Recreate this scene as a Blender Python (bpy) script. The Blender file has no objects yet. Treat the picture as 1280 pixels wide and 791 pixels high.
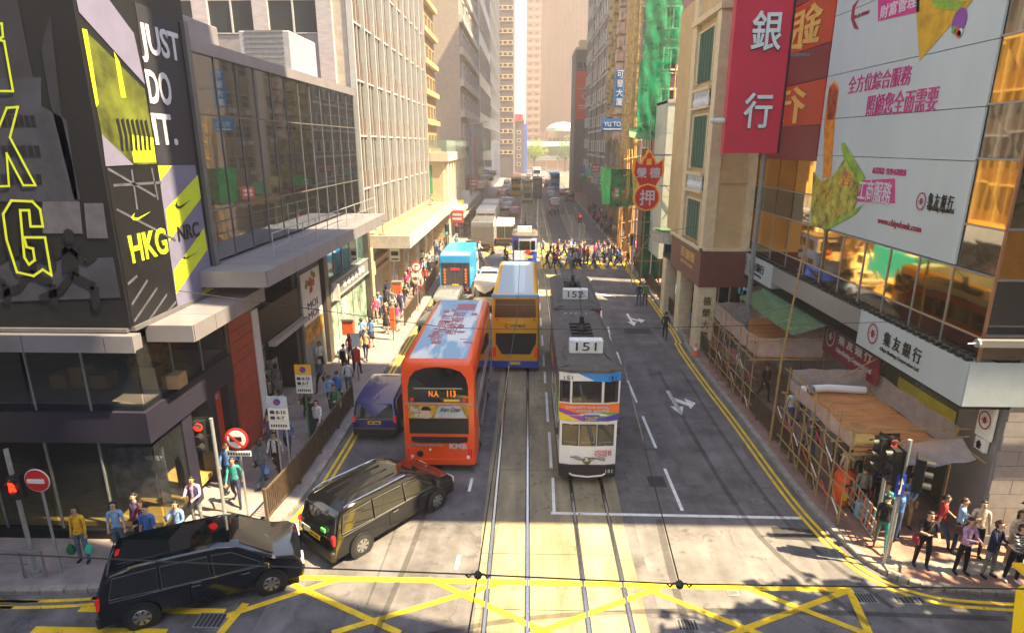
import bpy, bmesh, math, random
from mathutils import Vector, Matrix
R = math.radians
rnd = random.Random(7)
scn = bpy.context.scene
COL = scn.collection
# ------------------------------------------------ camera, sky, sun, exposure
cd = bpy.data.cameras.new('camera'); cam = bpy.data.objects.new('camera', cd); COL.objects.link(cam)
cam.location = (0, 0, 11.4); cam.rotation_euler = (R(90-15.79), 0, R(1.447))
cd.sensor_width = 36; cd.lens = 762/1280*36; cd.clip_start = .1; cd.clip_end = 3000
scn.camera = cam
SUN_AZ, SUN_EL = R(-15), R(57)          # azimuth measured from +X towards +Y
world = bpy.data.worlds.new('World'); scn.world = world; world.use_nodes = True
wn = world.node_tree; bg = wn.nodes['Background']
sky = wn.nodes.new('ShaderNodeTexSky'); sky.sky_type = 'NISHITA'; sky.sun_disc = False
sky.sun_elevation = SUN_EL; sky.sun_rotation = R(90)-SUN_AZ
sky.dust_density = 1.0; sky.air_density = 1.3
wn.links.new(sky.outputs[0], bg.inputs[0]); bg.inputs[1].default_value = .08
sl = bpy.data.lights.new('sun', 'SUN'); sl.energy = 5; sl.angle = R(.5); sl.color = (1, .8, .47)
sun = bpy.data.objects.new('sun', sl); COL.objects.link(sun)
sdir = Vector((math.cos(SUN_EL)*math.cos(SUN_AZ), math.cos(SUN_EL)*math.sin(SUN_AZ), math.sin(SUN_EL)))
sun.rotation_euler = sdir.to_track_quat('Z', 'Y').to_euler(); sun.location = sdir*60
scn.view_settings.view_transform = 'Standard'; scn.view_settings.look = 'None'
scn.view_settings.exposure = 2.55; scn.view_settings.gamma = 1
# ------------------------------------------------ materials
MATS = {}
def mat(name, col=(.5, .5, .5), rough=.6, metal=0, var=.12, scale=3, bump=0, bscale=40, emit=None, estr=0, coat=0, alpha=1, spec=.5, trans=0, stretch=None, brick=None, col2=None):
    if name in MATS: return MATS[name]
    m = bpy.data.materials.new(name); m.use_nodes = True; nt = m.node_tree; b = nt.nodes['Principled BSDF']
    b.inputs['Roughness'].default_value = rough; b.inputs['Metallic'].default_value = metal
    b.inputs['Specular IOR Level'].default_value = spec
    if coat: b.inputs['Coat Weight'].default_value = coat; b.inputs['Coat Roughness'].default_value = .05
    if trans: b.inputs['Transmission Weight'].default_value = trans
    b.inputs['Alpha'].default_value = alpha
    c4 = (*col, 1)
    b.inputs['Base Color'].default_value = c4
    tc = None
    if var or bump:
        tc = nt.nodes.new('ShaderNodeTexCoord'); src = tc.outputs['Object']
        if stretch:
            mp = nt.nodes.new('ShaderNodeMapping'); mp.inputs['Scale'].default_value = stretch
            nt.links.new(src, mp.inputs[0]); src = mp.outputs[0]
    if var:
        n1 = nt.nodes.new('ShaderNodeTexNoise'); n1.inputs['Scale'].default_value = scale; n1.inputs['Detail'].default_value = 5
        n1.inputs['Roughness'].default_value = .65
        nt.links.new(src, n1.inputs['Vector'])
        rp = nt.nodes.new('ShaderNodeValToRGB'); cr = rp.color_ramp
        cr.elements[0].position = .3; cr.elements[1].position = .7
        lo = tuple(x*(1-var*1.6) for x in col); hi = col2 if col2 else tuple(min(1, x*(1+var)) for x in col)
        cr.elements[0].color = (*lo, 1); cr.elements[1].color = (*hi, 1)
        nt.links.new(n1.outputs[0], rp.inputs[0]); nt.links.new(rp.outputs[0], b.inputs['Base Color'])
        mr = nt.nodes.new('ShaderNodeMapRange'); mr.inputs[3].default_value = max(0, rough-.08); mr.inputs[4].default_value = min(1, rough+.1)
        nt.links.new(n1.outputs[0], mr.inputs[0]); nt.links.new(mr.outputs[0], b.inputs['Roughness'])
    if bump:
        n2 = nt.nodes.new('ShaderNodeTexNoise'); n2.inputs['Scale'].default_value = bscale; n2.inputs['Detail'].default_value = 4
        nt.links.new(src, n2.inputs['Vector'])
        bp = nt.nodes.new('ShaderNodeBump'); bp.inputs['Strength'].default_value = bump; bp.inputs['Distance'].default_value = .05
        nt.links.new(n2.outputs[0], bp.inputs['Height']); nt.links.new(bp.outputs[0], b.inputs['Normal'])
    if emit:
        b.inputs['Emission Color'].default_value = (*emit, 1); b.inputs['Emission Strength'].default_value = estr
    MATS[name] = m; return m
def wallmat(name, col, wx=.6, wz=.3, mortar=.7, **k):
    """block-jointed stone/tile: brick texture on the generated wall axes (fine relief only)"""
    m = mat(name, col, **k); nt = m.node_tree; b = nt.nodes['Principled BSDF']
    return m
asphalt = mat('asphalt', (.135, .125, .132), .82, var=.34, scale=.9, bump=.25, bscale=60)
def roadwear(m, streak=.22):
    nt = m.node_tree; b = nt.nodes['Principled BSDF']; src = b.inputs['Base Color'].links[0].from_socket
    tc = nt.nodes.new('ShaderNodeTexCoord'); cur = src
    for sc_, st, lo, hi, a, bb in (((1.6, .05, 1), 1.4, .42, .7, 1.0, 1-streak), ((1, 1, 1), .35, .5, .62, 1.0, 1.22), ((1, 1, 1), 70, .35, .7, .8, 1.2), ((1, 1, 1), 2.3, .62, .7, 1.0, .62)):
        mp = nt.nodes.new('ShaderNodeMapping'); mp.inputs['Scale'].default_value = sc_; nt.links.new(tc.outputs['Object'], mp.inputs[0])
        n = nt.nodes.new('ShaderNodeTexNoise'); n.inputs['Scale'].default_value = st; n.inputs['Detail'].default_value = 6; nt.links.new(mp.outputs[0], n.inputs['Vector'])
        r = nt.nodes.new('ShaderNodeMapRange'); r.inputs[1].default_value = lo; r.inputs[2].default_value = hi; r.inputs[3].default_value = a; r.inputs[4].default_value = bb; nt.links.new(n.outputs[0], r.inputs[0])
        x = nt.nodes.new('ShaderNodeVectorMath'); x.operation = 'MULTIPLY'; nt.links.new(cur, x.inputs[0]); nt.links.new(r.outputs[0], x.inputs[1]); cur = x.outputs[0]
    v = nt.nodes.new('ShaderNodeTexVoronoi'); v.feature = 'DISTANCE_TO_EDGE'; v.inputs['Scale'].default_value = .28; nz = nt.nodes.new('ShaderNodeTexNoise'); nz.inputs['Scale'].default_value = 1.5; nz.inputs['Detail'].default_value = 4
    ad_ = nt.nodes.new('ShaderNodeVectorMath'); ad_.operation = 'ADD'; nt.links.new(tc.outputs['Object'], nz.inputs['Vector']); nt.links.new(tc.outputs['Object'], ad_.inputs[0]); nt.links.new(nz.outputs['Color'], ad_.inputs[1]); nt.links.new(ad_.outputs[0], v.inputs['Vector'])
    r = nt.nodes.new('ShaderNodeMapRange'); r.inputs[1].default_value = 0; r.inputs[2].default_value = .006; r.inputs[3].default_value = .55; r.inputs[4].default_value = 1; nt.links.new(v.outputs['Distance'], r.inputs[0])
    x = nt.nodes.new('ShaderNodeVectorMath'); x.operation = 'MULTIPLY'; nt.links.new(cur, x.inputs[0]); nt.links.new(r.outputs[0], x.inputs[1]); nt.links.new(x.outputs[0], b.inputs['Base Color'])
roadwear(asphalt)
asphalt2 = mat('asphalt_patch', (.155, .145, .15), .85, var=.2, scale=1.2, bump=.25, bscale=60)
asphaltd = mat('asphalt_dark', (.03, .03, .033), .8, var=.2, scale=3, bump=.2, bscale=60)
trackcon = mat('track_concrete', (.3, .25, .16), .75, var=.3, scale=.7, bump=.2, bscale=30, stretch=(1, .35, 1))
roadwear(asphalt2); roadwear(trackcon, .35)
pavem = mat('pavement_brick', (.26, .15, .12), .85, var=.3, scale=1.5, bump=.3, bscale=25)
paveg = mat('pavement_grey', (.24, .205, .205), .85, var=.22, scale=1.2, bump=.3, bscale=25)
kerbm = mat('kerb_stone', (.27, .245, .22), .8, var=.25, scale=4, bump=.2)
yel = mat('road_yellow', (.75, .5, .015), .7, var=.2, scale=2.5, bump=.1)
whi = mat('road_white', (.78, .78, .75), .7, var=.15, scale=3, bump=.1)
def wornpaint(m, amt):
    nt = m.node_tree; b = nt.nodes['Principled BSDF']; src = b.inputs['Base Color'].links[0].from_socket; tc = nt.nodes.new('ShaderNodeTexCoord')
    cur = None
    for sc_, lo in ((5, .62-amt), (28, .66-amt)):
        n = nt.nodes.new('ShaderNodeTexNoise'); n.inputs['Scale'].default_value = sc_; n.inputs['Detail'].default_value = 6; n.inputs['Roughness'].default_value = .7; nt.links.new(tc.outputs['Object'], n.inputs['Vector'])
        r = nt.nodes.new('ShaderNodeMapRange'); r.inputs[1].default_value = lo; r.inputs[2].default_value = lo+.06; nt.links.new(n.outputs[0], r.inputs[0])
        if cur is None: cur = r.outputs[0]
        else:
            x = nt.nodes.new('ShaderNodeMath'); x.operation = 'MAXIMUM'; nt.links.new(cur, x.inputs[0]); nt.links.new(r.outputs[0], x.inputs[1]); cur = x.outputs[0]
    mx = nt.nodes.new('ShaderNodeMix'); mx.data_type = 'RGBA'; nt.links.new(cur, mx.inputs[0]); nt.links.new(src, mx.inputs[6]); mx.inputs[7].default_value = (.1, .09, .085, 1); nt.links.new(mx.outputs[2], b.inputs['Base Color'])
wornpaint(yel, .015); wornpaint(whi, .02)
steel = mat('rail_steel', (.62, .6, .58), .22, 1, var=.1, scale=10)
galv = mat('galvanised', (.42, .44, .46), .45, .6, var=.12, scale=8)
galvd = mat('painted_grey', (.2, .21, .22), .5, .2, var=.15, scale=6)
blackm = mat('black_plastic', (.015, .015, .016), .45, var=0)
rubber = mat('rubber', (.02, .02, .02), .85, var=0)
rimm = mat('wheel_rim', (.55, .55, .56), .3, .9, var=0)
white = mat('white_paint', (.78, .78, .76), .5, var=.08, scale=5)
redp = mat('red_paint', (.62, .03, .025), .45, var=.1)
# ------------------------------------------------ mesh builder
class MB:
    def __init__(s): s.v = []; s.f = []; s.m = []
    def add(s, vs, fs, m=0):
        n = len(s.v); s.v += [tuple(v) for v in vs]; s.f += [tuple(i+n for i in f) for f in fs]; s.m += [m]*len(fs); return s
    def box(s, x0, y0, z0, x1, y1, z1, m=0):
        if x0 > x1: x0, x1 = x1, x0
        if y0 > y1: y0, y1 = y1, y0
        if z0 > z1: z0, z1 = z1, z0
        return s.add([(x0, y0, z0), (x1, y0, z0), (x1, y1, z0), (x0, y1, z0), (x0, y0, z1), (x1, y0, z1), (x1, y1, z1), (x0, y1, z1)],
                     [(0, 3, 2, 1), (4, 5, 6, 7), (0, 1, 5, 4), (1, 2, 6, 5), (2, 3, 7, 6), (3, 0, 4, 7)], m)
    def bbox(s, x0, y0, z0, x1, y1, z1, b=.02, m=0):
        """box with chamfered vertical and top edges"""
        o = lambda i, z: [(x0+i, y0+b+i, z), (x0+b+i, y0+i, z), (x1-b-i, y0+i, z), (x1-i, y0+b+i, z), (x1-i, y1-b-i, z), (x1-b-i, y1-i, z), (x0+b+i, y1-i, z), (x0+i, y1-b-i, z)]
        return s.rings([o(0, z0), o(0, z1-b), o(b*.9, z1)], m)
    def rings(s, rings, m=0, cap=True, closed=True):
        n = len(rings[0]); vs = [p for r in rings for p in r]; fs = []
        for k in range(len(rings)-1):
            for i in range(n if closed else n-1):
                j = (i+1) % n; fs.append((k*n+i, k*n+j, (k+1)*n+j, (k+1)*n+i))
        if cap: fs.append(tuple(range(n))[::-1]); fs.append(tuple((len(rings)-1)*n+i for i in range(n)))
        return s.add(vs, fs, m)
    def tube(s, p, q, r, n=6, r2=None, m=0, cap=True):
        p, q = Vector(p), Vector(q); d = (q-p)
        if d.length < 1e-6: return s
        d.normalize(); a = d.orthogonal().normalized(); b = d.cross(a); r2 = r if r2 is None else r2
        ring = lambda c, rr: [c+(a*math.cos(2*math.pi*i/n)+b*math.sin(2*math.pi*i/n))*rr for i in range(n)]
        return s.rings([ring(p, r), ring(q, r2)], m, cap)
    def path(s, pts, r, n=6, m=0):
        pts = [Vector(p) for p in pts]; rs = []
        a = None
        for i, p in enumerate(pts):
            d = (pts[min(i+1, len(pts)-1)]-pts[max(i-1, 0)]).normalized()
            a = d.orthogonal().normalized() if a is None else (a-d*a.dot(d)).normalized()
            b = d.cross(a); rr = r[i] if isinstance(r, (list, tuple)) else r
            rs.append([p+(a*math.cos(2*math.pi*k/n)+b*math.sin(2*math.pi*k/n))*rr for k in range(n)])
        return s.rings(rs, m)
    def lathe(s, c, prof, n=16, m=0, axis='z', cap=True):
        rs = []
        for r, h in prof:
            ring = []
            for i in range(n):
                t = 2*math.pi*i/n; u, w = r*math.cos(t), r*math.sin(t)
                ring.append((c[0]+u, c[1]+w, c[2]+h) if axis == 'z' else ((c[0]+h, c[1]+u, c[2]+w) if axis == 'x' else (c[0]-u, c[1]+h, c[2]+w)))
            rs.append(ring)
        return s.rings(rs, m, cap)
    def prism(s, pts, d, m=0):
        """polygon (3-D points) pushed along vector d"""
        d = Vector(d); a = [Vector(p) for p in pts]
        return s.rings([a, [p+d for p in a]], m)
    def bar(s, p, q, w, h, m=0, up=(0, 0, 1)):
        p, q = Vector(p), Vector(q); d = (q-p).normalized(); u = Vector(up); sd = d.cross(u)
        if sd.length < 1e-4: sd = d.cross(Vector((1, 0, 0)))
        sd.normalize(); u = sd.cross(d)
        ring = lambda c: [c-sd*w/2-u*h/2, c+sd*w/2-u*h/2, c+sd*w/2+u*h/2, c-sd*w/2+u*h/2]
        return s.rings([ring(p), ring(q)], m)
    def ico(s, c, r, m=0, sub=1, sq=(1, 1, 1), jit=0):
        bm = bmesh.new(); bmesh.ops.create_icosphere(bm, subdivisions=sub, radius=1)
        vs = [(c[0]+v.co.x*r*sq[0]*(1+rnd.uniform(-jit, jit)), c[1]+v.co.y*r*sq[1]*(1+rnd.uniform(-jit, jit)), c[2]+v.co.z*r*sq[2]*(1+rnd.uniform(-jit, jit))) for v in bm.verts]
        fs = [tuple(v.index for v in f.verts) for f in bm.faces]; bm.free()
        return s.add(vs, fs, m)
    def mesh(s, name, mats, off=(0, 0, 0), smooth=False):
        me = bpy.data.meshes.new(name)
        me.from_pydata([(v[0]-off[0], v[1]-off[1], v[2]-off[2]) for v in s.v], [], s.f)
        mats = mats if isinstance(mats, (list, tuple)) else [mats]
        for mm in mats: me.materials.append(mm)
        if any(s.m): me.polygons.foreach_set('material_index', s.m)
        bm = bmesh.new(); bm.from_mesh(me); bmesh.ops.recalc_face_normals(bm, faces=bm.faces)
        bm.to_mesh(me); bm.free()
        if smooth:
            me.polygons.foreach_set('use_smooth', [True]*len(me.polygons))
        return me
BASE = {}
def tag(o, label=None, cat=None, group=None, kind=None):
    if label: o['label'] = label
    if cat: o['category'] = cat
    if group: o['group'] = group
    if kind: o['kind'] = kind
    return o
def thing(name, loc, label, cat, group=None, rz=0):
    o = bpy.data.objects.new(name, None); COL.objects.link(o); o.location = loc; o.rotation_euler = (0, 0, rz)
    o.empty_display_size = .3
    BASE[o.name] = Vector(loc) if not rz else Vector((0, 0, 0))
    return tag(o, label, cat, group)
def part(name, mb, mats, parent=None, smooth=False, label=None, kind=None):
    """mesh object; under a thing its vertices are given in world space (local for rotated things)"""
    off = BASE.get(parent.name, Vector((0, 0, 0))) if parent else Vector((0, 0, 0))
    me = mb.mesh(name, mats, off, smooth) if isinstance(mb, MB) else mb
    o = bpy.data.objects.new(name, me); COL.objects.link(o)
    if parent: o.parent = parent; BASE[o.name] = off
    if smooth and isinstance(mb, MB):
        pass
    return tag(o, label, kind=kind)
def solo(name, mb, mats, label, cat, group=None, smooth=False):
    return tag(part(name, mb, mats, smooth=smooth), label, cat, group)
def struct(name, mb, mats, parent=None, kind='structure'):
    o = part(name, mb, mats, parent)
    if not parent: o['kind'] = kind
    return o
def inst(name, me, loc, parent, rot=None, scale=None):
    """object sharing mesh data, loc in the parent's build space"""
    o = bpy.data.objects.new(name, me); COL.objects.link(o)
    off = BASE.get(parent.name, Vector((0, 0, 0)))
    o.location = Vector(loc)-off; o.parent = parent
    if rot: o.rotation_euler = rot
    if scale: o.scale = scale
    return o
def copy_tree(o, parent=None):
    c = o.copy(); COL.objects.link(c); c.parent = parent
    for ch in o.children: copy_tree(ch, c)
    return c
TXT = {}
def text_mesh(body, bold=0, ext=.5, shear=0):
    k = (body, bold, ext, shear)
    if k in TXT: return TXT[k]
    c = bpy.data.curves.new('lettering', 'FONT'); c.body = body; c.extrude = .02*ext; c.offset = bold; c.shear = shear
    c.resolution_u = 3; c.space_line = .9
    o = bpy.data.objects.new('lettering', c); COL.objects.link(o)
    dg = bpy.context.evaluated_depsgraph_get(); me = bpy.data.meshes.new_from_object(o.evaluated_get(dg))
    bpy.data.objects.remove(o); bpy.data.curves.remove(c)
    xs = [v.co.x for v in me.vertices]; ys = [v.co.y for v in me.vertices]
    x0, x1, y0, y1 = min(xs), max(xs), min(ys), max(ys)
    me.transform(Matrix.Translation((-x0, -y0, 0)))
    TXT[k] = (me, x1-x0, y1-y0); return TXT[k]
def text(body, m, o, u, up, w=None, h=None, parent=None, bold=0, name='lettering', ext=.5, shear=0):
    """lettering whose lower-left corner sits at o, running along u with height along up; w/h in metres"""
    me, W, H = text_mesh(body, bold, ext, shear)
    me = me.copy(); u = Vector(u).normalized(); up = Vector(up).normalized(); n = u.cross(up)
    sx = w/W if w else h/H; sy = h/H if h else sx
    M = Matrix(((u.x*sx, up.x*sy, n.x, o[0]), (u.y*sx, up.y*sy, n.y, o[1]), (u.z*sx, up.z*sy, n.z, o[2]), (0, 0, 0, 1)))
    off = BASE.get(parent.name, Vector((0, 0, 0))) if parent else Vector((0, 0, 0))
    me.transform(Matrix.Translation(-off) @ M); me.materials.clear(); me.materials.append(m)
    ob = bpy.data.objects.new(name, me); COL.objects.link(ob)
    if parent: ob.parent = parent
    return ob
class Pl:
    """a plane frame for flat printed shapes: a,b metres along u,v, lifted by d"""
    def __init__(s, o, u, v): s.o = Vector(o); s.u = Vector(u).normalized(); s.v = Vector(v).normalized(); s.n = s.u.cross(s.v)
    def p(s, a, b, d=0): return s.o+s.u*a+s.v*b+s.n*d
    def poly(s, mb, pts, d=.01, t=.006, m=0): return mb.prism([s.p(a, b, d) for a, b in pts], s.n*t, m)
    def rect(s, mb, a0, b0, a1, b1, d=.01, t=.006, m=0): return s.poly(mb, [(a0, b0), (a1, b0), (a1, b1), (a0, b1)], d, t, m)
    def line(s, mb, pts, w, d=.01, t=.006, m=0, closed=False):
        pts = list(pts)+([pts[0]] if closed else [])
        for i in range(len(pts)-1):
            a, b = Vector(pts[i]), Vector(pts[i+1]); dd = (b-a)
            if dd.length < 1e-5: continue
            dd.normalize(); q = Vector((-dd.y, dd.x))*w/2; a = a-dd*w*.4; b = b+dd*w*.4
            s.poly(mb, [a+q, a-q, b-q, b+q], d+i*.0003, t, m)
        return mb
    def disc(s, mb, a, b, r, d=.01, t=.006, m=0, n=20, ry=None):
        return s.poly(mb, [(a+r*math.cos(2*math.pi*i/n), b+(ry or r)*math.sin(2*math.pi*i/n)) for i in range(n)], d, t, m)
def arc(pts, n=4):
    """Catmull-Rom smoothing of a 2-D polyline"""
    P = [pts[0]]+list(pts)+[pts[-1]]; out = []
    for i in range(1, len(P)-2):
        for k in range(n):
            t = k/n; a, b, c, d = (Vector(P[i-1]), Vector(P[i]), Vector(P[i+1]), Vector(P[i+2]))
            out.append(tuple(.5*((2*b)+(c-a)*t+(2*a-5*b+4*c-d)*t*t+(3*b-a-3*c+d)*t**3)))
    out.append(tuple(P[-1])); return out
# ------------------------------------------------ ground, roads, pavements
struct('ground', MB().add([(-900, -300, -.3), (900, -300, -.3), (900, 1500, -.3), (-900, 1500, -.3)], [(0, 1, 2, 3)]), asphalt2)
struct('road', MB().add([(-90, -40, 0), (90, -40, 0), (90, 420, 0), (-90, 420, 0)], [(0, 1, 2, 3)]), asphalt)
struct('asphalt_patch', MB().box(3.4, -5, -.05, 8.3, 17.05, .002).box(3.6, 17.9, -.05, 5.0, 21.4, .002), asphalt2)
struct('asphalt_patch', MB().add([(7.6, 16.6, .003), (8.8, 16.5, .003), (8.8, 15.9, .003), (7.5, 16, .003)], [(0, 1, 2, 3)])
       .add([(4.3, 18.8, .003), (4.9, 18.8, .003), (4.9, 19.5, .003), (4.3, 19.5, .003)], [(0, 1, 2, 3)]), asphaltd)
tb = MB(); e1, e2 = [], []
for i in range(120):
    y = -10+i*2.2; e1.append((-1.3+rnd.uniform(-.05, .05), y, .004)); e2.append((3.1+rnd.uniform(-.07, .07), y, .004))
n = len(e1); tb.add(e1+e2, [(i, i+n, i+n+1, i+1) for i in range(n-1)])
tracks = struct('tram_track', tb, trackcon)
for x in (-1.0, .067, 1.57, 2.637):
    part('rail_groove', MB().box(x-.07, -10, -.02, x+.07, 250, .007), asphaltd, tracks)
    part('rail', MB().box(x-.035, -10, -.02, x+.035, 250, .014), steel, tracks)
for y in (19.8, 15.1, 12.9):
    part('slab_joint', MB().box(-1.28, y, 0, -.12, y+.02, .006).box(.12, y, 0, 1.5, y+.02, .006).box(1.7, y, 0, 2.55, y+.02, .006), asphaltd, tracks)
left = arc([(-7.4, 250), (-7.4, 60), (-7.38, 30), (-7.36, 20), (-7.5, 17.5), (-7.85, 15.9), (-9, 14.25), (-11, 13.35), (-14, 13.12), (-17, 13.1), (-22, 13.1), (-32, 13.1), (-80, 13.1)], 5)
right = arc([(10.4, 250), (9.9, 60), (9.25, 33), (9.25, 24), (9.22, 19), (9.32, 16.8), (9.65, 14.9), (10.55, 14.0), (12, 13.75), (13.8, 13.7), (16, 13.7), (20, 13.7), (30, 13.7), (80, 13.7)], 5)
def pavement(edge, far, side, m):
    mb = MB(); top = [(x, y, .13) for x, y in edge]+[(*p, .13) for p in far]
    mb.add(top, [tuple(range(len(top)))])
    po = struct('pavement', mb, m)
    # kerb stones: one part per stone near the camera, the rest run on
    pts = []; acc = 0
    P = [Vector(p) for p in edge]
    for i in range(len(P)-1):
        L = (P[i+1]-P[i]).length; k = max(1, int(L/.9))
        if (P[i].y < 48 or P[i+1].y < 48) and abs(P[i].x) < 17:
            k = max(1, int(round(L/.9)))
            for j in range(k): pts.append(P[i].lerp(P[i+1], j/k))
        else: pts.append(P[i])
    pts.append(P[-1]); far_mb = MB()
    for i in range(len(pts)-1):
        a, b = pts[i], pts[i+1]; d = (b-a)
        if d.length < .02: continue
        L = d.length; d.normalize(); nn = Vector((-d.y, d.x))*side; g = d*.012
        z = .134+rnd.uniform(-.003, .005)
        q = [a+g-nn*.04, b-g-nn*.04, b-g+nn*.16, a+g+nn*.16]
        ring = lambda zz, f=0: [(q[0].x+nn.x*f, q[0].y+nn.y*f, zz), (q[1].x+nn.x*f, q[1].y+nn.y*f, zz), (q[2].x, q[2].y, zz), (q[3].x, q[3].y, zz)]
        mb2 = far_mb if L > 1.4 else MB()
        mb2.rings([ring(-.05), ring(z-.02), ring(z, .02)])
        if mb2 is not far_mb: part('kerb_stone', mb2, kerbm, po)
    part('kerb_run', far_mb, kerbm, po)
    return po
pvL = pavement(left, [(-80, 250)], 1 if False else -1, paveg)
pvR = pavement(right, [(80, 250)], 1, pavem)
# pale paving flags near the right corner, tactile strip
for k in range(16):
    x = 9.9+k*.62
    part('paving_slab', MB().box(x, 14.35 if k > 1 else 14.6, .1, x+.6, 14.93, .137), kerbm, pvR)
# utility trench patches and repairs in the road
for k, (x0, x1, y0, y1, m) in enumerate(((-6.6, -5.9, 10.5, 19.5, asphalt2), (5.6, 6.3, 19, 34, asphalt2), (6.9, 8.4, 20.2, 22.6, asphalt2), (3.5, 4.6, 30, 36, asphaltd), (-6.9, -5.7, 24.5, 27.5, asphalt2), (3.3, 4.9, 44, 50, asphaltd), (6.2, 7.9, 36.5, 37.6, asphaltd), (4.2, 4.5, 9, 16.6, asphalt2))):
    z = .0032+.0001*k; j = lambda: rnd.uniform(-.04, .04)
    struct('asphalt_patch', MB().add([(x0+j(), y0, z), (x1+j(), y0+j(), z), (x1+j(), y1, z), (x0+j(), y1+j(), z)], [(0, 1, 2, 3)]), m)
# markings, laid 4 mm over the road
Z = .008
def strip(pts, w, m, parent=None, name='line', z=Z):
    mb = MB(); P = [Vector((p[0], p[1])) for p in pts]; L_, R_ = [], []
    for i, p in enumerate(P):
        d = (P[min(i+1, len(P)-1)]-P[max(i-1, 0)]).normalized(); q = Vector((-d.y, d.x))*w/2
        L_.append((p.x+q.x, p.y+q.y, z)); R_.append((p.x-q.x, p.y-q.y, z))
    n = len(P); mb.add(L_+R_, [(i, i+n, i+n+1, i+1) for i in range(n-1)])
    return struct(name, mb, m, parent)
def offset(edge, d, side):
    out = []; P = [Vector(p) for p in edge]
    for i, p in enumerate(P):
        t = (P[min(i+1, len(P)-1)]-P[max(i-1, 0)]).normalized(); q = Vector((-t.y, t.x))*side
        out.append(p-q*d)
    return out
for e, s in ((left, -1), (right, 1)):
    for d in ((.28, .5) if s < 0 else (.3, .52)):
        strip(offset([p for p in e if p[1] < 75 and abs(p[0]) < 40], d, s), .11, yel, name='yellow_line')
bx = [((-6.9, 13.95), (8.7, 13.85), .2), ((-6.27, 13.68), (-3.02, 12.06), .17), ((-7.5, 12.5), (-5.0, 13.95), .17), ((-4.67, 12.02), (-.6, 13.9), .17),
      ((-2.65, 14.0), (2.2, 11.2), .17), ((-.4, 11.8), (3.6, 13.8), .17), ((3.2, 13.75), (6.6, 11.7), .17), ((3.9, 11.75), (8.57, 13.81), .17), ((8.62, 13.85), (8.2, 11.6), .2),
      ((-7.45, 11.5), (-7.2, 12.95), .2), ((6.0, 13.8), (8.3, 12.3), .17)]
for k, (a, b, w) in enumerate(bx): strip([a, b], w, yel, name='box_junction_line', z=Z+k*.0006)
for x0, x1, y0, y1 in ((-12.0, -8.7, 11.75, 12.05), (-11.3, -8.6, 12.95, 13.08), (-11.35, -7.6, 12.55, 12.75), (-14.5, -13.1, 12.6, 12.72), (-16, -12.6, 12.82, 12.92)):
    struct('crossing_bar', MB().add([(x0, y0, Z), (x1, y0, Z), (x1, y1, Z), (x0, y1, Z)], [(0, 1, 2, 3)]), yel)
strip([(.82, 17.15), (8.72, 17.08)], .14, whi, name='stop_line')
strip([(.92, 17.2), (.96, 19.3)], .1, whi, name='lane_line', z=Z+.001)
for a, b in ((17.39, 20.05), (21.6, 24.5), (25.96, 28.7), (31, 33), (35.2, 38), (40, 43), (45, 47.5), (50, 52.5)):
    strip([(5.07+.0*a, a), (5.07+max(0, b-30)*.025, b)], .11, whi, name='lane_line')
for a, b in ((19.97, 22.87), (23.84, 27.07), (28.2, 29.8), (30.6, 32.4), (34, 36), (38, 40), (42, 44), (46, 48), (50, 52)):
    strip([(.93, a), (.95, b)], .11, whi, name='lane_line')
for a, b in ((18.35, 19.2), (14.4, 15.0)): strip([(-1.93, a), (-1.9, b)], .1, whi, name='lane_line')
def arrow(x, y, L, kind):
    """straight-on arrow pointing at the camera with a side branch"""
    mb = MB(); A = [(x-.0, y), (x+.3, y+1.0), (x+.09, y+.95), (x+.09, y+L), (x-.09, y+L), (x-.09, y+.95), (x-.3, y+1.0)]
    mb.add([(a, b, Z) for a, b in A], [tuple(range(7))])
    if kind: mb.add([(a, b, Z+.001) for a, b in [(x+.09, y+1.5), (x+.55, y+1.0), (x+.55, y+.7), (x+.95, y+1.35), (x+.55, y+1.9), (x+.55, y+1.45), (x+.09, y+1.95)]], [tuple(range(7))])
    struct('road_arrow', mb, whi)
arrow(6.8, 24.6, 2.8, 1); arrow(7.0, 38.2, 3.0, 1)
for k in range(12):   # far zebra bars
    x = -3.2+k*1.13; struct('crossing_bar', MB().add([(x, 57, Z), (x+.5, 57, Z), (x+.5, 61, Z), (x, 61, Z)], [(0, 1, 2, 3)]), yel)
struct('road_marking', MB().add([(5.15, 47, Z), (6.9, 46, Z), (6.9, 46.25, Z), (5.15, 47.4, Z)], [(0, 1, 2, 3)]), whi)
strip([(.9, 62), (2.6, 150)], .2, whi, name='lane_line')
def cover(x, y, w, l, kind=0):
    t = thing('manhole_cover', (x, y, 0), 'dark iron manhole cover set in the road surface', 'manhole cover', 'iron covers set in the road')
    part('frame', MB().box(x-w/2, y-l/2, 0, x+w/2, y+l/2, .009), galvd, t)
    mb = MB()
    for i in range(6):
        a = x-w/2+.04+i*(w-.08)/6; mb.box(a, y-l/2+.04, .003, a+(w-.08)/6-.03, y+l/2-.04, .014)
    part('lid', mb, asphaltd, t); return t
for (x, y, w, l, lab) in ((4.03, 12.5, .55, .4, 'ribbed iron grating in the box junction, left of the crossed lines'), (5.5, 13.65, .3, .22, 'small iron cover touching the yellow box line'), (-7.8, 12.35, .75, .5, 'dark iron cover beside the black van front wheel'),
                          (7.7, 18.0, .35, .25, 'small iron cover in the right lane'), (8.95, 15.3, .3, .5, 'ribbed drain grating by the right kerb'), (10.0, 13.5, .8, .3, 'black drain cover at the right kerb corner'), (8.9, 13.55, .55, .4, 'iron cover at the end of the yellow box line')):
    cover(x, y, w, l)['label'] = lab
tm_ = mat('tyre_black', (.05, .045, .045), .8, var=.3, scale=6, alpha=.35)
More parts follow.
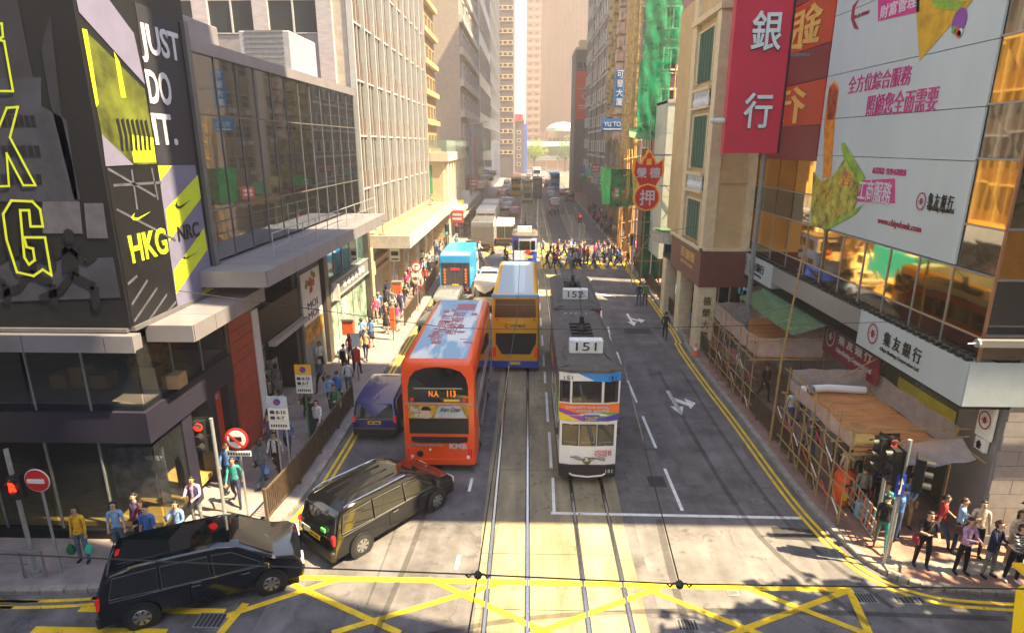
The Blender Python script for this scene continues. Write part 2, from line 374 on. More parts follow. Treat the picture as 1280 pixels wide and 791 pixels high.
for k, (P, w) in enumerate((([(-4, 11.5), (0, 12.6), (5, 13.0), (12, 12.9)], .16), ([(-3.6, 10.8), (0.4, 11.8), (5, 12.1), (12, 12.0)], .16), ([(6.9, 30), (6.8, 22), (7.1, 16), (8.5, 12.6)], .18), ([(8.1, 30), (8.0, 22), (8.2, 16.6), (9.4, 13.2)], .15), ([(-3.3, 30), (-3.2, 18), (-3.6, 12)], .16), ([(4.2, 16.9), (4.0, 13), (4.2, 9)], .2))):
    strip(arc(P, 6), w, tm_, name='tyre_mark', z=.0125+k*.0004)
for k in range(5): strip([(-6.5+k*3.2, 62.5), (-3.3+k*3.2, 70)], .3, yel, name='box_junction_line', z=Z+.001); strip([(-3.3+k*3.2, 62.6), (-6.5+k*3.2, 70)], .3, yel, name='box_junction_line', z=Z+.002)
# haze over the far street
hz = part('haze', MB().box(-910, -310, -1.3, 910, 1510, 108), [mat('haze_air', (1, 1, 1))]); hz['kind'] = 'stuff'
hm = MATS['haze_air'].node_tree; hm.nodes.remove(hm.nodes['Principled BSDF'])
for n_ in list(hm.nodes):
    if n_.type != 'OUTPUT_MATERIAL': hm.nodes.remove(n_)
pv = hm.nodes.new('ShaderNodeVolumePrincipled'); pv.inputs['Density'].default_value = .0016; pv.inputs['Color'].default_value = (1, .89, .84, 1)
pv.inputs['Anisotropy'].default_value = 0
hm.links.new(pv.outputs[0], [n_ for n_ in hm.nodes if n_.type == 'OUTPUT_MATERIAL'][0].inputs['Volume'])

# ------------------------------------------------ shared building pieces
def win_mesh(w, h, fr=.06, d=.12, fm=None, gm=None, cross=0, mid=0, key=None, sill=0):
    """one window: frame proud of the wall, pane set back inside it; x across, z up, outward -y"""
    mb = MB()
    mb.box(-w/2, -d*.5, 0, -w/2+fr, .02, h).box(w/2-fr, -d*.5, 0, w/2, .02, h).box(-w/2+fr, -d*.5, 0, w/2-fr, .02, fr).box(-w/2+fr, -d*.5, h-fr, w/2-fr, .02, h)
    if cross: mb.box(-fr/2, -d*.4, fr, fr/2, 0, h-fr)
    if mid: mb.box(-w/2+fr, -d*.38, h*mid, w/2-fr, 0, h*mid+fr*.7)
    if sill: mb.box(-w/2-.06, -sill, -.08, w/2+.06, .02, 0)
    mb.box(-w/2+fr, -.03, fr, w/2-fr, -.01, h-fr, 1)
    return mb.mesh('window', [fm, gm])
glassd = mat('window_glass_dark', (.02, .024, .03), .06, var=0, spec=.8)
glassb = mat('window_glass_blue', (.05, .08, .11), .08, .3, var=0, spec=.8)
glassw = mat('window_glass_brown', (.035, .024, .02), .3, .0, var=.1, spec=.8)
def tower(name, label, x0, x1, y0, y1, z1, wall, win, faces, z0=0, group=None, cat='building', cap=None, roofm=None, band=None, bandm=None, bpro=.15, ac=0):
    """block with every window its own part; faces = [(side, nu, nv, zlo, zhi, inset)] side in 'F' (towards -Y), 'L' (towards -X), 'R' (towards +X)"""
    t = thing(name, ((x0+x1)/2, (y0+y1)/2, z0), label, cat, group)
    part('wall', MB().box(x0, y0, z0, x1, y1, z1), wall, t)
    mb = MB().box(x0-.15, y0-.15, z1, x1+.15, y1+.15, z1+.5).box(x0+.8, y0+.8, z1+.5, x0+3.2, y0+4, z1+2.2)
    part('parapet', mb, cap or wall, t)
    for side, nu, nv, zl, zh, ins in faces:
        a0, a1 = (x0, x1) if side == 'F' else (y0, y1)
        for i in range(nu):
            a = a0+ins+(a1-a0-2*ins)*(i+.5)/nu
            for j in range(nv):
                z = zl+(zh-zl)*j/nv
                if side == 'F': inst('window', win, (a, y0-.0, z), t)
                elif side == 'R': inst('window', win, (x1, a, z), t, (0, 0, R(90)))
                else: inst('window', win, (x0, a, z), t, (0, 0, R(-90)))
                if ac and rnd.random() < ac:
                    m_ = MATS.get('ac_casing') or mat('ac_casing', (.5, .48, .44), .6, var=.2)
                    if side == 'L': part('air_conditioner', MB().box(x0-.55, a-.4, z-.75, x0-.02, a+.35, z-.2), m_, t)
                    elif side == 'R': part('air_conditioner', MB().box(x1+.02, a-.4, z-.75, x1+.55, a+.35, z-.2), m_, t)
        if ac:
            for k in range(3):
                a = y0+(y1-y0)*(k+.5)/3; xx = x0-.12 if side == 'L' else x1+.12
                if side != 'F': part('drain_pipe', MB().tube((xx, a, zl-1), (xx, a, zh), .09, 5), galvd, t)
        if band:
            mb = MB(); hh, ww = band
            for j in range(nv+1):
                z = zl+(zh-zl)*j/nv-ww
                if side == 'F': mb.box(x0, y0-bpro, z, x1, y0-.001, z+hh)
                elif side == 'R': mb.box(x1+.001, y0+.02, z, x1+bpro, y1-.02, z+hh)
                else: mb.box(x0-bpro, y0+.02, z, x0-.001, y1-.02, z+hh)
            part('floor_band', mb, bandm or wall, t)
    return t
# ------------------------------------------------ LEFT: corner sportswear shop
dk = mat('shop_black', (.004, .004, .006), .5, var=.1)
navy = mat('shop_navy', (.018, .016, .032), .5, var=.12, scale=1)
alu = mat('aluminium_panel', (.27, .255, .29), .35, .35, var=.08, scale=1.2)
alud = mat('aluminium_edge', (.16, .155, .17), .4, .4, var=.08)
lime = mat('print_lime', (.5, .6, .015), .6, var=.05)
limed = mat('print_olive', (.085, .1, .008), .6, var=.5, scale=1.2)
lilac = mat('print_lilac', (.15, .145, .24), .6, var=.06)
pgrey = mat('print_grey', (.02, .02, .032), .6, var=.25, scale=.8)
pgrey2 = mat('print_slate', (.032, .034, .055), .6, var=.3, scale=1.5)
pgrey3 = mat('print_mid_grey', (.08, .08, .11), .6, var=.25, scale=2)
pblack = mat('print_black', (.004, .004, .006), .55, var=.2)
pwhite = mat('print_white', (.55, .55, .62), .6, var=.03)
glshop = mat('shop_glass', (.03, .035, .04), .03, var=0, alpha=.32, spec=.9)
wood = mat('wooden_floor', (.42, .3, .08), .45, var=.25, scale=2, stretch=(1, 6, 1))
redwall = mat('red_board', (.42, .06, .025), .5, var=.2, scale=2)
NX, NY = -10.65, 15.4
shop = thing('shop_building', (-16, 20, 0), 'dark corner sports shop with huge running billboard above grey metal canopy', 'shop building')
part('wall', MB().box(-40, NY, 6.6, NX, 20.3, 17.5).box(-40, 26, 0, NX-1, 38.9, 14.3).box(-40, 20.3, 6.2, NX-.25, 38.9, 14.2), dk, shop)
part('floor_slab', MB().box(-40, NY+.02, 4.2, NX-.03, 20.2, 4.35).box(-40, NY+.02, 6.1, NX-.03, 26, 6.25).box(-40, 23, 0, -12.6, 26, 6.2), dk, shop)
part('interior_floor', MB().box(-40, NY+.15, .4, NX-.15, 22.8, .56), wood, shop)
part('interior_floor', MB().box(-40, NY+.15, 4.35, NX-.1, 20.2, 4.38), paveg, shop)
part('interior_wall', MB().box(-40, 20.5, .6, NX-.2, 20.7, 6.1), mat('shop_interior', (.05, .04, .03), .7, var=.5, scale=1), shop)
part('plinth', MB().box(-40, NY-.1, 0, NX+.05, NY+.1, .42).box(NX-.1, NY+.1, 0, NX+.05, 17.2, .42), dk, shop)
part('fascia_band', MB().box(-40, NY-.12, 3.28, NX+.1, NY+.05, 4.22).box(NX-.1, NY+.05, 3.28, NX+.1, 20.35, 4.22), navy, shop)
for x0 in [-24, -21.6, -19.2, -17, -15.4, -13.72, -12.15]:    # glass panes, two storeys on the cross street side
    x1 = {-12.15: NX}.get(x0, x0+ (1.55 if x0 > -17 else 2.2))
    for z0, z1 in ((4.26, 6.08), (.46, 3.26)):
        part('pane', MB().box(x0+.03, NY, z0, x1-.03, NY+.03, z1), glshop, shop)
    part('mullion', MB().box(x0-.03, NY-.02, 4.22, x0+.02, NY+.05, 6.1).box(x0-.03, NY-.02, .42, x0+.02, NY+.05, 3.28), galvd, shop)
for i, (a, b) in enumerate(((15.45, 17.0), (17.0, 18.6), (18.6, 20.35))):
    part('pane', MB().box(NX-.03, a+.03, 4.26, NX, b-.03, 6.08), glshop, shop)
    part('mullion', MB().box(NX-.05, b-.03, 4.22, NX+.02, b+.03, 6.1), galvd, shop)
part('pane', MB().box(NX-.03, 15.5, .46, NX, 16.9, 3.26), glshop, shop)
for a, b in ((16.95, 17.5), (18.5, 19.0), (19.9, 20.35)): part('pillar', MB().box(NX-.4, a, 0, NX+.03, b, 3.28), navy, shop)
part('poster', MB().box(NX-.3, 19.02, .3, NX-.25, 19.88, 3.2), mat('poster_red', (.6, .07, .02), .5, var=.1), shop)
text('JUMP', pwhite, (NX-.24, 19.1, 2.7), (0, 1, 0), (0, 0, 1), w=.65, h=.22, parent=shop)
part('interior_wall', MB().box(-13, 17.6, 0, -12.8, 20.4, 3.2), dk, shop)
text('WE FLY', pwhite, (-11.45, 16.2, 2.25), (1, 0, 0), (0, 0, 1), w=.55, h=.14, parent=shop)
scr = part('display_screen', MB().box(-12.6, 16.3, .9, -10.95, 16.36, 2.6), mat('display_print', (.04, .05, .09), .3, var=.9, scale=3, col2=(.25, .25, .33)), shop)
for k in range(5):      # stock cartons upstairs
    x = -14.2+k*.62+(.9 if k > 2 else 0); part('carton', MB().bbox(x, 16.6, 4.38, x+.5, 17.1, 4.8+.25*(k % 2), .01), mat('cardboard', (.38, .25, .13), .8), shop)
part('clothes_rack', MB().box(-12.4, 17.5, 4.4, -11.1, 17.7, 5.5), mat('clothes', (.08, .05, .05), .8, var=.9, scale=6, col2=(.5, .3, .05)), shop)
# red boarded wall, board by board
for k in range(15):
    z = .05+k*.405
    if z > 6: break
    part('plank', MB().box(NX-.1, 20.42, z, NX+.06, 22.25, z+.385), redwall, shop)
part('wall', MB().box(NX-.3, 20.37, 0, NX-.1, 22.3, 6.1), dk, shop)
part('orange_emblem', Pl((NX+.2, 20.5, 5.7), (0, 1, 0), (0, 0, 1)).poly(MB(), [(0, 0), (.5, .35), (.45, .05), (.2, -.2)]), mat('orange_paint', (.8, .2, .02), .4), shop)
# canopies: flat roof plus fascia panels
def canopy(root, x0, x1, y0, y1, zb, zt, step, axis='y'):
    part('canopy_deck', MB().box(x0, y0, zb+.03, x1-.05, y1, zt-.03), alu, root)
    if axis == 'y':
        y = y0; part('canopy_panel', MB().box(x0+.02, y0-.05, zb, x1-.02, y0, zt), alu, root)
        while y < y1-.1:
            e = min(y+step, y1); part('canopy_panel', MB().box(x1-.05, y+.012, zb, x1, e-.012, zt), alu, root)
            part('roof_sheet', MB().box(x0+.02, y+.012, zt-.03, x1-.06, e-.012, zt-.008), alu, root); y = e
    else:
        x = x0
        while x < x1-.1:
            e = min(x+step, x1); part('canopy_panel', MB().box(x+.012, y0-.05, zb, e-.012, y0, zt), alu, root); x = e
canopy(shop, -24.3, -10.3, 14.98, 15.35, 6.1, 6.56, 2.2, 'x')
canopy(shop, NX+.02, -9.25, 16.0, 20.7, 6.08, 6.56, 1.2)
canopy(shop, NX-.2, -8.4, 19.1, 36.2, 6.92, 7.45, 1.25)
part('ledge', MB().box(NX-.02, NY, 6.56, NX+.15, 20.0, 6.68).box(-40, NY-.15, 6.56, NX, NY-.0, 6.66), alud, shop)
# billboard artwork
bb = thing('billboard', (-12, 15.3, 6.7), 'black and lime running billboard wrapping the corner above the shop canopy', 'billboard')
part('board', MB().box(-40, NY-.06, 6.68, NX+.06, NY-.003, 16.6).box(NX+.003, NY-.003, 6.68, NX+.06, 19.95, 14.95), pblack, bb)
part('board_frame', MB().box(NX+.0, 19.96, 6.6, NX+.18, 20.2, 15.0), alud, bb)
F = lambda mb, P, d=.01, m=0: mb.prism([(x, NY-.06-d, z) for x, z in P], (0, -.004, 0), m)
S = lambda mb, P, d=.01, m=0: mb.prism([(NX+.06+d, y, z) for y, z in P], (.004, 0, 0), m)
mb = MB(); F(mb, [(-13.84, 12.92), (-11.68, 12.93), (-11.82, 12.28), (-11.26, 11.96), (-11.35, 10), (-14.59, 9.99)]); part('print_building', mb, pgrey2, bb)
mb = MB(); F(mb, [(-13.41, 14.62), (-11.89, 14.61), (-11.88, 12.93), (-13.84, 12.93)]); F(mb, [(-11.54, 13.58), (-11.17, 14.27), (-11.36, 12.15), (-11.28, 10.04), (-11.44, 10.04), (-11.58, 12.51)]); part('print_skyline', mb, pgrey, bb)
mb = MB()
for r in range(4):
    for k in range(7):
        x = -6+k*8; y = 143+r*38
        F(mb, [(a+k*0, b) for a, b in []] or [], .015) if False else None
part('print_road', F(MB(), [(-15, 8.39), (-10.72, 8.58), (-10.7, 7.51), (-15.28, 7.31)]), pgrey2, bb)
part('print_wall', F(MB(), [(-12.27, 10), (-11.32, 10), (-11.4, 9.19), (-12.44, 9.19)]).prism([(x, NY-.07, z) for x, z in [(-11.21, 9.96), (-10.72, 9.96), (-10.76, 9.07), (-11.3, 9.07)]], (0, -.004, 0)), pgrey3, bb)
W4 = [(-12.86, 12.07), (-11.99, 12.07), (-12, 11.81), (-12.92, 11.81), (-13.03, 11.36), (-12.02, 11.36), (-12.04, 11.1), (-13.09, 11.09), (-13.19, 10.67), (-12.13, 10.67), (-12.14, 10.44), (-13.24, 10.43)]
for r in range(3):
    (xa, za), (xb, _), _, (_, zb) = W4[r*4:r*4+4]; wmb = MB()
    for k in range(6):
        x = xa+(xb-xa)*k/6; wmb.prism([(x, NY-.076, za), (x+(xb-xa)/8, NY-.076, za), (x+(xb-xa)/8, NY-.076, zb), (x, NY-.076, zb)], (0, -.004, 0))
    part('print_window_row', wmb, pblack, bb, kind='stuff')
def runner(P0, s, m, flip=1):
    mb = MB(); L = lambda pts, w: [mb.prism([(P0[0]+flip*(a[0]+q[0]*w)*s, NY-.085, P0[1]+(a[1]+q[1]*w)*s), (P0[0]+flip*(a[0]-q[0]*w)*s, NY-.085, P0[1]+(a[1]-q[1]*w)*s), (P0[0]+flip*(b[0]-q[0]*w)*s, NY-.085, P0[1]+(b[1]-q[1]*w)*s), (P0[0]+flip*(b[0]+q[0]*w)*s, NY-.085, P0[1]+(b[1]+q[1]*w)*s)], (0, -.003, 0)) for a, b in zip(pts, pts[1:]) for q in [((b[1]-a[1])/math.dist(a, b), -(b[0]-a[0])/math.dist(a, b))]]
    L([(0, .85), (.08, 1.45)], .17); L([(0, .85), (.45, .6), (.4, .1)], .09); L([(0, .85), (-.3, .5), (-.75, .35)], .08)
    L([(.08, 1.4), (.35, 1.1), (.6, 1.25)], .055); L([(.05, 1.4), (-.3, 1.2), (-.35, .95)], .055)
    mb.prism([(P0[0]+flip*(.12+.13*math.cos(t))*s, NY-.085, P0[1]+(1.66+.16*math.sin(t))*s) for t in [i*.7854 for i in range(8)]], (0, -.003, 0))
    part('print_runner', mb, m, bb)
for (x, z, s) in ((-11.9, 7.05, 1.25), (-13.0, 7.15, 1.2), (-14.2, 7.2, 1.1), (-15.6, 7.1, 1.3)): runner((x, z), s, pblack)
def outline(P, w=.05, m=None):
    mb = MB(); P = list(P)+[P[0]]
    for i, (a, b) in enumerate(zip(P, P[1:])):
        d = math.dist(a, b)
        if d < .01: continue
        ux, uz = (b[0]-a[0])/d, (b[1]-a[1])/d; qx, qz = -uz*w/2, ux*w/2
        a = (a[0]-ux*w/2, a[1]-uz*w/2); b = (b[0]+ux*w/2, b[1]+uz*w/2); yy = NY-.09-.0004*i
        mb.prism([(a[0]+qx, yy, a[1]+qz), (a[0]-qx, yy, a[1]-qz), (b[0]-qx, yy, b[1]-qz), (b[0]+qx, yy, b[1]+qz)], (0, -.003, 0))
    part('lettering', mb, lime, bb)
outline([(-12.86, 14.11), (-12.35, 14.11), (-12.39, 13.83), (-12.51, 13.76), (-12.38, 13.73), (-12.42, 12.62), (-13.22, 12.63)])
outline([(-13.25, 12.26), (-12.98, 12.26), (-13.09, 11.59), (-12.66, 12.24), (-12.38, 12.26), (-12.74, 11.55), (-12.35, 10.4), (-12.66, 10.4), (-12.91, 11.17), (-13.03, 10.38), (-13.42, 10.37)])
outline([(-13.05, 10.02), (-12.52, 10), (-12.36, 9.8), (-12.38, 9.37), (-12.7, 9.37), (-12.65, 9.78), (-12.88, 9.78), (-13.04, 8.57), (-12.96, 8.38), (-12.78, 8.5), (-12.76, 8.8), (-12.92, 8.84), (-12.93, 9.09), (-12.38, 9.09), (-12.42, 8.1), (-12.62, 8.25), (-12.9, 8.08), (-13.32, 8.18), (-13.4, 9.02), (-13.34, 9.68)], .06)
side = [('print_panel', pgrey, [(17.77, 15.07), (19.83, 14.97), (19.72, 10.81), (17.68, 10.83)], .012), ('print_band', lilac, [(15.46, 14.64), (16.68, 14.89), (17.51, 14.24), (17.66, 12.97), (15.47, 14.38)], .014),
        ('print_photo', limed, [(15.48, 14.06), (17.62, 12.84), (17.65, 10.85), (16.62, 10.86), (15.52, 11.63)], .012), ('print_band', lilac, [(15.52, 11.63), (16.59, 10.86), (15.46, 10.86)], .014),
        ('print_stripe', lime, [(15.47, 14.02), (15.64, 14.03), (15.6, 12.35), (15.49, 12.27)], .018), ('print_stripe', lime, [(16.53, 13.66), (16.69, 13.43), (16.72, 12.57), (16.52, 12.56)], .018),
        ('print_stripe', lime, [(16.6, 11.64), (17.65, 11.57), (17.62, 10.9), (16.61, 10.92)], .016),
        ('print_field', lilac, [(17.67, 10.81), (19.7, 10.76), (19.83, 6.66), (17.58, 6.64)], .012), ('print_stripe', lime, [(17.67, 10.81), (18.4, 10.78), (17.68, 10.38)], .02),
        ('print_stripe', lime, [(17.73, 9.55), (19.76, 10.44), (19.76, 9.71), (17.65, 8.63)], .02), ('print_stripe', lime, [(17.67, 7.76), (19.71, 8.76), (19.72, 8.04), (17.6, 7.04)], .02), ('print_stripe', lime, [(18.88, 6.62), (19.79, 7.11), (19.83, 6.66)], .02),
        ('print_field', pblack, [(15.45, 10.82), (17.63, 10.79), (17.54, 6.65), (15.42, 6.66)], .012)]
for nm, m, P, d in side: part(nm, S(MB(), P, d), m, bb)
for P in ([(15.51, 10.8), (17.33, 9.96)], [(15.61, 10.38), (17.7, 10.33)], [(15.57, 9.78), (17.99, 8.62)], [(16.45, 10.74), (16.41, 9.69)], [(17.35, 10.75), (17.42, 9.86)], [(15.5, 7.83), (15.94, 7.96)], [(15.51, 7.26), (16.35, 7.75)], [(15.49, 6.8), (16.72, 7.44)], [(16.13, 6.66), (17.13, 7.15)], [(17.08, 6.68), (17.54, 6.83)]):
    mb = MB(); (y0, z0), (y1, z1) = P; L = math.dist(*P); qy, qz = -(z1-z0)/L*.035, (y1-y0)/L*.035
    S(mb, [(y0+qy, z0+qz), (y0-qy, z0-qz), (y1-qy, z1-qz), (y1+qy, z1+qz)], .024); part('print_line', mb, pgrey3, bb)
def stext(body, P, m, bold=.02, d=.03, **k):
    (y0, z0), (y1, z1) = P
    text(body, m, (NX+.06+d, y0, z0), (0, 1, 0), (0, 0, 1), w=y1-y0, h=z1-z0, parent=bb, bold=bold, **k)
stext('JUST', [(17.74, 13.56), (19.68, 14.59)], pwhite); stext('DO', [(17.74, 12.48), (18.89, 13.39)], pwhite); stext('IT.', [(17.71, 11.36), (18.87, 12.23)], pwhite)
stext('HKG', [(15.83, 8.31), (17.52, 9.07)], lime); stext('NRC', [(18.14, 8.55), (19.38, 9.01)], pblack, .015)
def swoosh(P, m):
    (y0, z0), (y1, z1) = P; w, h = y1-y0, z1-z0
    pts = [(0, .45), (.08, .1), (.28, 0), (1, .75), (.35, .3), (.18, .32), (.12, .55), (.2, .95)]
    S(mbx := MB(), [(y0+a*w, z0+b*h) for a, b in pts], .03); part('swoosh_mark', mbx, m, bb)
swoosh([(16.09, 9.41), (16.97, 9.63)], lime); swoosh([(18.22, 9.5), (19.11, 9.79)], pblack); swoosh([(18.21, 7.98), (19.18, 8.11)], pblack)
for P in ([(17.18, 8.24), (17.45, 8.21)],): pass
# small running figures on the olive photo
for k in range(7):
    y = 16.15+k*.2; S(m7 := MB(), [(y, 11.25), (y+.05, 11.6), (y, 12.0), (y+.12, 12.05), (y+.16, 11.6), (y+.1, 11.2)], .02); part('print_runner', m7, pblack, bb)
# ------------------------------------------------ glass upper floors with mirror reflections
mirr = mat('mirror_glass', (.24, .29, .34), .03, 1, var=0, bump=.03, bscale=.6)
gb = thing('glass_front_building', (-14, 30, 7.5), 'long dark mirror glass shop front above the metal canopy, left side', 'building')
rows = [(7.55, 9.2), (9.25, 12.3), (12.35, 14.2)]
ys = [20.3+i*1.55 for i in range(13)]
for i in range(12):
    for r, (za, zb) in enumerate(rows):
        tl = rnd.uniform(-.004, .004)
        part('pane', MB().add([(NX, ys[i]+.02, za), (NX+tl, ys[i+1]-.02, za), (NX+tl, ys[i+1]-.02, zb), (NX, ys[i]+.02, zb), (NX-.05, ys[i]+.02, za), (NX-.05, ys[i+1]-.02, za), (NX-.05, ys[i+1]-.02, zb), (NX-.05, ys[i]+.02, zb)],
             [(0, 1, 2, 3), (7, 6, 5, 4), (0, 4, 5, 1), (2, 6, 7, 3), (1, 5, 6, 2), (0, 3, 7, 4)]), mirr, gb)
for y in ys[:13]: part('mullion', MB().box(NX-.04, y-.018, 7.5, NX+.03, y+.018, 14.2), alud, gb)
for z in (9.22, 12.32): part('transom', MB().box(NX-.03, 20.3, z-.02, NX+.025, 38.9, z+.03), alud, gb)
part('cornice', MB().box(NX-.3, 20.2, 14.2, NX+.12, 39, 14.6), alu, gb)
part('roof', MB().box(-40, 20.3, 14.3, NX-.3, 38.9, 14.45), paveg, gb)
part('handrail', MB().path([(-8.9, 21, 8.4), (-8.9, 36, 8.4)], .02).path([(-8.9, 21, 7.9), (-8.9, 36, 7.9)], .015), galv, gb)
mb = MB()
for i in range(11): mb.tube((-8.9, 21+i*1.5, 7.45), (-8.9, 21+i*1.5, 8.4), .018, 5)
part('handrail_post', mb, galv, gb)
for (x0, y0, w, l, h, m, lab) in ((-13.5, 30.5, 2.4, 3.6, 2.0, mat('cabin_grey', (.3, .31, .36), .6), 'white cabin on the glass building roof, tall unit'), (-18, 23.5, 4.5, 5, 1.8, alu, 'blue grey plant enclosure on the glass building roof'), (-17.5, 20.8, 3.5, 1.8, 2.6, mat('plant_beige', (.45, .42, .38), .6), 'pale plant box on the roof edge behind the slogan')):
    t = thing('roof_unit', (x0, y0, 14.45), lab, 'roof unit')
    part('casing', MB().bbox(x0, y0, 14.45, x0+w, y0+l, 14.45+h, .04), m, t)
    mb = MB()
    for k in range(int(h/.22)): mb.box(x0+.3, y0-.03, 14.6+k*.22, x0+w-.3, y0-.002, 14.7+k*.22)
    part('louvre', mb, galvd, t)
mb = MB()
for k in range(14):
    mb.box(-17.5+k*.34, 21.9, 14.45, -17.47+k*.34, 21.94, 16.9)
solo('lattice_screen', mb.box(-17.5, 21.9, 16.9, -12.8, 21.94, 17).box(-17.5, 21.9, 15.5, -12.8, 21.94, 15.56), white, 'pale lattice fence on the roof above the slogan billboard', 'screen')
# ------------------------------------------------ street level shops under the canopy (22-39 m)
sf = thing('recessed_shop', (-11, 27, 0), 'dark recessed shop front with teal lit window beneath the long canopy', 'shop front')
teal = mat('teal_display', (.08, .3, .27), .25, var=.8, scale=1.3, col2=(.45, .65, .5))
stone = mat('pale_stone', (.42, .38, .34), .6, var=.15)
part('pillar', MB().box(NX-.5, 22.35, 0, NX+.05, 22.9, 5.2), white, sf)
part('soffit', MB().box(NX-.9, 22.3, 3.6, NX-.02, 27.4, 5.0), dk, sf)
part('step', MB().box(NX-1, 22.9, .1, NX+.0, 30, .2), paveg, sf)
part('display_window', MB().box(-12.0, 23.0, .3, -11.9, 26.9, 3.6), teal, sf)
part('awning_strip', MB().bar((-10.3, 23.2, 3.6), (-10.3, 27.0, 3.6), .3, .2), stone, sf)
part('wall', MB().box(-12.6, 22.9, 0, -12.1, 39, 6.9).box(-12.1, 26.95, 0, NX-.12, 27.5, 6.9), dk, sf)
for k in range(4): part('display_shelf', MB().box(-11.85, 23.2+k*.9, .5, -11.6, 23.8+k*.9, 1.6+.3*(k % 2)), mat('goods', (.3, .25, .2), .6, var=.9, scale=9, col2=(.8, .75, .6)), sf)
bn = thing('shop_banner', (NX, 29, 2), 'tall wall panel with food pictures reading MOI MOI under the canopy', 'sign')
part('back_panel', MB().box(NX-.12, 27.55, .2, NX, 30.5, 6.7), galvd, bn)
part('navy_panel', MB().box(NX+.002, 27.7, 5.5, NX+.03, 30.3, 6.65), mat('navy_print', (.02, .02, .07), .5), bn)
part('emblem', Pl((NX+.03, 27.7, 5.5), (0, 1, 0), (0, 0, 1)).disc(MB(), 1.3, .6, .22), pwhite, bn)
part('salad_photo', MB().box(NX+.002, 27.7, 4.3, NX+.03, 30.3, 5.48), white, bn)
for k in range(22):
    a = rnd.uniform(0, 6.28); r = rnd.uniform(0, .75)
    part('salad_leaf', Pl((NX+.03, 27.7, 4.3), (0, 1, 0), (0, 0, 1)).disc(MB(), 1.3+r*math.cos(a), .58+r*.55*math.sin(a), .16, .01+k*.0004, n=7), [redp, mat('leaf_print', (.12, .3, .04), .6), mat('dish_print', (.35, .08, .03), .6)][k % 3], bn)
part('white_panel', MB().box(NX+.002, 27.7, 2.95, NX+.03, 30.3, 4.28), white, bn)
text('MOI', pblack, (NX+.035, 28.3, 3.62), (0, 1, 0), (0, 0, 1), w=1.4, h=.36, parent=bn); text('MOI', pblack, (NX+.035, 28.3, 3.12), (0, 1, 0), (0, 0, 1), w=1.4, h=.36, parent=bn)
part('food_photo', MB().box(NX+.002, 27.7, 2.0, NX+.03, 30.3, 2.93), mat('food_print', (.12, .05, .02), .6, var=.9, scale=2.5, col2=(.8, .4, .05)), bn)
sh = thing('boutique', (-11, 35, 0), 'two-storey glazed boutique with silver sign band and teal lit window', 'shop front')
part('column', MB().box(NX-.3, 30.6, 0, NX+.2, 31.2, 6.9), mat('bronze_metal', (.12, .1, .09), .4, .5), sh); part('column', MB().box(NX-.3, 39.0, 0, NX+.35, 39.5, 7.2), MATS['bronze_metal'], sh)
part('sign_band', MB().box(NX-.2, 31.2, 3.3, NX+.25, 39, 4.25), galvd, sh)
part('sign_trim', MB().box(NX+.25, 31.2, 3.28, NX+.3, 39, 3.36).box(NX+.25, 31.2, 4.2, NX+.3, 39, 4.27), galv, sh)
for k in range(6): part('sign_letter', MB().box(NX+.25, 33.4+k*.8, 3.62, NX+.3, 33.85+k*.8, 3.95), white, sh)
part('hanging_sign', MB().box(NX+.26, 31.5, 3.3, NX+.6, 31.6, 4.2), white, sh)
tealg = mat('teal_mirror', (.1, .32, .33), .05, .7, var=.5, scale=.7, col2=(.3, .6, .6))
for k in range(5):
    y = 31.25+k*1.55; part('pane', MB().box(NX-.06, y+.03, 4.3, NX, y+1.5, 6.9), mirr if k % 2 else tealg, sh)
    part('pane', MB().box(NX-.06, y+.03, .3, NX, y+1.5, 3.25), teal, sh)
    part('mullion', MB().box(NX-.08, y-.03, .2, NX+.04, y+.03, 3.28).box(NX-.08, y-.03, 4.27, NX+.04, y+.03, 6.9), galv, sh)
for k in range(12): part('light_strip', MB().box(NX+.01, 33.6, .6+k*.2, NX+.03, 34.6, .66+k*.2), whi, sh)
part('stall_riser', MB().box(NX-.1, 31.2, 0, NX+.05, 39, .3), stone, sh)
# ------------------------------------------------ white-finned office block
fin = mat('fin_white', (.38, .385, .4), .5, var=.08, scale=2)
brownp = mat('spandrel_brown', (.1, .07, .06), .5, var=.15)
ob = thing('office_building', (-18, 53, 0), 'tall office block with close white vertical fins and brown windows', 'building')
OY0, OY1, OX = 39.5, 66.2, -10.65
part('wall', MB().box(-34, OY0, 0, OX-.25, OY1, 40), stone, ob)
nb = 30; bw = (OY1-OY0)/nb; fh = 3.35
sp = MB().box(-.05, -bw/2+.07, 0, .1, bw/2-.07, 1.15).mesh('spandrel_panel', brownp)
wn_ = MB().box(-.06, -bw/2+.07, 0, .02, bw/2-.07, 2.1).mesh('window', glassw)
for i in range(nb):
    for j in range(9):
        y = OY0+(i+.5)*bw; z = 5.2+j*fh
        inst('window', wn_, (OX-.2, y, z+1.2), ob)
for i in range(nb):
    for j in range(9): inst('spandrel', sp, (OX-.2, OY0+(i+.5)*bw, 5.2+j*fh), ob)
for i in range(nb+1):
    w, d = (.17, .42) if i % 3 == 0 else (.075, .16)
    part('fin', MB().box(OX-.2, OY0+i*bw-w/2, 5.0, OX+d-.25, OY0+i*bw+w/2, 36), fin, ob)
for j in range(10): part('floor_band', MB().box(OX-.2, OY0, 5.2+j*fh-.06, OX-.06, OY1, 5.2+j*fh+.05), fin, ob)
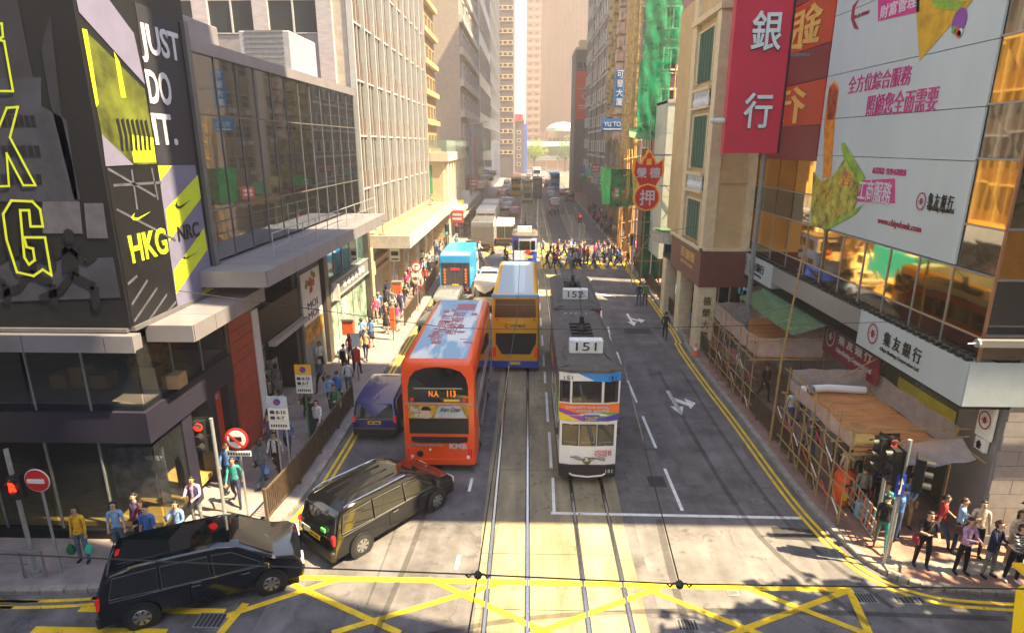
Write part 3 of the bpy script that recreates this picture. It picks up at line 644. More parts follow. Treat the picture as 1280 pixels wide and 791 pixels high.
# end wall facing the camera: ribs and paired windows
endm = mat('end_wall_tile', (.36, .33, .36), .6, var=.12, scale=2, stretch=(1, 1, 5))
x = -11.0; cols = [(-12.1, .9), (-15.9, .9), (-19.5, .9), (-23.3, .9)]
for cx_, w in cols: part('rib', MB().box(cx_-w/2, OY0-.35, 14.3, cx_+w/2, OY0-.001, 40), endm, ob)
ewin = MB().box(-.7, -.05, 0, .7, 0, 1.75).mesh('window', glassd)
ewf = MB().box(-1.45, -.1, -.06, 1.45, -.03, 0).box(-1.45, -.1, 1.75, 1.45, -.03, 1.82).box(-.05, -.12, 0, .05, -.03, 1.75).mesh('window_frame', fin)
espd = MB().box(-1.42, -.05, 0, 1.42, 0, 3.1).mesh('wall_panel', mat('end_panel', (.2, .19, .21), .5, var=.1))
for a in (-14.0, -17.7, -21.4):
    for j in range(5):
        z = 14.6+j*5.0
        inst('window', ewin, (a-.75, OY0-.06, z+3.2), ob); inst('window', ewin, (a+.75, OY0-.06, z+3.2), ob); inst('window_frame', ewf, (a, OY0-.06, z+3.2), ob)
        inst('wall_panel', espd, (a, OY0-.06, z), ob)
# canopy of the office block
oc = thing('canopy', (-9, 54, 4.7), 'long sunlit concrete canopy with white fascia below the finned office block', 'canopy')
tan = mat('canopy_screed', (.34, .27, .15), .75, var=.2, scale=.5, bump=.1)
part('roof', MB().box(OX-.3, 40.6, 4.75, -8.0, 68.6, 5.3), tan, oc)
k = 0
for y in [40.6+i*2.8 for i in range(10)]: part('fascia_panel', MB().box(-8.0, y+.01, 4.65, -7.85, y+2.78, 5.5), fin, oc)
part('fascia_panel', MB().box(OX-.3, 40.4, 4.65, -7.85, 40.6, 5.5), stone, oc)
part('upstand', MB().box(OX-.2, 40.8, 5.3, OX+.35, 66, 5.62), tan, oc)
for y in (42, 63.5): part('vent_post', MB().tube((-10, y, 5.3), (-10, y, 6.3), .05).ico((-10, y, 6.35), .12).tube((-10, y, 5.3), (-10, y, 5.42), .3, 8), galvd, oc)
# arcade shops under it
ar = thing('shop_arcade', (-11, 52, 0), 'beige arcade of shops under the concrete canopy with poster windows', 'shop front')
beige = mat('beige_cladding', (.52, .4, .26), .6, var=.12)
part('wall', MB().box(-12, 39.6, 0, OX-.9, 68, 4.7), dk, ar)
for y in (39.7, 44.8, 50, 55.5, 61, 66): part('pillar', MB().box(OX-.9, y, 0, OX+.3, y+.6, 4.7), beige, ar)
part('sign_board', MB().box(OX-.3, 40.3, 2.85, OX+.32, 44.8, 3.75), beige, ar)
for k in range(13): part('sign_letter', MB().box(OX+.32, 40.8+k*.28, 3.15, OX+.34, 40.98+k*.28, 3.4), mat('sign_brown', (.15, .06, .03), .6), ar)
for k, (y, c) in enumerate(((40.4, (.1, .2, .5)), (45.6, (.5, .35, .2)), (50.8, (.5, .45, .4)), (56.3, (.45, .1, .06)), (61.8, (.5, .06, .04)))):
    part('poster', MB().box(OX-.25, y+.1, 3.8 if k == 0 else .4, OX-.2, y+4.2, 4.65 if k == 0 else 3.6), mat('arcade_print_%s' % 'abcde'[k], c, .4, var=.9, scale=1.6, col2=(.8, .75, .65)), ar)
    part('glass_door', MB().box(OX-.6, y+.1, .1, OX-.55, y+4, 2.8), glassw, ar)
# ------------------------------------------------ left side beyond
pw = win_mesh(1.2, 1.5, .08, .16, fin, glassd, cross=1)
pcol = mat('portico_stone', (.5, .45, .38), .6, var=.1)
po = thing('portico_building', (-10, 77, 0), 'low stone building with fluted sunlit columns and a glass terrace rail', 'building')
part('wall', MB().box(-16, 67.2, 0, -9.1, 88, 9.6), beige, po)
part('cornice', MB().box(-16.1, 66.9, 9.6, -8.5, 88.2, 10.5), pcol, po)
for i in range(8): part('column', MB().box(-9.1, 68.1+i*2.5, 3.8, -8.72, 69.1+i*2.5, 9.6), pcol, po)
part('plinth', MB().box(-9.1, 67.2, 0, -8.65, 88, 3.8), stone, po)
part('front_window', MB().box(-11.2, 67.15, 6.2, -10.3, 67.2, 9.2), mat('green_window', (.05, .3, .15), .2), po)
part('front_window', MB().box(-11.2, 67.15, 3.6, -10.3, 67.2, 5.6), mat('green_window', (.05, .3, .15), .2), po)
part('terrace_glass', MB().box(-16, 67.1, 10.5, -8.7, 67.14, 11.8).box(-8.7, 67.1, 10.5, -8.66, 88, 11.8), mat('rail_glass', (.2, .28, .25), .1, var=0, alpha=.5), po)
part('canopy', MB().box(-8.65, 69, 3.9, -7.3, 96, 4.3).box(-8.65, 69, 3.3, -7.2, 96, 3.5), stone, po)
brw = mat('brown_tile', (.3, .2, .1), .6, var=.15)
t = tower('apartment_building', 'brown tower with ochre balcony bands behind the finned office block', -24, -10.9, 66.4, 75.5, 60, brw, win_mesh(1.6, 1.4, .06, .2, mat('ochre', (.42, .32, .18), .6), glassd), [('R', 4, 14, 11, 53, .3)], band=(.5, .6), bandm=mat('ochre', (.42, .32, .18), .6), bpro=.5)
t = tower('office_building', 'plain grey brown tower above the stone portico, white stepped windows on its side', -20, -9.3, 88.5, 116, 80, mat('taupe_render', (.34, .29, .26), .7, var=.1), win_mesh(3.2, 2.2, .3, .6, fin, glassd), [('R', 5, 16, 8, 72, .5)], band=(.9, 1), bandm=fin, bpro=.5)
t = tower('office_building', 'pale blue grey glass tower on the left, beyond the portico', -22, -8.8, 117, 150, 96, mat('blue_grey_panel', (.36, .42, .48), .35, .2, var=.08), win_mesh(2.6, 4.6, .12, .2, stone, mat('blue_grey_glass', (.3, .38, .46), .15, .4, var=.1)), [('F', 4, 12, 10, 94, .5), ('R', 8, 12, 10, 94, .5)])
t = tower('office_building', 'dark blue glass tower with red tint, far left side of the street', -24, -9.4, 151, 214, 104, mat('dark_blue_panel', (.06, .08, .16), .3, .3, var=.4, scale=.05), win_mesh(3.4, 3.2, .15, .2, galvd, glassb), [('R', 14, 16, 12, 100, 1), ('F', 4, 16, 12, 100, .5)])
t = tower('apartment_building', 'dark tower with small yellow windows beside the gap of sky', -12, -5.0, 216, 240, 100, mat('dark_tower', (.1, .09, .11), .6, var=.2), win_mesh(1.6, 1.3, .2, .3, mat('ochre_far', (.65, .5, .28), .6), glassd), [('F', 4, 26, 8, 98, .2)])
t = tower('shop_building', 'low dark building with a blue flank at the end of the left side', -16, -1.7, 250, 275, 20, mat('dark_tower', (.1, .09, .11), .6), win_mesh(1.5, 1.4, .2, .3, mat('ochre_far', (.65, .5, .28), .6), glassd), [('F', 5, 5, 3, 18, .6)])
part('blue_flank', MB().box(-1.69, 250, 0, -.4, 275, 19), mat('blue_cladding', (.03, .12, .5), .5), t)
part('roof_sign', MB().box(-9, 249.5, 20, -2, 250, 22.5), redp, t)
t = tower('shop_building', 'low blue grey building with a red strip beyond the portico', -14, -8.3, 97, 116, 14.5, mat('pale_blue_render', (.3, .36, .44), .6), pw, [('R', 5, 3, 4, 13.5, .4), ('F', 2, 2, 5, 12, .4)])
part('red_strip', MB().box(-8.3, 97.5, 4, -8.1, 98.6, 12.5), redp, t)
for k, (y, z, c, l) in enumerate(((99, 4.6, (.6, .5, .35), 'cream shop canopy beyond the portico'), (108, 5.2, (.5, .48, .45), 'grey shop canopy further along the left pavement'), (122, 4.4, (.55, .3, .1), 'orange brown shop canopy far along the left pavement'), (135, 4.8, (.4, .38, .36), 'dull grey shop canopy farthest along the left pavement'))):
    t = thing('shop_canopy', (-8, y, z), l, 'canopy'); part('fascia', MB().box(-9.2, y, z, -7.0, y+8, z+.8), mat('canopy_tone_%s' % 'abcd'[k], c, .7), t); part('letter_strip', MB().box(-7.0, y+1, z+.2, -6.97, y+7, z+.6), white, t)
# ------------------------------------------------ closing the street: brown towers, footbridge, dome
bt = mat('brown_tower', (.2, .115, .09), .7, var=.15, scale=.08, stretch=(8, 8, .6)); bt2 = mat('orange_brown_tower', (.3, .16, .11), .7, var=.1)
ow = win_mesh(2.2, 1.6, .2, .2, mat('orange_trim', (.4, .2, .12), .7), glassw)
t = tower('apartment_building', 'slim orange brown tower with rows of windows right of the sky gap', -1.2, 6.0, 318, 345, 98, bt2, ow, [('F', 2, 25, 10, 96, .3)], band=(1.2, 1.4), bandm=mat('salmon', (.36, .21, .16), .7))
t = tower('office_building', 'broad ribbed brown tower closing the end of the street', 6.2, 40, 322, 360, 104, bt, win_mesh(.7, 1.6, .1, .1, bt, glassd), [('F', 5, 26, 10, 102, 1)])
for k in range(26): part('rib', MB().box(6.4+k*1.3, 321.5, 20, 6.9+k*1.3, 321.99, 104), bt, t)
t = thing('domed_pavilion', (15, 300, 0), 'low brown hall with pale green curved roof in front of the towers', 'building')
part('wall', MB().box(9, 295, 0, 24, 310, 17), bt2, t)
part('roof', MB().rings([[(16.5+8.3*math.cos(a)*s, 302+8*math.sin(a)*s, z) for a in [i*.5236 for i in range(12)]] for s, z in ((1, 17), (.96, 18.5), (.75, 20), (.4, 21), (.05, 21.4))]), mat('verdigris', (.3, .45, .38), .6), t)
for k in range(8): part('window', MB().box(9.8+k*1.8, 294.9, 10, 10.9+k*1.8, 295, 14), glassd, t)
fb = thing('footbridge', (14, 285, 0), 'covered footbridge with pale green roof crossing the far end of the street', 'footbridge')
part('roof', MB().add([(-3, 280, 10.6), (33, 280, 10.6), (33, 286, 12.4), (-3, 286, 12.4), (-3, 280, 10.2), (33, 280, 10.2), (33, 286, 12), (-3, 286, 12)], [(0, 1, 2, 3), (7, 6, 5, 4), (0, 4, 5, 1), (1, 5, 6, 2), (2, 6, 7, 3), (3, 7, 4, 0)]), mat('pale_green_roof', (.42, .55, .47), .5, var=.15, scale=1, stretch=(1, .05, .05)), fb)
part('deck', MB().box(-3, 280.5, 4.4, 33, 286, 5.3), mat('pale_green_roof', (.42, .55, .47)), fb)
part('parapet', MB().box(-3, 280.4, 5.3, 33, 280.7, 6.4), stone, fb)
for k in range(8): part('column', MB().box(-2+k*5, 281, 0, -1.4+k*5, 281.6, 10.4), stone, fb)
part('stair_tower', MB().box(22.5, 276, 0, 24, 280, 9), mat('teal_frame', (.05, .45, .4), .5), fb)
part('back_wall', MB().box(-3, 286.2, 5, 33, 286.4, 10.5), galvd, fb)
leafl = mat('leaf_light', (.2, .28, .03), .7, var=.4, scale=2); leafd = mat('leaf_green', (.05, .13, .03), .7, var=.4, scale=2); bark = mat('bark', (.1, .07, .05), .9)
def tree(x, y, h, r, m, label):
    t = thing('street_tree', (x, y, 0), label, 'tree')
    mb = MB().path([(x, y, 0), (x+.2, y, h*.3), (x, y+.1, h*.5)], [.35, .25, .16])
    for k in range(5):
        a = k*1.3; mb.path([(x+.1, y, h*.38), (x+r*.4*math.cos(a), y+r*.4*math.sin(a), h*.6), (x+r*.7*math.cos(a), y+r*.7*math.sin(a), h*.78)], [.14, .08, .04], 5)
    part('trunk', mb, bark, t)
    mb = MB()
    for k in range(1500):
        a, b = rnd.uniform(0, 6.28), rnd.uniform(-1, 1); q = rnd.random()**.4; c = [(0, 0, 0), (.5, .2, .1), (-.5, -.1, 0), (.1, -.4, .35), (0, .3, -.3)][k % 5]
        rr = r*.62*q; s = math.sqrt(1-b*b)
        p = Vector((x+c[0]*r+rr*s*math.cos(a), y+c[1]*r+rr*s*math.sin(a), h*.68+c[2]*r+rr*b*1.05)); u = Vector((rnd.uniform(-1, 1), rnd.uniform(-1, 1), rnd.uniform(-1, 1))).normalized()*.3; w = u.orthogonal().normalized()*.22
        mb.add([p-u, p+w, p+u, p-w], [(0, 1, 2, 3)])
    part('crown', mb, m, t)
tree(2.6, 262, 12.5, 5.6, leafl, 'yellow green street tree in front of the footbridge, left of the pair')
tree(15.8, 268, 12.5, 6.2, leafd, 'darker green street tree in front of the footbridge, right of the pair')

# ------------------------------------------------ RIGHT: bank building
gold = mat('golden_glass', (.75, .42, .09), .04, 1, var=0, bump=.05, bscale=.5)
gold2 = mat('smoked_glass', (.3, .28, .25), .04, 1, var=0, bump=.05, bscale=.5)
pale = mat('pale_board', (.44, .51, .54), .4, var=.07, scale=.35, stretch=(1, 1, .3))
crim = mat('crimson_panel', (.2, .01, .03), .4, var=.1); rust = mat('rust_red_panel', (.5, .035, .01), .4, var=.1)
mag = mat('print_magenta', (.5, .02, .2), .5, var=.05); dred = mat('print_dark_red', (.3, .01, .05), .5, var=0)
metalp = mat('bank_metal', (.33, .33, .34), .3, .5, var=.06, scale=2)
gran = mat('granite_slab', (.3, .27, .28), .6, var=.12, scale=3)
BX, BY = 12.1, 15.7
bk = thing('bank_building', (16, 24, 0), 'bank building with golden mirror glass and huge pale advertising wall', 'bank building')
part('shade_overhang', MB().box(BX+.2, 12.2, 26, 40, BY+.09, 58), galvd, bk)  # overhang added above the view to shade the left of the junction
part('core', MB().box(BX+.1, BY+.1, 5.8, 40, 20.8, 58).box(BX+.1, 20.8, 5.8, 40, 33.6, 27).box(13.3, BY+.1, 0, 40, 33.3, 5.8), galvd, bk)
def pane(y0, y1, z0, z1, m, x=BX, t=.006):
    j = [rnd.uniform(-t, t) for _ in range(4)]
    mb = MB().add([(x+j[0], y0, z0), (x+j[1], y1, z0), (x+j[2], y1, z1), (x+j[3], y0, z1), (x+.05, y0, z0), (x+.05, y1, z0), (x+.05, y1, z1), (x+.05, y0, z1)], [(0, 1, 2, 3), (7, 6, 5, 4), (0, 4, 5, 1), (2, 6, 7, 3), (1, 5, 6, 2), (0, 3, 7, 4)])
    part('pane', mb, m, bk)
yy = [15.72, 17.3, 18.85, 20.4, 21.95, 23.5, 25.05, 26.6, 28.5, 30.4, 32.3, 33.5]
for i in range(11):
    a, b = yy[i]+.02, yy[i+1]-.02
    pane(a, b, 5.86, 6.4, gold2); pane(a, b, 6.44, 8.05, gold)
    if i >= 7: pane(a, b, 8.09, 9.3, gold2); pane(a, b, 9.34, 10.7, gold)
zs = [8.1, 9.28, 11.02, 12.4, 14.05, 15.6, 17.2]
for k in range(6): pane(15.74, 17.2, zs[k]+.03, zs[k+1]-.03, gold if k % 2 else gold2)
for z in (6.42, 8.07, 9.3): part('transom', MB().box(BX-.04, 15.72 if z < 8.1 else 26.6, z-.02, BX+.02, 33.5, z+.02), metalp, bk)
for y in yy: part('mullion', MB().box(BX-.03, y-.02, 5.84, BX+.02, y+.02, 8.07), metalp, bk)
for z in zs[1:]: part('transom', MB().box(BX-.04, 15.7, z-.025, BX+.02, 17.25, z+.025), metalp, bk)
part('corner_post', MB().box(BX-.04, BY-.04, 5.8, BX+.02, BY+.02, 20), mat('copper_trim', (.45, .22, .12), .4, .6), bk)
for i, (xa, xb) in enumerate(((12.12, 13.6), (13.62, 15.2), (15.22, 17))):    # cross street side
    for k, (za, zb) in enumerate(((5.86, 6.5), (6.54, 8.0), (8.04, 9.3), (9.34, 11), (11.04, 12.4), (12.44, 14), (14.04, 16))):
        part('pane', MB().box(xa, BY, za, xb, BY+.04, zb), (gold, gold2, glassd)[(k+1) % 3], bk)
for z in (6.52, 8.02, 9.32, 11.02, 12.42, 14.02): part('transom', MB().box(12.1, BY-.05, z-.03, 17, BY+.01, z+.03), metalp, bk)
for x in (13.61, 15.21): part('mullion', MB().box(x-.03, BY-.04, 5.8, x+.03, BY+.01, 16), metalp, bk)
part('projecting_beam', MB().box(11.5, 15.0, 6.42, 18, 15.16, 6.6), metalp, bk)
part('beam_tip', MB().lathe((11.48, 15.08, 6.51), [(.12, 0), (.12, .06)], 8, axis='x').tube((11.5, 15.08, 6.51), (11.2, 15.0, 6.52), .02), galv, bk)
# fascia
part('fascia_panel', MB().box(11.87, BY, 4.5, BX+.5, 21.2, 5.76), pale, bk)
part('fascia_panel', MB().box(11.9, 21.22, 4.9, BX+.5, 29.3, 5.7), metalp, bk)
part('fascia_panel', MB().box(11.87, 29.32, 4.6, BX+.5, 33.5, 5.76), pale, bk)
part('fascia_panel', MB().box(11.9, BY-.03, 4.5, 40, BY-.001, 5.76), mat('fascia_blue_grey', (.36, .42, .5), .4, var=.05), bk)
mb = MB()
for k in range(56):
    y = BY+.1+k*.32; part('grating_bar', MB().box(11.85, y, 5.77, BX-.06, y+.16, 5.84), dk, bk) if k < 40 else mb.box(11.85, y, 5.77, BX-.06, y+.16, 5.84)
part('grating_run', mb, dk, bk, kind='stuff')
def logo(P, y, z, r, m, ring=True, k=1):
    """round emblem facing the road (viewed from -X, so u runs towards -Y)"""
    pl = Pl((P, y, z), (0, -1, 0), (0, 0, 1)); mb = MB()
    for i in range(20):
        a, b = i*math.pi/10, (i+1)*math.pi/10
        pl.poly(mb, [(r*math.cos(a)*.85, r*math.sin(a)), (r*.72*math.cos(a), r*.86*math.sin(a)), (r*.72*math.cos(b), r*.86*math.sin(b)), (r*.85*math.cos(b), r*math.sin(b))], .01)
    pl.rect(mb, -r*.2, -r*.35, r*.2, r*.35, .01); pl.rect(mb, -r*.45, -r*.06, r*.45, r*.06, .012)
    return mb
def rtext(body, x, y0, z0, y1, z1, m, parent, **k):
    """lettering on a wall facing the road; y0 > y1 (reads towards the camera)"""
    return text(body, m, (x, y0, z0), (0, -1, 0), (0, 0, 1), w=y0-y1, h=z1-z0, parent=parent, **k)
part('emblem', logo(11.86, 20.25, 5.15, .36, dred), dred, bk)
rtext('集 友 銀 行', 11.85, 19.6, 4.98, 17.6, 5.45, pblack, bk, bold=.01)
rtext('Chiyu Banking Corporation Ltd.', 11.85, 19.7, 4.72, 17.6, 4.88, pblack, bk, shear=.3)
part('emblem', logo(11.86, 33.0, 5.2, .36, dred), dred, bk)
rtext('集友銀行', 11.85, 32.4, 5.05, 30.3, 5.5, pblack, bk, bold=.01)
rtext('Chiyu Banking', 11.85, 32.4, 4.8, 30.6, 4.95, pblack, bk)
# street level
part('shop_pane', MB().box(13.18, 17.4, .3, 13.24, 19.4, 4.4), mat('bank_glass_green', (.16, .22, .16), .08, .6, var=0), bk)
part('shop_pane', MB().box(13.18, 19.44, .3, 13.24, 21.4, 4.4), MATS['bank_glass_green'], bk)
part('shop_pane', MB().box(13.18, 21.44, .3, 13.24, 23.4, 4.4), MATS['bank_glass_green'], bk)
for y in (19.42, 21.42): part('pane_clip', MB().box(13.1, y-.04, 2.2, 13.18, y+.04, 2.3).box(13.1, y-.04, 3.6, 13.18, y+.04, 3.7), galvd, bk)
part('yellow_counter', MB().box(13.16, 17.5, 3.1, 13.175, 20.5, 3.5), mat('yellow_print', (.6, .5, .05), .4), bk)
part('pier', MB().box(13.15, 15.76, 0, 13.4, 17.38, 4.5), metalp, bk)
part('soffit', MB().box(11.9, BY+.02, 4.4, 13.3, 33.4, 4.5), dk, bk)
part('wall_panel', MB().box(13.1, 23.42, 0, 13.25, 28, 4.4), metalp, bk)
part('wall_panel', MB().box(13.1, 28.02, 0, 13.25, 30.5, 4.4), mat('grey_tile', (.28, .28, .28), .6), bk)
part('poster', MB().box(13.02, 30.6, .8, 13.1, 33.2, 4.2), white, bk)
part('poster_portrait', Pl((13.01, 31.6, 1.6), (0, -1, 0), (0, 0, 1)).poly(MB(), [(-.5, 0), (-.5, .7), (-.2, 1), (-.25, 1.6), (0, 1.9), (.25, 1.6), (.2, 1), (.5, .7), (.5, 0)]), mat('portrait_print', (.35, .2, .14), .6, var=.6, scale=4), bk)
# granite slabs on the cross street wall
for r in range(9):
    off = .55*(r % 2)
    for c in range(8):
        x0 = 13.25+c*1.1-off; x1 = x0+1.085
        if x1 < 13.3: continue
        part('slab', MB().box(max(13.22, x0), BY-.0, .45+r*.45, x1, BY+.1+rnd.uniform(0, .006), .885+r*.45), gran, bk)
part('plinth', MB().box(13.2, BY-.03, 0, 24, BY+.1, .44), galvd, bk)
t = thing('light_box_sign', (13, 16.2, 3.2), 'white light box with round red emblem on the grey bank pier', 'sign')
part('panel', MB().bbox(13.0, 15.85, 3.35, 13.1, 16.45, 4.35, .02), white, t); part('panel', MB().box(13.0, 15.95, 2.95, 13.1, 16.35, 3.32), white, t)
part('emblem', logo(12.995, 16.15, 3.88, .27, dred), dred, t); part('arrow_mark', Pl((12.995, 16.25, 3.0), (0, -1, 0), (0, 0, 1)).poly(MB(), [(0, 0), (.15, 0), (.15, .12), (.2, .12), (.08, .26), (-.04, .12), (0, .12)]), pblack, t)
# big advertising wall
ad = thing('advertising_wall', (12.1, 22, 8.1), 'huge pale bank advertisement with fruit and Chinese lettering over the golden glass', 'billboard')
AX = 12.04
zz = [8.12, 10.95, 12.35, 14.0, 16.2, 18.5]
for k in range(5):
    part('ad_panel', MB().box(AX, 17.25, zz[k]+.012, BX, 26.55, zz[k+1]-.012), pale, ad)
A = lambda P, d=.01, m=0: MB().prism([(AX-d, y, z) for y, z in P], (-.006, 0, 0), m)
yellowm = mat('print_mango', (.6, .34, .005), .5, var=.3, scale=1.5); greenm = mat('print_leaf_green', (.22, .4, .03), .5, var=.4, scale=2)
part('print_cone', A([(21.25, 15.71), (18.53, 15.15), (20.5, 13.86)]), yellowm, ad)
part('print_ribbon', A([(20.41, 15.54), (19.65, 15.38), (18.75, 15.16), (19.19, 15), (20.15, 15.27)], .02), greenm, ad)
part('print_plum', Pl((AX, *[(18.94, 14.69)][0]), (0, -1, 0), (0, 0, 1)).disc(MB(), 0, 0, .3, .02, ry=.34), mat('print_purple', (.2, .04, .3), .5), ad)
for k, c in enumerate(((.05, .35, .05), (.6, .03, .03), (.7, .7, .6))): part('print_berry', Pl((AX, *[(19.08, 14.49)][0]), (0, -1, 0), (0, 0, 1)).disc(MB(), k*.14, -.05*k, .1, .03), mat('berry_%s' % 'abc'[k], c, .5), ad)
part('print_cherry', Pl((AX, *[(18.84, 14.35)][0]), (0, -1, 0), (0, 0, 1)).disc(MB(), 0, 0, .1, .03), redp, ad)
part('print_stick', A([(25.77, 10.08), (25.09, 10.12), (25.42, 12.31), (25.43, 13.43), (25.86, 13.79), (26.27, 13.62), (26.3, 12.34)]), mat('print_carrot', (.75, .25, .02), .5, var=.3), ad)
part('print_stick_top', A([(26.09, 12.33), (25.48, 12.31), (25.47, 13.34), (25.9, 13.7), (26.23, 13.49)], .02), mat('print_rust', (.35, .06, .02), .5, var=.7, scale=3), ad)
part('print_packet', A([(26.7, 10.3), (25.78, 9.89), (25.03, 10.12), (24.14, 10.93), (22.68, 10.24), (23, 9.07), (25.11, 8.12), (26.33, 8.06)], .015), mat('print_packet', (.5, .45, .01), .5, var=.6, scale=2.5, col2=(.65, .6, .08)), ad)
part('print_packet_edge', A([(24.64, 11.4), (24.41, 11.46), (22.57, 10.25), (22.81, 9.95), (24.32, 10.93)], .022), greenm, ad)
part('print_packet_edge', A([(25.11, 8.12), (22.89, 9.09), (22.41, 9.33), (22.84, 8.92), (25.06, 7.96)], .022), greenm, ad)
for k in range(30):
    y, z = 25.9-rnd.random()*2.2, 8.45+rnd.random()*1.6
    part('print_noodle', Pl((AX, y, z), (0, -1, 0), (0, 0, 1)).line(MB(), [(0, 0), (rnd.uniform(-.25, .25), .15), (rnd.uniform(-.2, .2), .32)], .05, .024+k*.0003), yellowm, ad)
rtext('吉', 12.015, *[(24.19, 9.86)][0], *[(23.5, 10.37)][0], redp, ad)
rtext('全方位綜合服務', 12.02, *[(24.69, 13.2)][0], *[(20.81, 13.81)][0], mag, ad)
rtext('照顧您全面需要', 12.02, *[(23.19, 12.33)][0], *[(19.28, 13.06)][0], mag, ad)
part('print_box', A([(23.13, 10.1), (20.77, 10.31), (20.54, 9.53), (22.92, 9.37)], .01), mag, ad)
rtext('工商服務', 12.02, *[(22.88, 9.43)][0], *[(20.82, 10.18)][0], pwhite, ad, bold=.01)
rtext('商業貸款  管理可選優惠', 12.02, *[(22.15, 10.41)][0], *[(20.2, 10.62)][0], mag, ad)
part('print_box', A([(23.5, 16.18), (21.13, 16), (20.93, 15.31), (23.29, 15.46)], .01), mag, ad)
rtext('財富管理', 12.02, *[(23.2, 15.49)][0], *[(21.14, 15.92)][0], pwhite, ad, bold=.01)
part('print_arc', A([(24.8, 16.5), (25.26, 16.32), (25.25, 15.89), (24.9, 15.5), (24.54, 15.41), (25.01, 15.84), (25.06, 16.23)], .012), dred, ad)
rtext('集友理財', 12.02, *[(25.06, 15.83)][0], *[(23.95, 15.96)][0], dred, ad)
y, z = [(19.2, 9.71)][0]; part('emblem', logo(12.03, y, z, .27, dred), dred, ad)
rtext('集 友 銀 行', 12.02, *[(18.88, 9.57)][0], *[(17.76, 9.99)][0], pblack, ad, bold=.01)
rtext('Chiyu Banking Corporation Ltd.', 12.02, *[(18.85, 9.45)][0], *[(17.65, 9.64)][0], pblack, ad)
rtext('www.chiyubank.com', 12.02, *[(19.95, 8.88)][0], *[(17.71, 9.14)][0][:1], 0, 0, ad) if False else rtext('www.chiyubank.com', 12.02, 21.35, 8.72, 18.95, 9.0, dred, ad, bold=.01)
# crimson and rust panels with mirrored characters
for k, (za, zb, m) in enumerate(((10.72, 12.15, crim), (12.18, 13.95, rust), (13.98, 15.3, crim), (15.33, 17.3, rust), (17.33, 19, crim))):
    part('wall_panel', MB().box(12.03, 26.62, za, BX, 33.3, zb), m, ad)
goldl = mat('print_gold', (.7, .42, .1), .5, var=.1)
def mtext(body, y0, z0, y1, z1):
    text(body, goldl, (12.0, y1, z0), (0, 1, 0), (0, 0, 1), w=y0-y1, h=z1-z0, parent=ad, bold=.015)
mtext('行', 32.2, 12.3, 28.2, 13.85); mtext('銀', 31.4, 15.4, 27.6, 17.1)
# projecting crimson sign
t = thing('hanging_bank_sign', (9.9, 28, 11), 'tall crimson sign with white characters 銀行 jutting over the road', 'sign')
part('panel', MB().box(8.6, 28.05, 11.0, 10.95, 28.5, 20.5), mat('crimson_sign', (.52, .015, .055), .45, var=.08, scale=.6), t)
part('side_frame', MB().box(10.95, 28.0, 11, 11.03, 28.52, 20.5), dk, t)
part('bracket', MB().box(10.2, 28.4, 15, 12.1, 28.48, 15.12), galvd, t); part('bracket', MB().box(10.2, 28.4, 18.4, 12.1, 28.48, 18.52), galvd, t)
silv = mat('sign_silver', (.62, .72, .76), .4, .1, var=.05)
for ch, (x0, z0, w, h) in (('行', (9.3, 12.05, 1.2, 1.45)), ('銀', (9.3, 15.15, 1.25, 1.55))):
    text(ch, dk, (x0-.0, 28.02, z0-.05), (1, 0, 0), (0, 0, 1), w=w+.05, h=h+.05, parent=t, bold=.02, name='letter_shadow'); text(ch, silv, (x0, 27.96, z0), (1, 0, 0), (0, 0, 1), w=w, h=h, parent=t, bold=.012, ext=2)
# crimson name board over the scaffold
t = thing('name_board', (12, 20, 4), 'crimson board with white lettering 集友銀行 and round emblem above the wooden platform', 'sign')
part('panel', MB().box(12.42, 20.55, 3.1, 12.5, 24.6, 4.4), crim, t)
part('emblem', logo(12.41, 24.05, 3.85, .42, pwhite), pwhite, t)
rtext('集 友 銀 行', 12.4, 23.4, 3.75, 21.0, 4.25, pwhite, t, bold=.012)
rtext('Chiyu Banking Corporation Ltd.', 12.4, 23.5, 3.35, 20.9, 3.6, pwhite, t, shear=.3)
t = thing('glass_awning', (12, 26, 4.3), 'green glass awning below the grey bank fascia', 'awning')
gg = mat('green_glass', (.12, .25, .12), .15, .2, var=.2, alpha=.85)
for k in range(4):
    y = 23.6+k*1.6; part('glass_sheet', MB().add([(10.6, y, 4.05), (11.88, y, 4.45), (11.88, y+1.56, 4.45), (10.6, y+1.56, 4.05), (10.6, y, 4.02), (11.88, y, 4.42), (11.88, y+1.56, 4.42), (10.6, y+1.56, 4.02)], [(0, 1, 2, 3), (7, 6, 5, 4), (0, 4, 5, 1), (2, 6, 7, 3), (1, 5, 6, 2), (0, 3, 7, 4)]), gg, t)
    part('awning_arm', MB().bar((10.6, y-.02, 4.04), (11.88, y-.02, 4.44), .04, .06), galvd, t)
# ------------------------------------------------ cream arcade building
cream = mat('cream_render', (.55, .41, .22), .75, var=.1, scale=.8, bump=.05); creamp = mat('cream_pale', (.66, .55, .36), .7, var=.1); maroon = mat('maroon_cladding', (.16, .05, .035), .45, var=.12, scale=2)
shut = mat('green_shutter', (.02, .1, .07), .5, var=.25, scale=6)
cb = thing('arcade_building', (11, 37, 0), 'cream rendered building with green windows above a dark red fascia and pillars', 'building')
part('wall', MB().box(9.75, 33.3, 5.8, 14, 43, 19.5), cream, cb)
part('pilaster', MB().box(9.5, 33.15, 5.8, 10.1, 33.9, 17.8), creamp, cb); part('pilaster', MB().box(9.5, 37.8, 5.8, 9.76, 38.6, 24), creamp, cb); part('pilaster', MB().box(11.6, 33.2, 5.8, 12.05, 33.31, 18), creamp, cb)
part('cornice', MB().box(9.4, 33.0, 17.8, 14, 33.6, 18.1).box(9.4, 33.6, 17.8, 9.76, 38.6, 18.1), creamp, cb)
part('string_course', MB().box(10.1, 33.2, 9.4, 11.6, 33.31, 10.2), cream, cb)
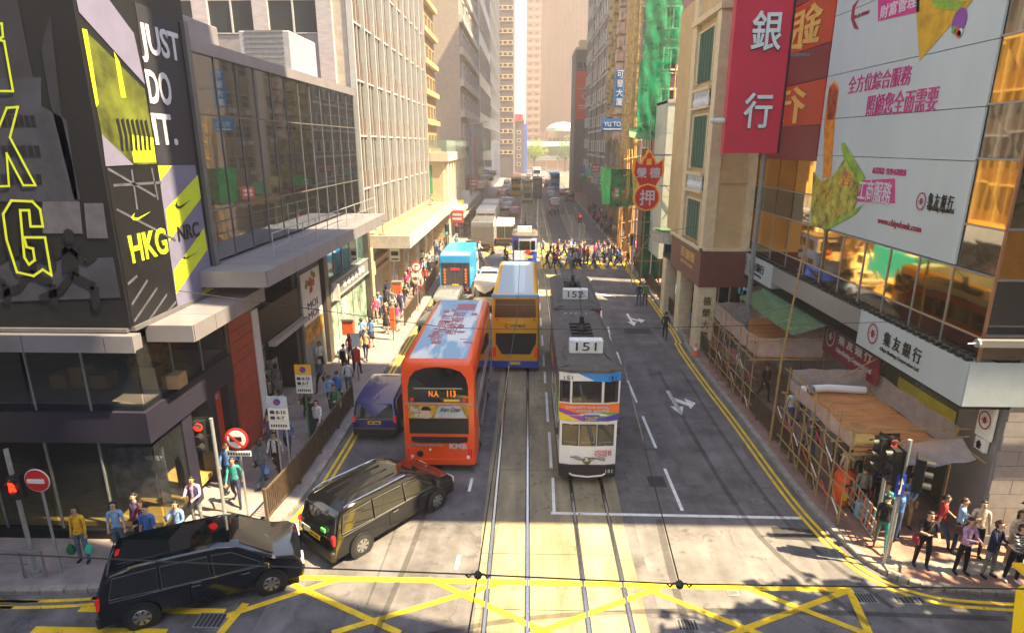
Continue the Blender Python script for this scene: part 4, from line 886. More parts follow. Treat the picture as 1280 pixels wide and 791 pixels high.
for k, z in enumerate((6.1, 10.1, 14.7)):
    h = (2.2, 2.8, 2.6)[k]
    part('shutter', MB().box(9.66, 34.6, z, 9.76, 37.4, z+h), shut, cb)
    part('window_frame', MB().box(9.6, 34.4, z-.08, 9.76, 34.6, z+h+.1).box(9.6, 37.4, z-.08, 9.76, 37.6, z+h+.1).box(9.6, 34.6, z+h, 9.76, 37.4, z+h+.1), creamp, cb)
    for q in range(5): part('shutter_slat', MB().box(9.63, 34.65+q*.56, z+.05, 9.66, 35.12+q*.56, z+h-.05), shut, cb)
for z in (8.75, 13.25):
    part('balustrade_rail', MB().box(9.45, 34.4, z+.95, 9.76, 37.6, z+1.1).box(9.45, 34.4, z, 9.76, 37.6, z+.12), creamp, cb)
    for q in range(8): part('baluster', MB().lathe((9.58, 34.65+q*.38, z+.12), [(.06, 0), (.12, .25), (.05, .55), (.09, .83)], 7), white, cb)
    part('panel', MB().box(9.72, 34.4, z+.1, 9.755, 37.6, z+.95), dk, cb)
part('ledge', MB().box(9.35, 33.0, 5.8, 12.1, 33.3, 5.92).box(9.3, 33.0, 5.8, 9.5, 40, 5.92), creamp, cb)
part('fascia', MB().box(9.45, 33.05, 3.8, 12.3, 33.25, 5.8).box(9.45, 33.25, 3.8, 9.6, 40, 5.8), maroon, cb)
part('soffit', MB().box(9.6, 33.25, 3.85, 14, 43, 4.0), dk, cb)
part('pillar', MB().bbox(9.5, 33.15, 0, 10.5, 34.1, 3.8, .03), creamp, cb); part('pillar', MB().bbox(9.5, 37.2, 0, 10.3, 38.2, 3.8, .03), creamp, cb); part('pillar', MB().bbox(9.5, 41.4, 0, 10.3, 42.4, 3.8, .03), creamp, cb)
bronze = mat('bronze_letter', (.2, .13, .03), .4, .4)
for k, ch in enumerate('德榮大樓'): text(ch, bronze, (9.8, 33.12, 2.75-k*.68), (1, 0, 0), (0, 0, 1), w=.45, h=.5, parent=cb, bold=.012)
rtext('百德榮', 9.43, 37.4, 4.85, 34.2, 5.45, goldl, cb, bold=.012); rtext('BAI DE RONG', 9.43, 37.2, 4.5, 34.5, 4.68, goldl, cb)
part('arcade_wall', MB().box(13.0, 33.5, 0, 13.3, 43, 3.85), beige, cb)
for k in range(4): part('arcade_window', MB().box(12.92, 34.2+k*2.2, .4, 13.0, 35.8+k*2.2, 3.2), glassd, cb)
part('lit_niche', MB().box(11.2, 41.9, .4, 11.8, 42.0, 3.4), mat('lit_niche', (.5, .25, .05), .5, var=.8, scale=5), cb)
part('arcade_wall', MB().box(10.6, 42, 0, 13, 42.5, 3.85), dk, cb)
# ------------------------------------------------ beyond: pale panelled block, netted tower
pb = thing('panelled_building', (11, 47, 0), 'pale grey panelled block with curved glass entrance canopy left of the cream building', 'building')
palep = mat('pale_panel', (.5, .53, .5), .5, var=.1, scale=1)
part('wall', MB().box(9.95, 46.1, 3, 14, 50, 14.2), palep, pb)
for i in range(3):
    for j in range(4): part('panel', MB().box(9.95+i*.95, 46.04, 5.4+j*2.25, 10.88+i*.95, 46.1, 7.62+j*2.25), palep, pb)
for j in range(4): part('panel', MB().box(9.9, 46.1, 5.4+j*2.25, 9.95, 49.9, 7.62+j*2.25), palep, pb)
part('parapet', MB().box(9.9, 46, 14.2, 14, 50, 14.45), stone, pb)
part('canopy_glass', MB().rings([[(10.9+1.6*math.cos(a), 45.5+2.2*math.sin(a), z) for a in [math.pi+i*.2618 for i in range(13)]] for z in (5.3, 5.45)]), gg, pb)
part('canopy_ring', MB().rings([[(10.9+1.65*math.cos(a), 45.5+2.25*math.sin(a), z) for a in [math.pi+i*.2618 for i in range(13)]] for z in (4.5, 5.28)]), stone, pb)
part('entrance_glass', MB().box(9.9, 44.2, .1, 12.4, 44.3, 4.5), glassb, pb)
for k in range(5): part('entrance_mullion', MB().box(9.9+k*.6, 44.1, .1, 9.98+k*.6, 44.2, 4.5), galvd, pb)
net = mat('green_net', (.012, .26, .12), .9, var=.5, scale=1.2, alpha=.8, spec=.1); bamb = mat('bamboo', (.36, .23, .085), .6, var=.25, scale=5); bambo = mat('bamboo_orange', (.5, .28, .09), .6, var=.25, scale=5)
nt_ = tower('office_building', 'maroon banded block with pale windows behind the green scaffold netting', 10.2, 16, 52.2, 57, 30, mat('maroon_band', (.13, .06, .09), .6), win_mesh(1.3, 1.7, .12, .15, white, glassd, cross=1), [('F', 3, 5, 14, 29, .1), ('L', 2, 7, 8, 29, .3)])
sc = thing('netted_scaffold', (10, 51, 11.5), 'tall bamboo scaffold hung with bright green safety netting', 'scaffold')
for i in range(6):
    part('pole', MB().tube((8.3+i*.6, 50.7, 4.5 if i > 2 else 11.7), (8.3+i*.6+rnd.uniform(-.1, .1), 50.7, 30), .06, 5), bamb, sc)
for j in range(15): part('ledger', MB().tube((8.2, 50.7, 11.9+j*1.2), (11.5, 50.7, 11.9+j*1.2+rnd.uniform(-.1, .1)), .045, 5), bamb, sc)
def sheet(x0, x1, z0, z1, y, amp, nx=16, nz=12, ph=0, taper=0):
    mb = MB(); V = []
    for j in range(nz+1):
        for i in range(nx+1):
            u, v = i/nx, j/nz; w = amp*math.sin(u*9+ph+v*3)+amp*.6*math.sin(v*11+u*4)
            V.append((x0+(x1-x0)*u+taper*(1-v)*math.sin(v*6+ph)*.3, y-abs(w)-.02, z0+(z1-z0)*v+.12*math.sin(u*10)*(1-v)))
    return mb.add(V, [(j*(nx+1)+i, j*(nx+1)+i+1, (j+1)*(nx+1)+i+1, (j+1)*(nx+1)+i) for j in range(nz) for i in range(nx)])
part('netting', sheet(8.5, 10.9, 11.8, 17.4, 50.4, .08, ph=1), net, sc, smooth=True); part('netting', sheet(8.7, 11.5, 17.2, 23.2, 50.35, .09, ph=2), net, sc, smooth=True); part('netting', sheet(8.6, 11.3, 23, 30, 50.4, .1), net, sc, smooth=True)
mb = MB()
for j in range(22): mb.tube((8.05, 51, 11+j*.9), (8.05, 55, 11.2+j*.9), .05, 4)
for i in range(5): mb.tube((8.05, 51+i, 10.5), (8.05, 51+i, 31), .06, 4)
part('side_frame', mb.box(8.15, 51.2, 11, 8.6, 55, 30), mat('ochre_wall', (.6, .45, .2), .7, var=.3), sc)
part('green_hood', MB().add([(7.9, 49.6, 11.9), (9.8, 49.6, 11.7), (9.6, 51, 12.6), (8.0, 51, 12.7), (8.9, 49.4, 11.75)], [(0, 4, 3), (4, 1, 2, 3)]), mat('hood_green', (.1, .25, .1), .6), sc)
lw = thing('lower_scaffold', (10, 50, 0), 'pole frame and deep green netting at street level below the pawn sign', 'scaffold')
for j in range(5): part('ledger', MB().tube((8.4, 49.5, 2.2+j*1.05), (12, 49.5, 2.2+j*1.05), .04, 5), bamb, lw)
for i in range(5): part('pole', MB().tube((8.6+i*.75, 49.5, 0), (8.7+i*.75, 49.5, 11.6), .05, 5), bamb if i % 2 else galv, lw)
part('brace', MB().tube((8.6, 49.4, 2), (11.5, 49.4, 7), .04, 5), bamb, lw); part('brace', MB().tube((10, 45.9, 6), (11.9, 45.9, 8.6), .03, 5), galvd, lw); part('brace', MB().tube((10, 45.9, 8.6), (11.9, 45.9, 6), .03, 5), galvd, lw)
part('netting', sheet(9.3, 11.8, .6, 9, 50.1, .15), mat('deep_green_net', (.01, .14, .08), .6, var=.5, scale=1), lw, smooth=True)
# bamboo tower with green wrap at the kerb
bs = thing('bamboo_scaffold', (9.6, 60, 0), 'leaning orange bamboo scaffold poles wrapped in green netting by the kerb', 'scaffold')
for i in range(9):
    part('bamboo_pole', MB().path([(9.0+.19*i+rnd.uniform(-.1, .1), 59+rnd.uniform(0, 3), 0), (8.9+.2*i, 60+rnd.uniform(-.5, 1), 6.5), (8.8+.17*i, 60.5, 13+rnd.uniform(-2, 3))], .085, 5), bambo, bs)
for j in range(9): part('bamboo_tie', MB().tube((9.0, 59.5, 1+j*1.5), (10.8, 60.5, 1.3+j*1.5), .05, 4), bambo, bs)
bn_ = mat('bright_net', (.03, .5, .16), .6, var=.35, scale=.8, alpha=.9)
part('net_wrap', sheet(7.6, 10.4, 5.8, 9.2, 57.5, .12, nx=12, nz=6), MATS['green_net'], bs, smooth=True)
part('net_wrap', MB().add([(7.1, 58.6, 5.9), (7.6, 57.45, 5.8), (7.6, 57.45, 9.2), (7.15, 58.8, 9.3), (7.0, 60.5, 9.2), (7.2, 60.5, 6)], [(0, 1, 2, 3), (0, 3, 4, 5)]), bn_, bs)
for z in (6, 9.1): part('net_rail', MB().tube((7.1, 57.5, z), (10.5, 57.5, z), .05, 5), bamb, bs)
# street wall of tall blocks running away on the right
tp = mat('taupe_block', (.27, .2, .17), .7, var=.12); pk = mat('pink_grey_block', (.38, .32, .34), .7, var=.12)
w1 = win_mesh(2.0, 1.5, .1, .2, mat('taupe_trim', (.42, .34, .28), .7), glassw, mid=.5)
t = tower('apartment_building', 'brown grey block with one pale full-height column, right side past the junction', 12.4, 24, 70, 80, 50, tp, w1, [('L', 4, 12, 5, 47, .3)], band=(.7, .9), bandm=tp, ac=.35)
part('pale_column', MB().box(11.7, 77.6, 4, 12.4, 80, 50), mat('pale_pink_render', (.55, .45, .4), .7), t)
t = tower('apartment_building', 'weathered ochre block with patchy peeling strips and bamboo, right side', 12.2, 24, 80.3, 98, 60, mat('ochre_block', (.4, .3, .15), .7, var=.4, scale=.6), w1, [('L', 6, 14, 5, 56, .3)], band=(.4, .7), bandm=mat('ochre_block', (.4, .3, .15)), ac=.5)
for k, (y, c) in enumerate(((84, (.6, .42, .38)), (88.5, (.45, .33, .14)), (93, (.5, .4, .2)))):
    mb = MB()
    for j in range(24): mb.box(11.5-rnd.uniform(0, .3), y, 12+j*1.6, 12.2, y+1.6, 13.3+j*1.6)
    part('bay_stack', mb, mat('bay_%s' % 'abc'[k], c, .8, var=.4, scale=1), t)
t = tower('office_building', 'pink grey block with white slanting balcony edges, further along the right', 12.0, 26, 98.3, 126, 75, pk, win_mesh(2.6, 1.8, .1, .3, white, glassw), [('L', 8, 16, 6, 72, .5)], band=(.35, .9), bandm=white, ac=.2)
t = tower('office_building', 'narrow purple grey tower at the far right of the street row', 13.2, 26, 127, 149, 90, mat('purple_grey', (.3, .24, .27), .7), win_mesh(2.2, 2, .2, .3, white, glassw), [('L', 8, 18, 6, 86, .5), ('F', 3, 18, 6, 86, .3)])
t = tower('office_building', 'grey block carrying a tall red poster facing down the street', 10.9, 15.5, 150.5, 165, 32, mat('grey_block', (.2, .17, .17), .7), pw, [('F', 3, 1, 28, 31, .2)], cap=creamp)
part('red_poster', MB().box(11.0, 150.3, 17, 15.0, 150.45, 27.5), mat('poster_coral', (.75, .06, .04), .5, var=.05), t)
text('C', pwhite, (12.4, 150.25, 21.2), (1, 0, 0), (0, 0, 1), w=1.4, h=1.6, parent=t, bold=.03); part('poster_line', MB().box(11.6, 150.2, 19.8, 14.4, 150.25, 20.1).box(11.9, 150.2, 19.2, 14.1, 150.25, 19.5), pwhite, t); part('poster_line', MB().box(11.6, 150.2, 23.5, 14.4, 150.25, 23.8), pwhite, t)
for k, (y, z, c) in enumerate(((72, 4.4, (.5, .3, .12)), (84, 4.6, (.45, .1, .08)), (95, 4.5, (.35, .38, .36)), (108, 4.8, (.5, .42, .2)), (124, 4.6, (.1, .35, .2)))):
    t = thing('shop_canopy', (11, y, z), ['orange brown canopy at the start of the far right pavement', 'dull red canopy on the far right pavement', 'grey canopy on the far right pavement', 'ochre canopy on the far right pavement', 'green canopy farthest along the right pavement'][k], 'canopy')
    part('fascia', MB().box(10.9, y, z, 12.6, y+8, z+.8), mat('right_canopy_%s' % 'abcde'[k], c, .7), t)
    part('shop_sign', MB().box(10.1, y+2, z+1.2, 11.5, y+2.2, z+2.6), mat('right_sign_%s' % 'abcde'[k], (c[2], c[0], c[1]), .6), t)
# signs on the right
bl = mat('sign_blue', (.02, .14, .4), .5, var=.1)
t = thing('vertical_sign', (8.6, 62, 13), 'tall blue sign with four white characters high over the right pavement', 'sign')
part('panel', MB().box(8.2, 62, 14.8, 9.2, 62.2, 18.2), bl, t)
for k, ch in enumerate('可發大廈'): text(ch, pwhite, (8.4, 61.97, 17.4-k*.82), (1, 0, 0), (0, 0, 1), w=.6, h=.68, parent=t, bold=.012)
part('bracket', MB().box(9.2, 62.05, 16.5, 12.4, 62.15, 16.6), galvd, t)
t = thing('horizontal_sign', (8, 60, 12), 'wide blue sign reading YU TO below the tall blue sign', 'sign')
part('panel', MB().box(7.0, 61, 12.55, 9.1, 61.2, 13.7), bl, t)
text('YU TO', pwhite, (7.2, 60.97, 13.0), (1, 0, 0), (0, 0, 1), w=1.6, h=.42, parent=t, bold=.012); text('SAVINGS BANK', pwhite, (7.2, 60.97, 12.65), (1, 0, 0), (0, 0, 1), w=1.7, h=.2, parent=t) if False else part('small_lettering', MB().box(7.2, 60.96, 12.7, 8.9, 60.99, 12.8), pwhite, t)
part('bracket', MB().box(9.1, 61.05, 13, 12.4, 61.15, 13.1), galvd, t)
# pawn shop sign
ps = thing('pawn_shop_sign', (8.4, 44, 6.5), 'red and gold gourd-shaped pawn sign with white characters over the road', 'sign')
redn = mat('pawn_red', (.55, .03, .02), .5, var=.1); goldn = mat('pawn_gold', (.85, .4, .04), .5, var=.1)
def gourd(s, y, mats_, nm, yt):
    c = (8.42, 7.75); R_ = .95*s
    P = [(c[0]+R_*math.cos(a), c[1]+R_*math.sin(a)) for a in [R(128)+R(284)*i/22 for i in range(23)]]
    top = [(.72, 1.0), (1.12, 1.75), (1.05, 2.75), (.78, 2.45), (.5, 2.4), (.42, 2.75), (.2, 2.95), (.18, 3.15), (0, 3.3), (-.18, 3.15), (-.2, 2.95), (-.42, 2.75), (-.5, 2.4), (-.78, 2.45), (-1.05, 2.75), (-1.12, 1.75), (-.72, 1.0)]
    g = 1-s
    P += [(c[0]+a*(1-g*1.0), c[1]+1+(b-1)*(1-g*.6)-(0 if b < 1.5 else g*.2)) for a, b in top]
    part(nm, MB().prism([(x, y, z) for x, z in P], (0, yt, 0)), mats_, ps)
gourd(1.0, 44.0, goldn, 'gold_border', .25); gourd(.86, 43.94, redn, 'red_face', .05)
part('gold_rib', MB().path([(8.42+.86*math.cos(a), 43.9, 7.75+.86*math.sin(a)) for a in [i*math.pi/8 for i in range(5, 20)]][:0] or [(7.85, 43.9, 8.5), (8.42, 43.9, 8.68), (9.0, 43.9, 8.5)], .06, 5), goldn, ps)
text('押', pwhite, (7.9, 43.9, 7.2), (1, 0, 0), (0, 0, 1), w=1.05, h=1.1, parent=ps, bold=.01)
text('榮', pwhite, (7.6, 43.9, 9.1), (1, 0, 0), (0, 0, 1), w=.7, h=.72, parent=ps, bold=.015); text('德', pwhite, (8.5, 43.9, 9.1), (1, 0, 0), (0, 0, 1), w=.75, h=.72, parent=ps, bold=.015)
part('gold_square', MB().box(8.25, 43.85, 10.0, 8.6, 43.93, 10.4), goldn, ps)
part('bracket', MB().box(8.4, 44.1, 10.6, 11, 44.2, 10.7).box(9.3, 44.1, 8.5, 11, 44.18, 8.58), galvd, ps)
part('hanger', MB().tube((8.42, 44.1, 10.9), (8.42, 44.1, 13), .05), galvd, ps)
# unseen near blocks of the cross street, behind the camera, added to bound sunlight
nw = win_mesh(2.4, 1.9, .1, .2, stone, glassb)
tower('office_building', 'unseen stone office block added at the near right corner to limit the sunlight', 13, 16, -40, 7.6, 50, stone, nw, [('L', 14, 11, 4, 44, .5)])  # tall and narrow, shaped to keep sun off the near left corner
tower('office_building', 'unseen low stone annexe added behind the near right corner block', 16.1, 60, -40, 7.6, 15, stone, nw, [('F', 2, 1, 10, 13, 1)])  # added low so the sun clears it and reaches the junction
tower('office_building', 'unseen pale office block added on the near left corner of the cross street', -45, -12, -40, 5.5, 38, palep, nw, [('R', 14, 9, 4, 36, .5)])


tree(14.6, 9.3, 18, 3.6, leafd, 'unseen broad street tree added on the near right pavement to dapple the sunlight')  # added out of view; its leaves break up sun on the right corner
tree(19.5, 9.6, 20, 3.9, leafl, 'second unseen street tree added further along the near right pavement for dappled light')  # also added out of view, for more dappling at that corner

# ------------------------------------------------ vehicles
def smooth(o, a=40):
    me = o.data; me.polygons.foreach_set('use_smooth', [True]*len(me.polygons))
    me.set_sharp_from_angle(angle=R(a)); return o
carblack = mat('car_paint_black', (.004, .004, .005), .12, .0, var=0, coat=1)
carnavy = mat('car_paint_navy', (.02, .02, .16), .25, .1, var=0, coat=1)
carwhite = mat('car_paint_white', (.6, .6, .58), .25, var=.04, coat=.6); carsilver = mat('car_paint_silver', (.35, .37, .38), .25, .6, var=0, coat=.6)
cardark = mat('car_paint_dark', (.05, .055, .06), .2, var=0, coat=1); carred = mat('car_paint_red', (.5, .02, .02), .25, var=0, coat=.8); caryel = mat('car_paint_yellow', (.85, .5, .01), .35, var=.05)
carglass = mat('car_glass', (.008, .01, .01), .03, var=0, spec=1); chrome = mat('chrome', (.7, .7, .72), .12, 1, var=0)
taill = mat('tail_light', (.4, .01, .01), .2, var=0, emit=(1, .03, .01), estr=.04); headl = mat('head_light', (.6, .62, .65), .1, var=0)
platey = mat('plate_yellow', (.8, .55, .02), .4, var=0); amber = mat('amber_light', (.8, .2, .01), .3, var=0, emit=(1, .25, .01), estr=.15)
def wheel_mesh(r, w, spokes=7):
    mb = MB().lathe((-w/2, 0, 0), [(r*.62, 0), (r*.92, .005), (r, .05), (r, w-.05), (r*.92, w-.005), (r*.62, w)], 22, axis='x').mesh('tyre', rubber)
    rm = MB()
    for sx in (-w/2-.004, w/2-.02+.004): rm.lathe((sx, 0, 0), [(r*.62, 0), (r*.66, .01), (r*.58, .02)], 22, axis='x', cap=False)
    for k in range(spokes):
        a = 2*math.pi*k/spokes
        for sx in (-w/2-.006, w/2-.016):
            for da in (-.12, .12):
                u, v = math.cos(a+da), math.sin(a+da); rm.add([(sx, u*r*.12-v*.02, v*r*.12+u*.02), (sx, u*r*.12+v*.02, v*r*.12-u*.02), (sx, u*r*.58+v*.025, v*r*.58-u*.025), (sx, u*r*.58-v*.025, v*r*.58+u*.025), (sx+.022, u*r*.12-v*.02, v*r*.12+u*.02), (sx+.022, u*r*.12+v*.02, v*r*.12-u*.02), (sx+.022, u*r*.58+v*.025, v*r*.58-u*.025), (sx+.022, u*r*.58-v*.025, v*r*.58+u*.025)],
                   [(0, 3, 2, 1), (4, 5, 6, 7), (0, 1, 5, 4), (1, 2, 6, 5), (2, 3, 7, 6), (3, 0, 4, 7)])
    for sx in (-w/2-.008, w/2-.014): rm.lathe((sx, 0, 0), [(r*.16, 0), (r*.16, .022)], 10, axis='x')
    return mb, rm.mesh('rim', rimm)
WH = {}
def wheel(parent, x, y, r, w):
    if (r, w) not in WH: WH[(r, w)] = wheel_mesh(r, w)
    t, m = WH[(r, w)]
    o = bpy.data.objects.new('wheel', t); COL.objects.link(o); o.parent = parent; o.location = (x, y, r)
    c = bpy.data.objects.new('rim', m); COL.objects.link(c); c.parent = o
def car(name, label, cat, x, y, rz, prof, W, belt, tk, paint, sidewins, rear, front, wheels, wr=.33, rails=None, roofpanels=(), lights=True, plate=True, extra=None, group=None):
    t = thing(name, (x, y, 0), label, cat, group, rz); BASE[t.name] = Vector((0, 0, 0)); t.rotation_euler = (0, 0, rz)
    cy = sum(p[0] for p in prof)/len(prof); cz = sum(p[1] for p in prof)/len(prof); H = max(p[1] for p in prof)
    L = max(p[0] for p in prof)
    hw = lambda z: W/2*(1-tk*max(0, z-belt)/(H-belt))
    def ring(s, e):
        out = []
        for a, b in prof:
            ia = a+(e if a < L*.15 else (-e if a > L*.85 else 0)); ib = b-(e if b > .6 else -e*.3)
            bow = 1-.05*(abs(a/L-.5)*2)**3
            out.append((s*hw(b)*bow, ia, ib))
        return out
    st = [(-1, .1), (-.985, .05), (-.93, .015), (-.6, 0), (0, -.01), (.6, 0), (.93, .015), (.985, .05), (1, .1)]
    smooth(part('body', MB().rings([ring(s, e) for s, e in st]), paint, t), 35)
    bow = lambda a: 1-.05*(abs(a/L-.5)*2)**3
    for sg in (-1, 1):
        for P in sidewins:
            sgx = lambda a, b, d=.012: (sg*(hw(b)*bow(a)+d), a, b)
            part('window', MB().rings([[sgx(a, b, -.03) for a, b in P], [sgx(a, b) for a, b in P]]), carglass, t)
            part('window_frame', MB().path([sgx(a, b, .012) for a, b in P+[P[0]]], .004, 4), galvd, t)
        a0 = min(a for P in sidewins for a, b in P); a1 = max(a for P in sidewins for a, b in P); zb = min(b for P in sidewins for a, b in P)
        part('trim_strip', MB().bar((sg*(hw(zb)*bow(a0)+.012), a0, zb-.03), (sg*(hw(zb)*bow(a1)+.012), a1, zb-.02), .02, .025), chrome, t)
        part('mirror', MB().bbox(sg*(W/2-.02), front[1]-.25, belt-.02, sg*(W/2+.2), front[1]-.12, belt+.16, .03) if sg > 0 else MB().bbox(-W/2-.2, front[1]-.25, belt-.02, -W/2+.02, front[1]-.12, belt+.16, .03), paint, t)
        for wy in wheels:
            part('wheel_arch', MB().lathe((sg*(W/2-.03) if sg > 0 else -W/2-.012, wy, wr), [(wr+.075, 0), (wr+.075, .042)], 20, axis='x'), blackm, t)
            wheel(t, sg*(W/2-.085), wy, wr, .22)
        for dy in (.42*L, .66*L):
            part('door_seam', MB().box(sg*(W/2+.002)-.004, dy, .38, sg*(W/2+.002)+.004, dy+.012, belt-.03), blackm, t); part('door_handle', MB().box(sg*W/2-.01, dy+.06, belt-.14, sg*(W/2+.03), dy+.26, belt-.105), chrome, t)
    # rear and front glass: (y0,z0,y1,z1) slanted panels
    def pan(nm, q, m, wlo, whi, d=.015, side=-1):
        y0, z0, y1, z1 = q; n = Vector((0, -(z1-z0), (y1-y0))); n.normalize()
        if side > 0: n = -n
        if n.z < 0 and abs(n.z) > .2: n = -n
        if side < 0 and n.y > 0 and abs(n.z) < .2: n = -n
        P = [(-wlo, y0, z0), (wlo, y0, z0), (whi, y1, z1), (-whi, y1, z1)]
        mb = MB().rings([[tuple(Vector(p)-n*.03) for p in P], [tuple(Vector(p)+n*d) for p in P]]); part(nm, mb, m, t)
    if rear: pan('rear_window', rear, carglass, hw(rear[1])*.84, hw(rear[3])*.84)
    if front: pan('windscreen', (front[1], front[2], front[3], front[4]), carglass, hw(front[2])*.82, hw(front[4])*.78, d=.008, side=-1)
    r0 = prof[0][0]
    for sg in (-1, 1):
        part('tail_light', MB().box(sg*(W/2*.95-.12), r0+.01, belt-.22, sg*(W/2*.95-.01), r0+.1, belt+.06), taill, t)
        part('headlight', MB().box(sg*(W/2-.42), L-.12, .62, sg*(W/2-.08), L-.015, .8), headl, t)
    if plate:
        part('number_plate', MB().box(-.26, r0-.03, .7, .26, r0+.03, .83), platey, t)
        part('plate_lettering', MB().box(-.2, r0-.036, .735, -.05, r0-.03, .8).box(0, r0-.036, .735, .2, r0-.03, .8), blackm, t, kind='stuff')
        part('chrome_strip', MB().box(-W/2+.15, r0-.025, .9, W/2-.15, r0+.02, .94), chrome, t)
    part('bumper', MB().bbox(-W/2+.06, r0-.06, .25, W/2-.06, r0+.1, .55, .04), blackm if paint is not carwhite else paint, t)
    for P in roofpanels: part('sunroof', MB().box(P[0], P[1], H-.03, P[2], P[3], H+.012), carglass, t)
    if rails:
        for sg in (-1, 1): part('roof_rail', MB().path([(sg*hw(H)*.93, rails[0], H-.03), (sg*hw(H)*.95, rails[0]+.3, H+.03), (sg*hw(H)*.95, rails[1]-.3, H+.0), (sg*hw(H)*.93, rails[1], H-.1)], .02, 6), chrome, t)
    return t
_q = .89
MPV = [(0, .3), (-.02, .85), (.05, 1.05), (.2, 1.62), (.34, 1.82), (.9, 1.9), (1.9, 1.91), (2.75, 1.89), (3.15, 1.8), (3.62, 1.47), (4.02, 1.2), (4.45, 1.1), (4.66, .92), (4.72, .55), (4.68, .3)]
MPV = [(a, b*_q) for a, b in MPV]
MW = [[(.3, 1.12), (.42, 1.68), (1.35, 1.72), (1.35, 1.1)], [(1.42, 1.1), (1.42, 1.72), (2.45, 1.7), (2.5, 1.08)], [(2.58, 1.08), (2.55, 1.7), (3.0, 1.66), (3.66, 1.17), (3.6, 1.1)]]
MW = [[(a, b*_q) for a, b in P] for P in MW]
def mpv(label, x, y, rz, paint, roof=(), name='parked_van', rails=None):
    return car(name, label, 'van', x, y, rz, MPV, 1.84, .96, .14, paint, MW, (.06, 1.08*_q, .23, 1.66*_q), (0, 3.97, 1.235*_q, 3.2, 1.765*_q), (.9, 3.85), .33, roofpanels=roof, rails=rails)
def at_wheels(rw, fw, W=1.84, a=.9, side=1):
    """place a van from the ground points of its right-hand wheels"""
    d = Vector((fw[0]-rw[0], fw[1]-rw[1])); d.normalize(); rz = math.atan2(d.y, d.x)-math.pi/2; rgt = Vector((d.y, -d.x))
    o = Vector(rw)-d*a-rgt*(W/2-.1)*side; return o.x, o.y, rz
t1 = mpv('glossy black people carrier turning at the left kerb corner, closest to the camera', *at_wheels((-9.35, 12.15), (-6.8, 13.35)), carblack, [(-.55, .5, .55, 2.1), (-.55, 2.3, .55, 3.0)], 'black_van')
part('roof_warning_light', MB().box(-.12, .4, 1.6, .1, .5, 1.68), taill, t1)
t2 = mpv('black people carrier with roof rails and yellow plate behind the red bus', *at_wheels((-4.75, 15.0), (-3.1, 17.1)), carblack, [], 'black_van', rails=(.5, 3.0))
for x in (-.35, 0, .35): part('roof_rib', MB().box(x-.02, .7, 1.66, x+.02, 2.6, 1.715), carblack, t2)
part('window_sticker', MB().box(.3, .0, 1.02, .48, .05, 1.12), mat('sticker_green', (.1, .5, .1), .5), t2)
mpv('black car nose just inside the left edge of the view', -18.7, 11.6, R(-83), carblack, [], 'black_car')
mpv('dark navy people carrier beside the railing, left of the red bus', -6.02, 22.0, 0, carnavy, [], 'navy_van')
VAN = [(0, .35), (-.02, .9), (.08, 1.9), (.2, 2.08), (1.5, 2.15), (3.3, 2.1), (3.7, 1.85), (4.15, 1.2), (4.6, 1.0), (4.75, .6), (4.7, .35)]
VW = [[(.3, 1.2), (.35, 1.85), (1.6, 1.88), (1.6, 1.2)], [(1.68, 1.2), (1.68, 1.88), (2.7, 1.87), (2.7, 1.2)], [(2.78, 1.2), (2.78, 1.86), (3.35, 1.78), (3.85, 1.22)]]
def minivan(name, label, x, y, paint, rz=0, cat='van'):
    return car(name, label, cat, x, y, rz, VAN, 1.8, 1.15, .1, paint, VW, (.0, 1.15, .1, 1.85), (0, 4.12, 1.24, 3.73, 1.81), (.85, 3.8), .33)
minivan('dark_van', 'dark grey van squeezed behind the red bus by the railing', -5.2, 31.8, cardark)
minivan('grey_van', 'silver grey van between the blue truck and the red bus', -5.2, 37.3, carsilver)
minivan('cream_van', 'cream white van behind the blue-roofed bus front', -2.95, 41.2, mat('car_paint_cream', (.62, .52, .38), .3, var=0, coat=.5))
SED = [(0, .3), (-.02, .7), (.1, .92), (.75, .98), (1.2, 1.38), (1.7, 1.46), (2.5, 1.45), (3.3, 1.0), (4.2, .85), (4.45, .65), (4.4, .3)]
SW = [[(.95, 1.0), (1.3, 1.34), (1.85, 1.38), (1.85, .98)], [(1.92, .98), (1.92, 1.38), (2.45, 1.37), (3.1, .98)]]
def sedan(name, label, x, y, paint, rz=0, cat='car', group=None):
    return car(name, label, cat, x, y, rz, SED, 1.76, .95, .16, paint, SW, (.78, 1.0, 1.18, 1.36), (0, 3.26, 1.022, 2.55, 1.42), (.8, 3.5), .31, group=group)
sedan('silver_taxi', 'pale blue grey saloon behind the cream van', -3.1, 48, mat('car_paint_pale', (.35, .4, .5), .3, var=0))
sedan('dark_car', 'dark saloon waiting just before the far zebra crossing, left lane', -2.9, 54, cardark)
sedan('red_taxi', 'red taxi with silver roof far down the left lane', -2.2, 100, carred, cat='taxi'); sedan('silver_car', 'pale silver car left of the red taxi', -3.8, 108, carsilver); sedan('silver_car', 'small pale car beyond the red taxi', -4.8, 120, carsilver)
sedan('small_car', 'dark compact car in the far right lane beyond the footpath', 5.6, 150, cardark, cat='car')
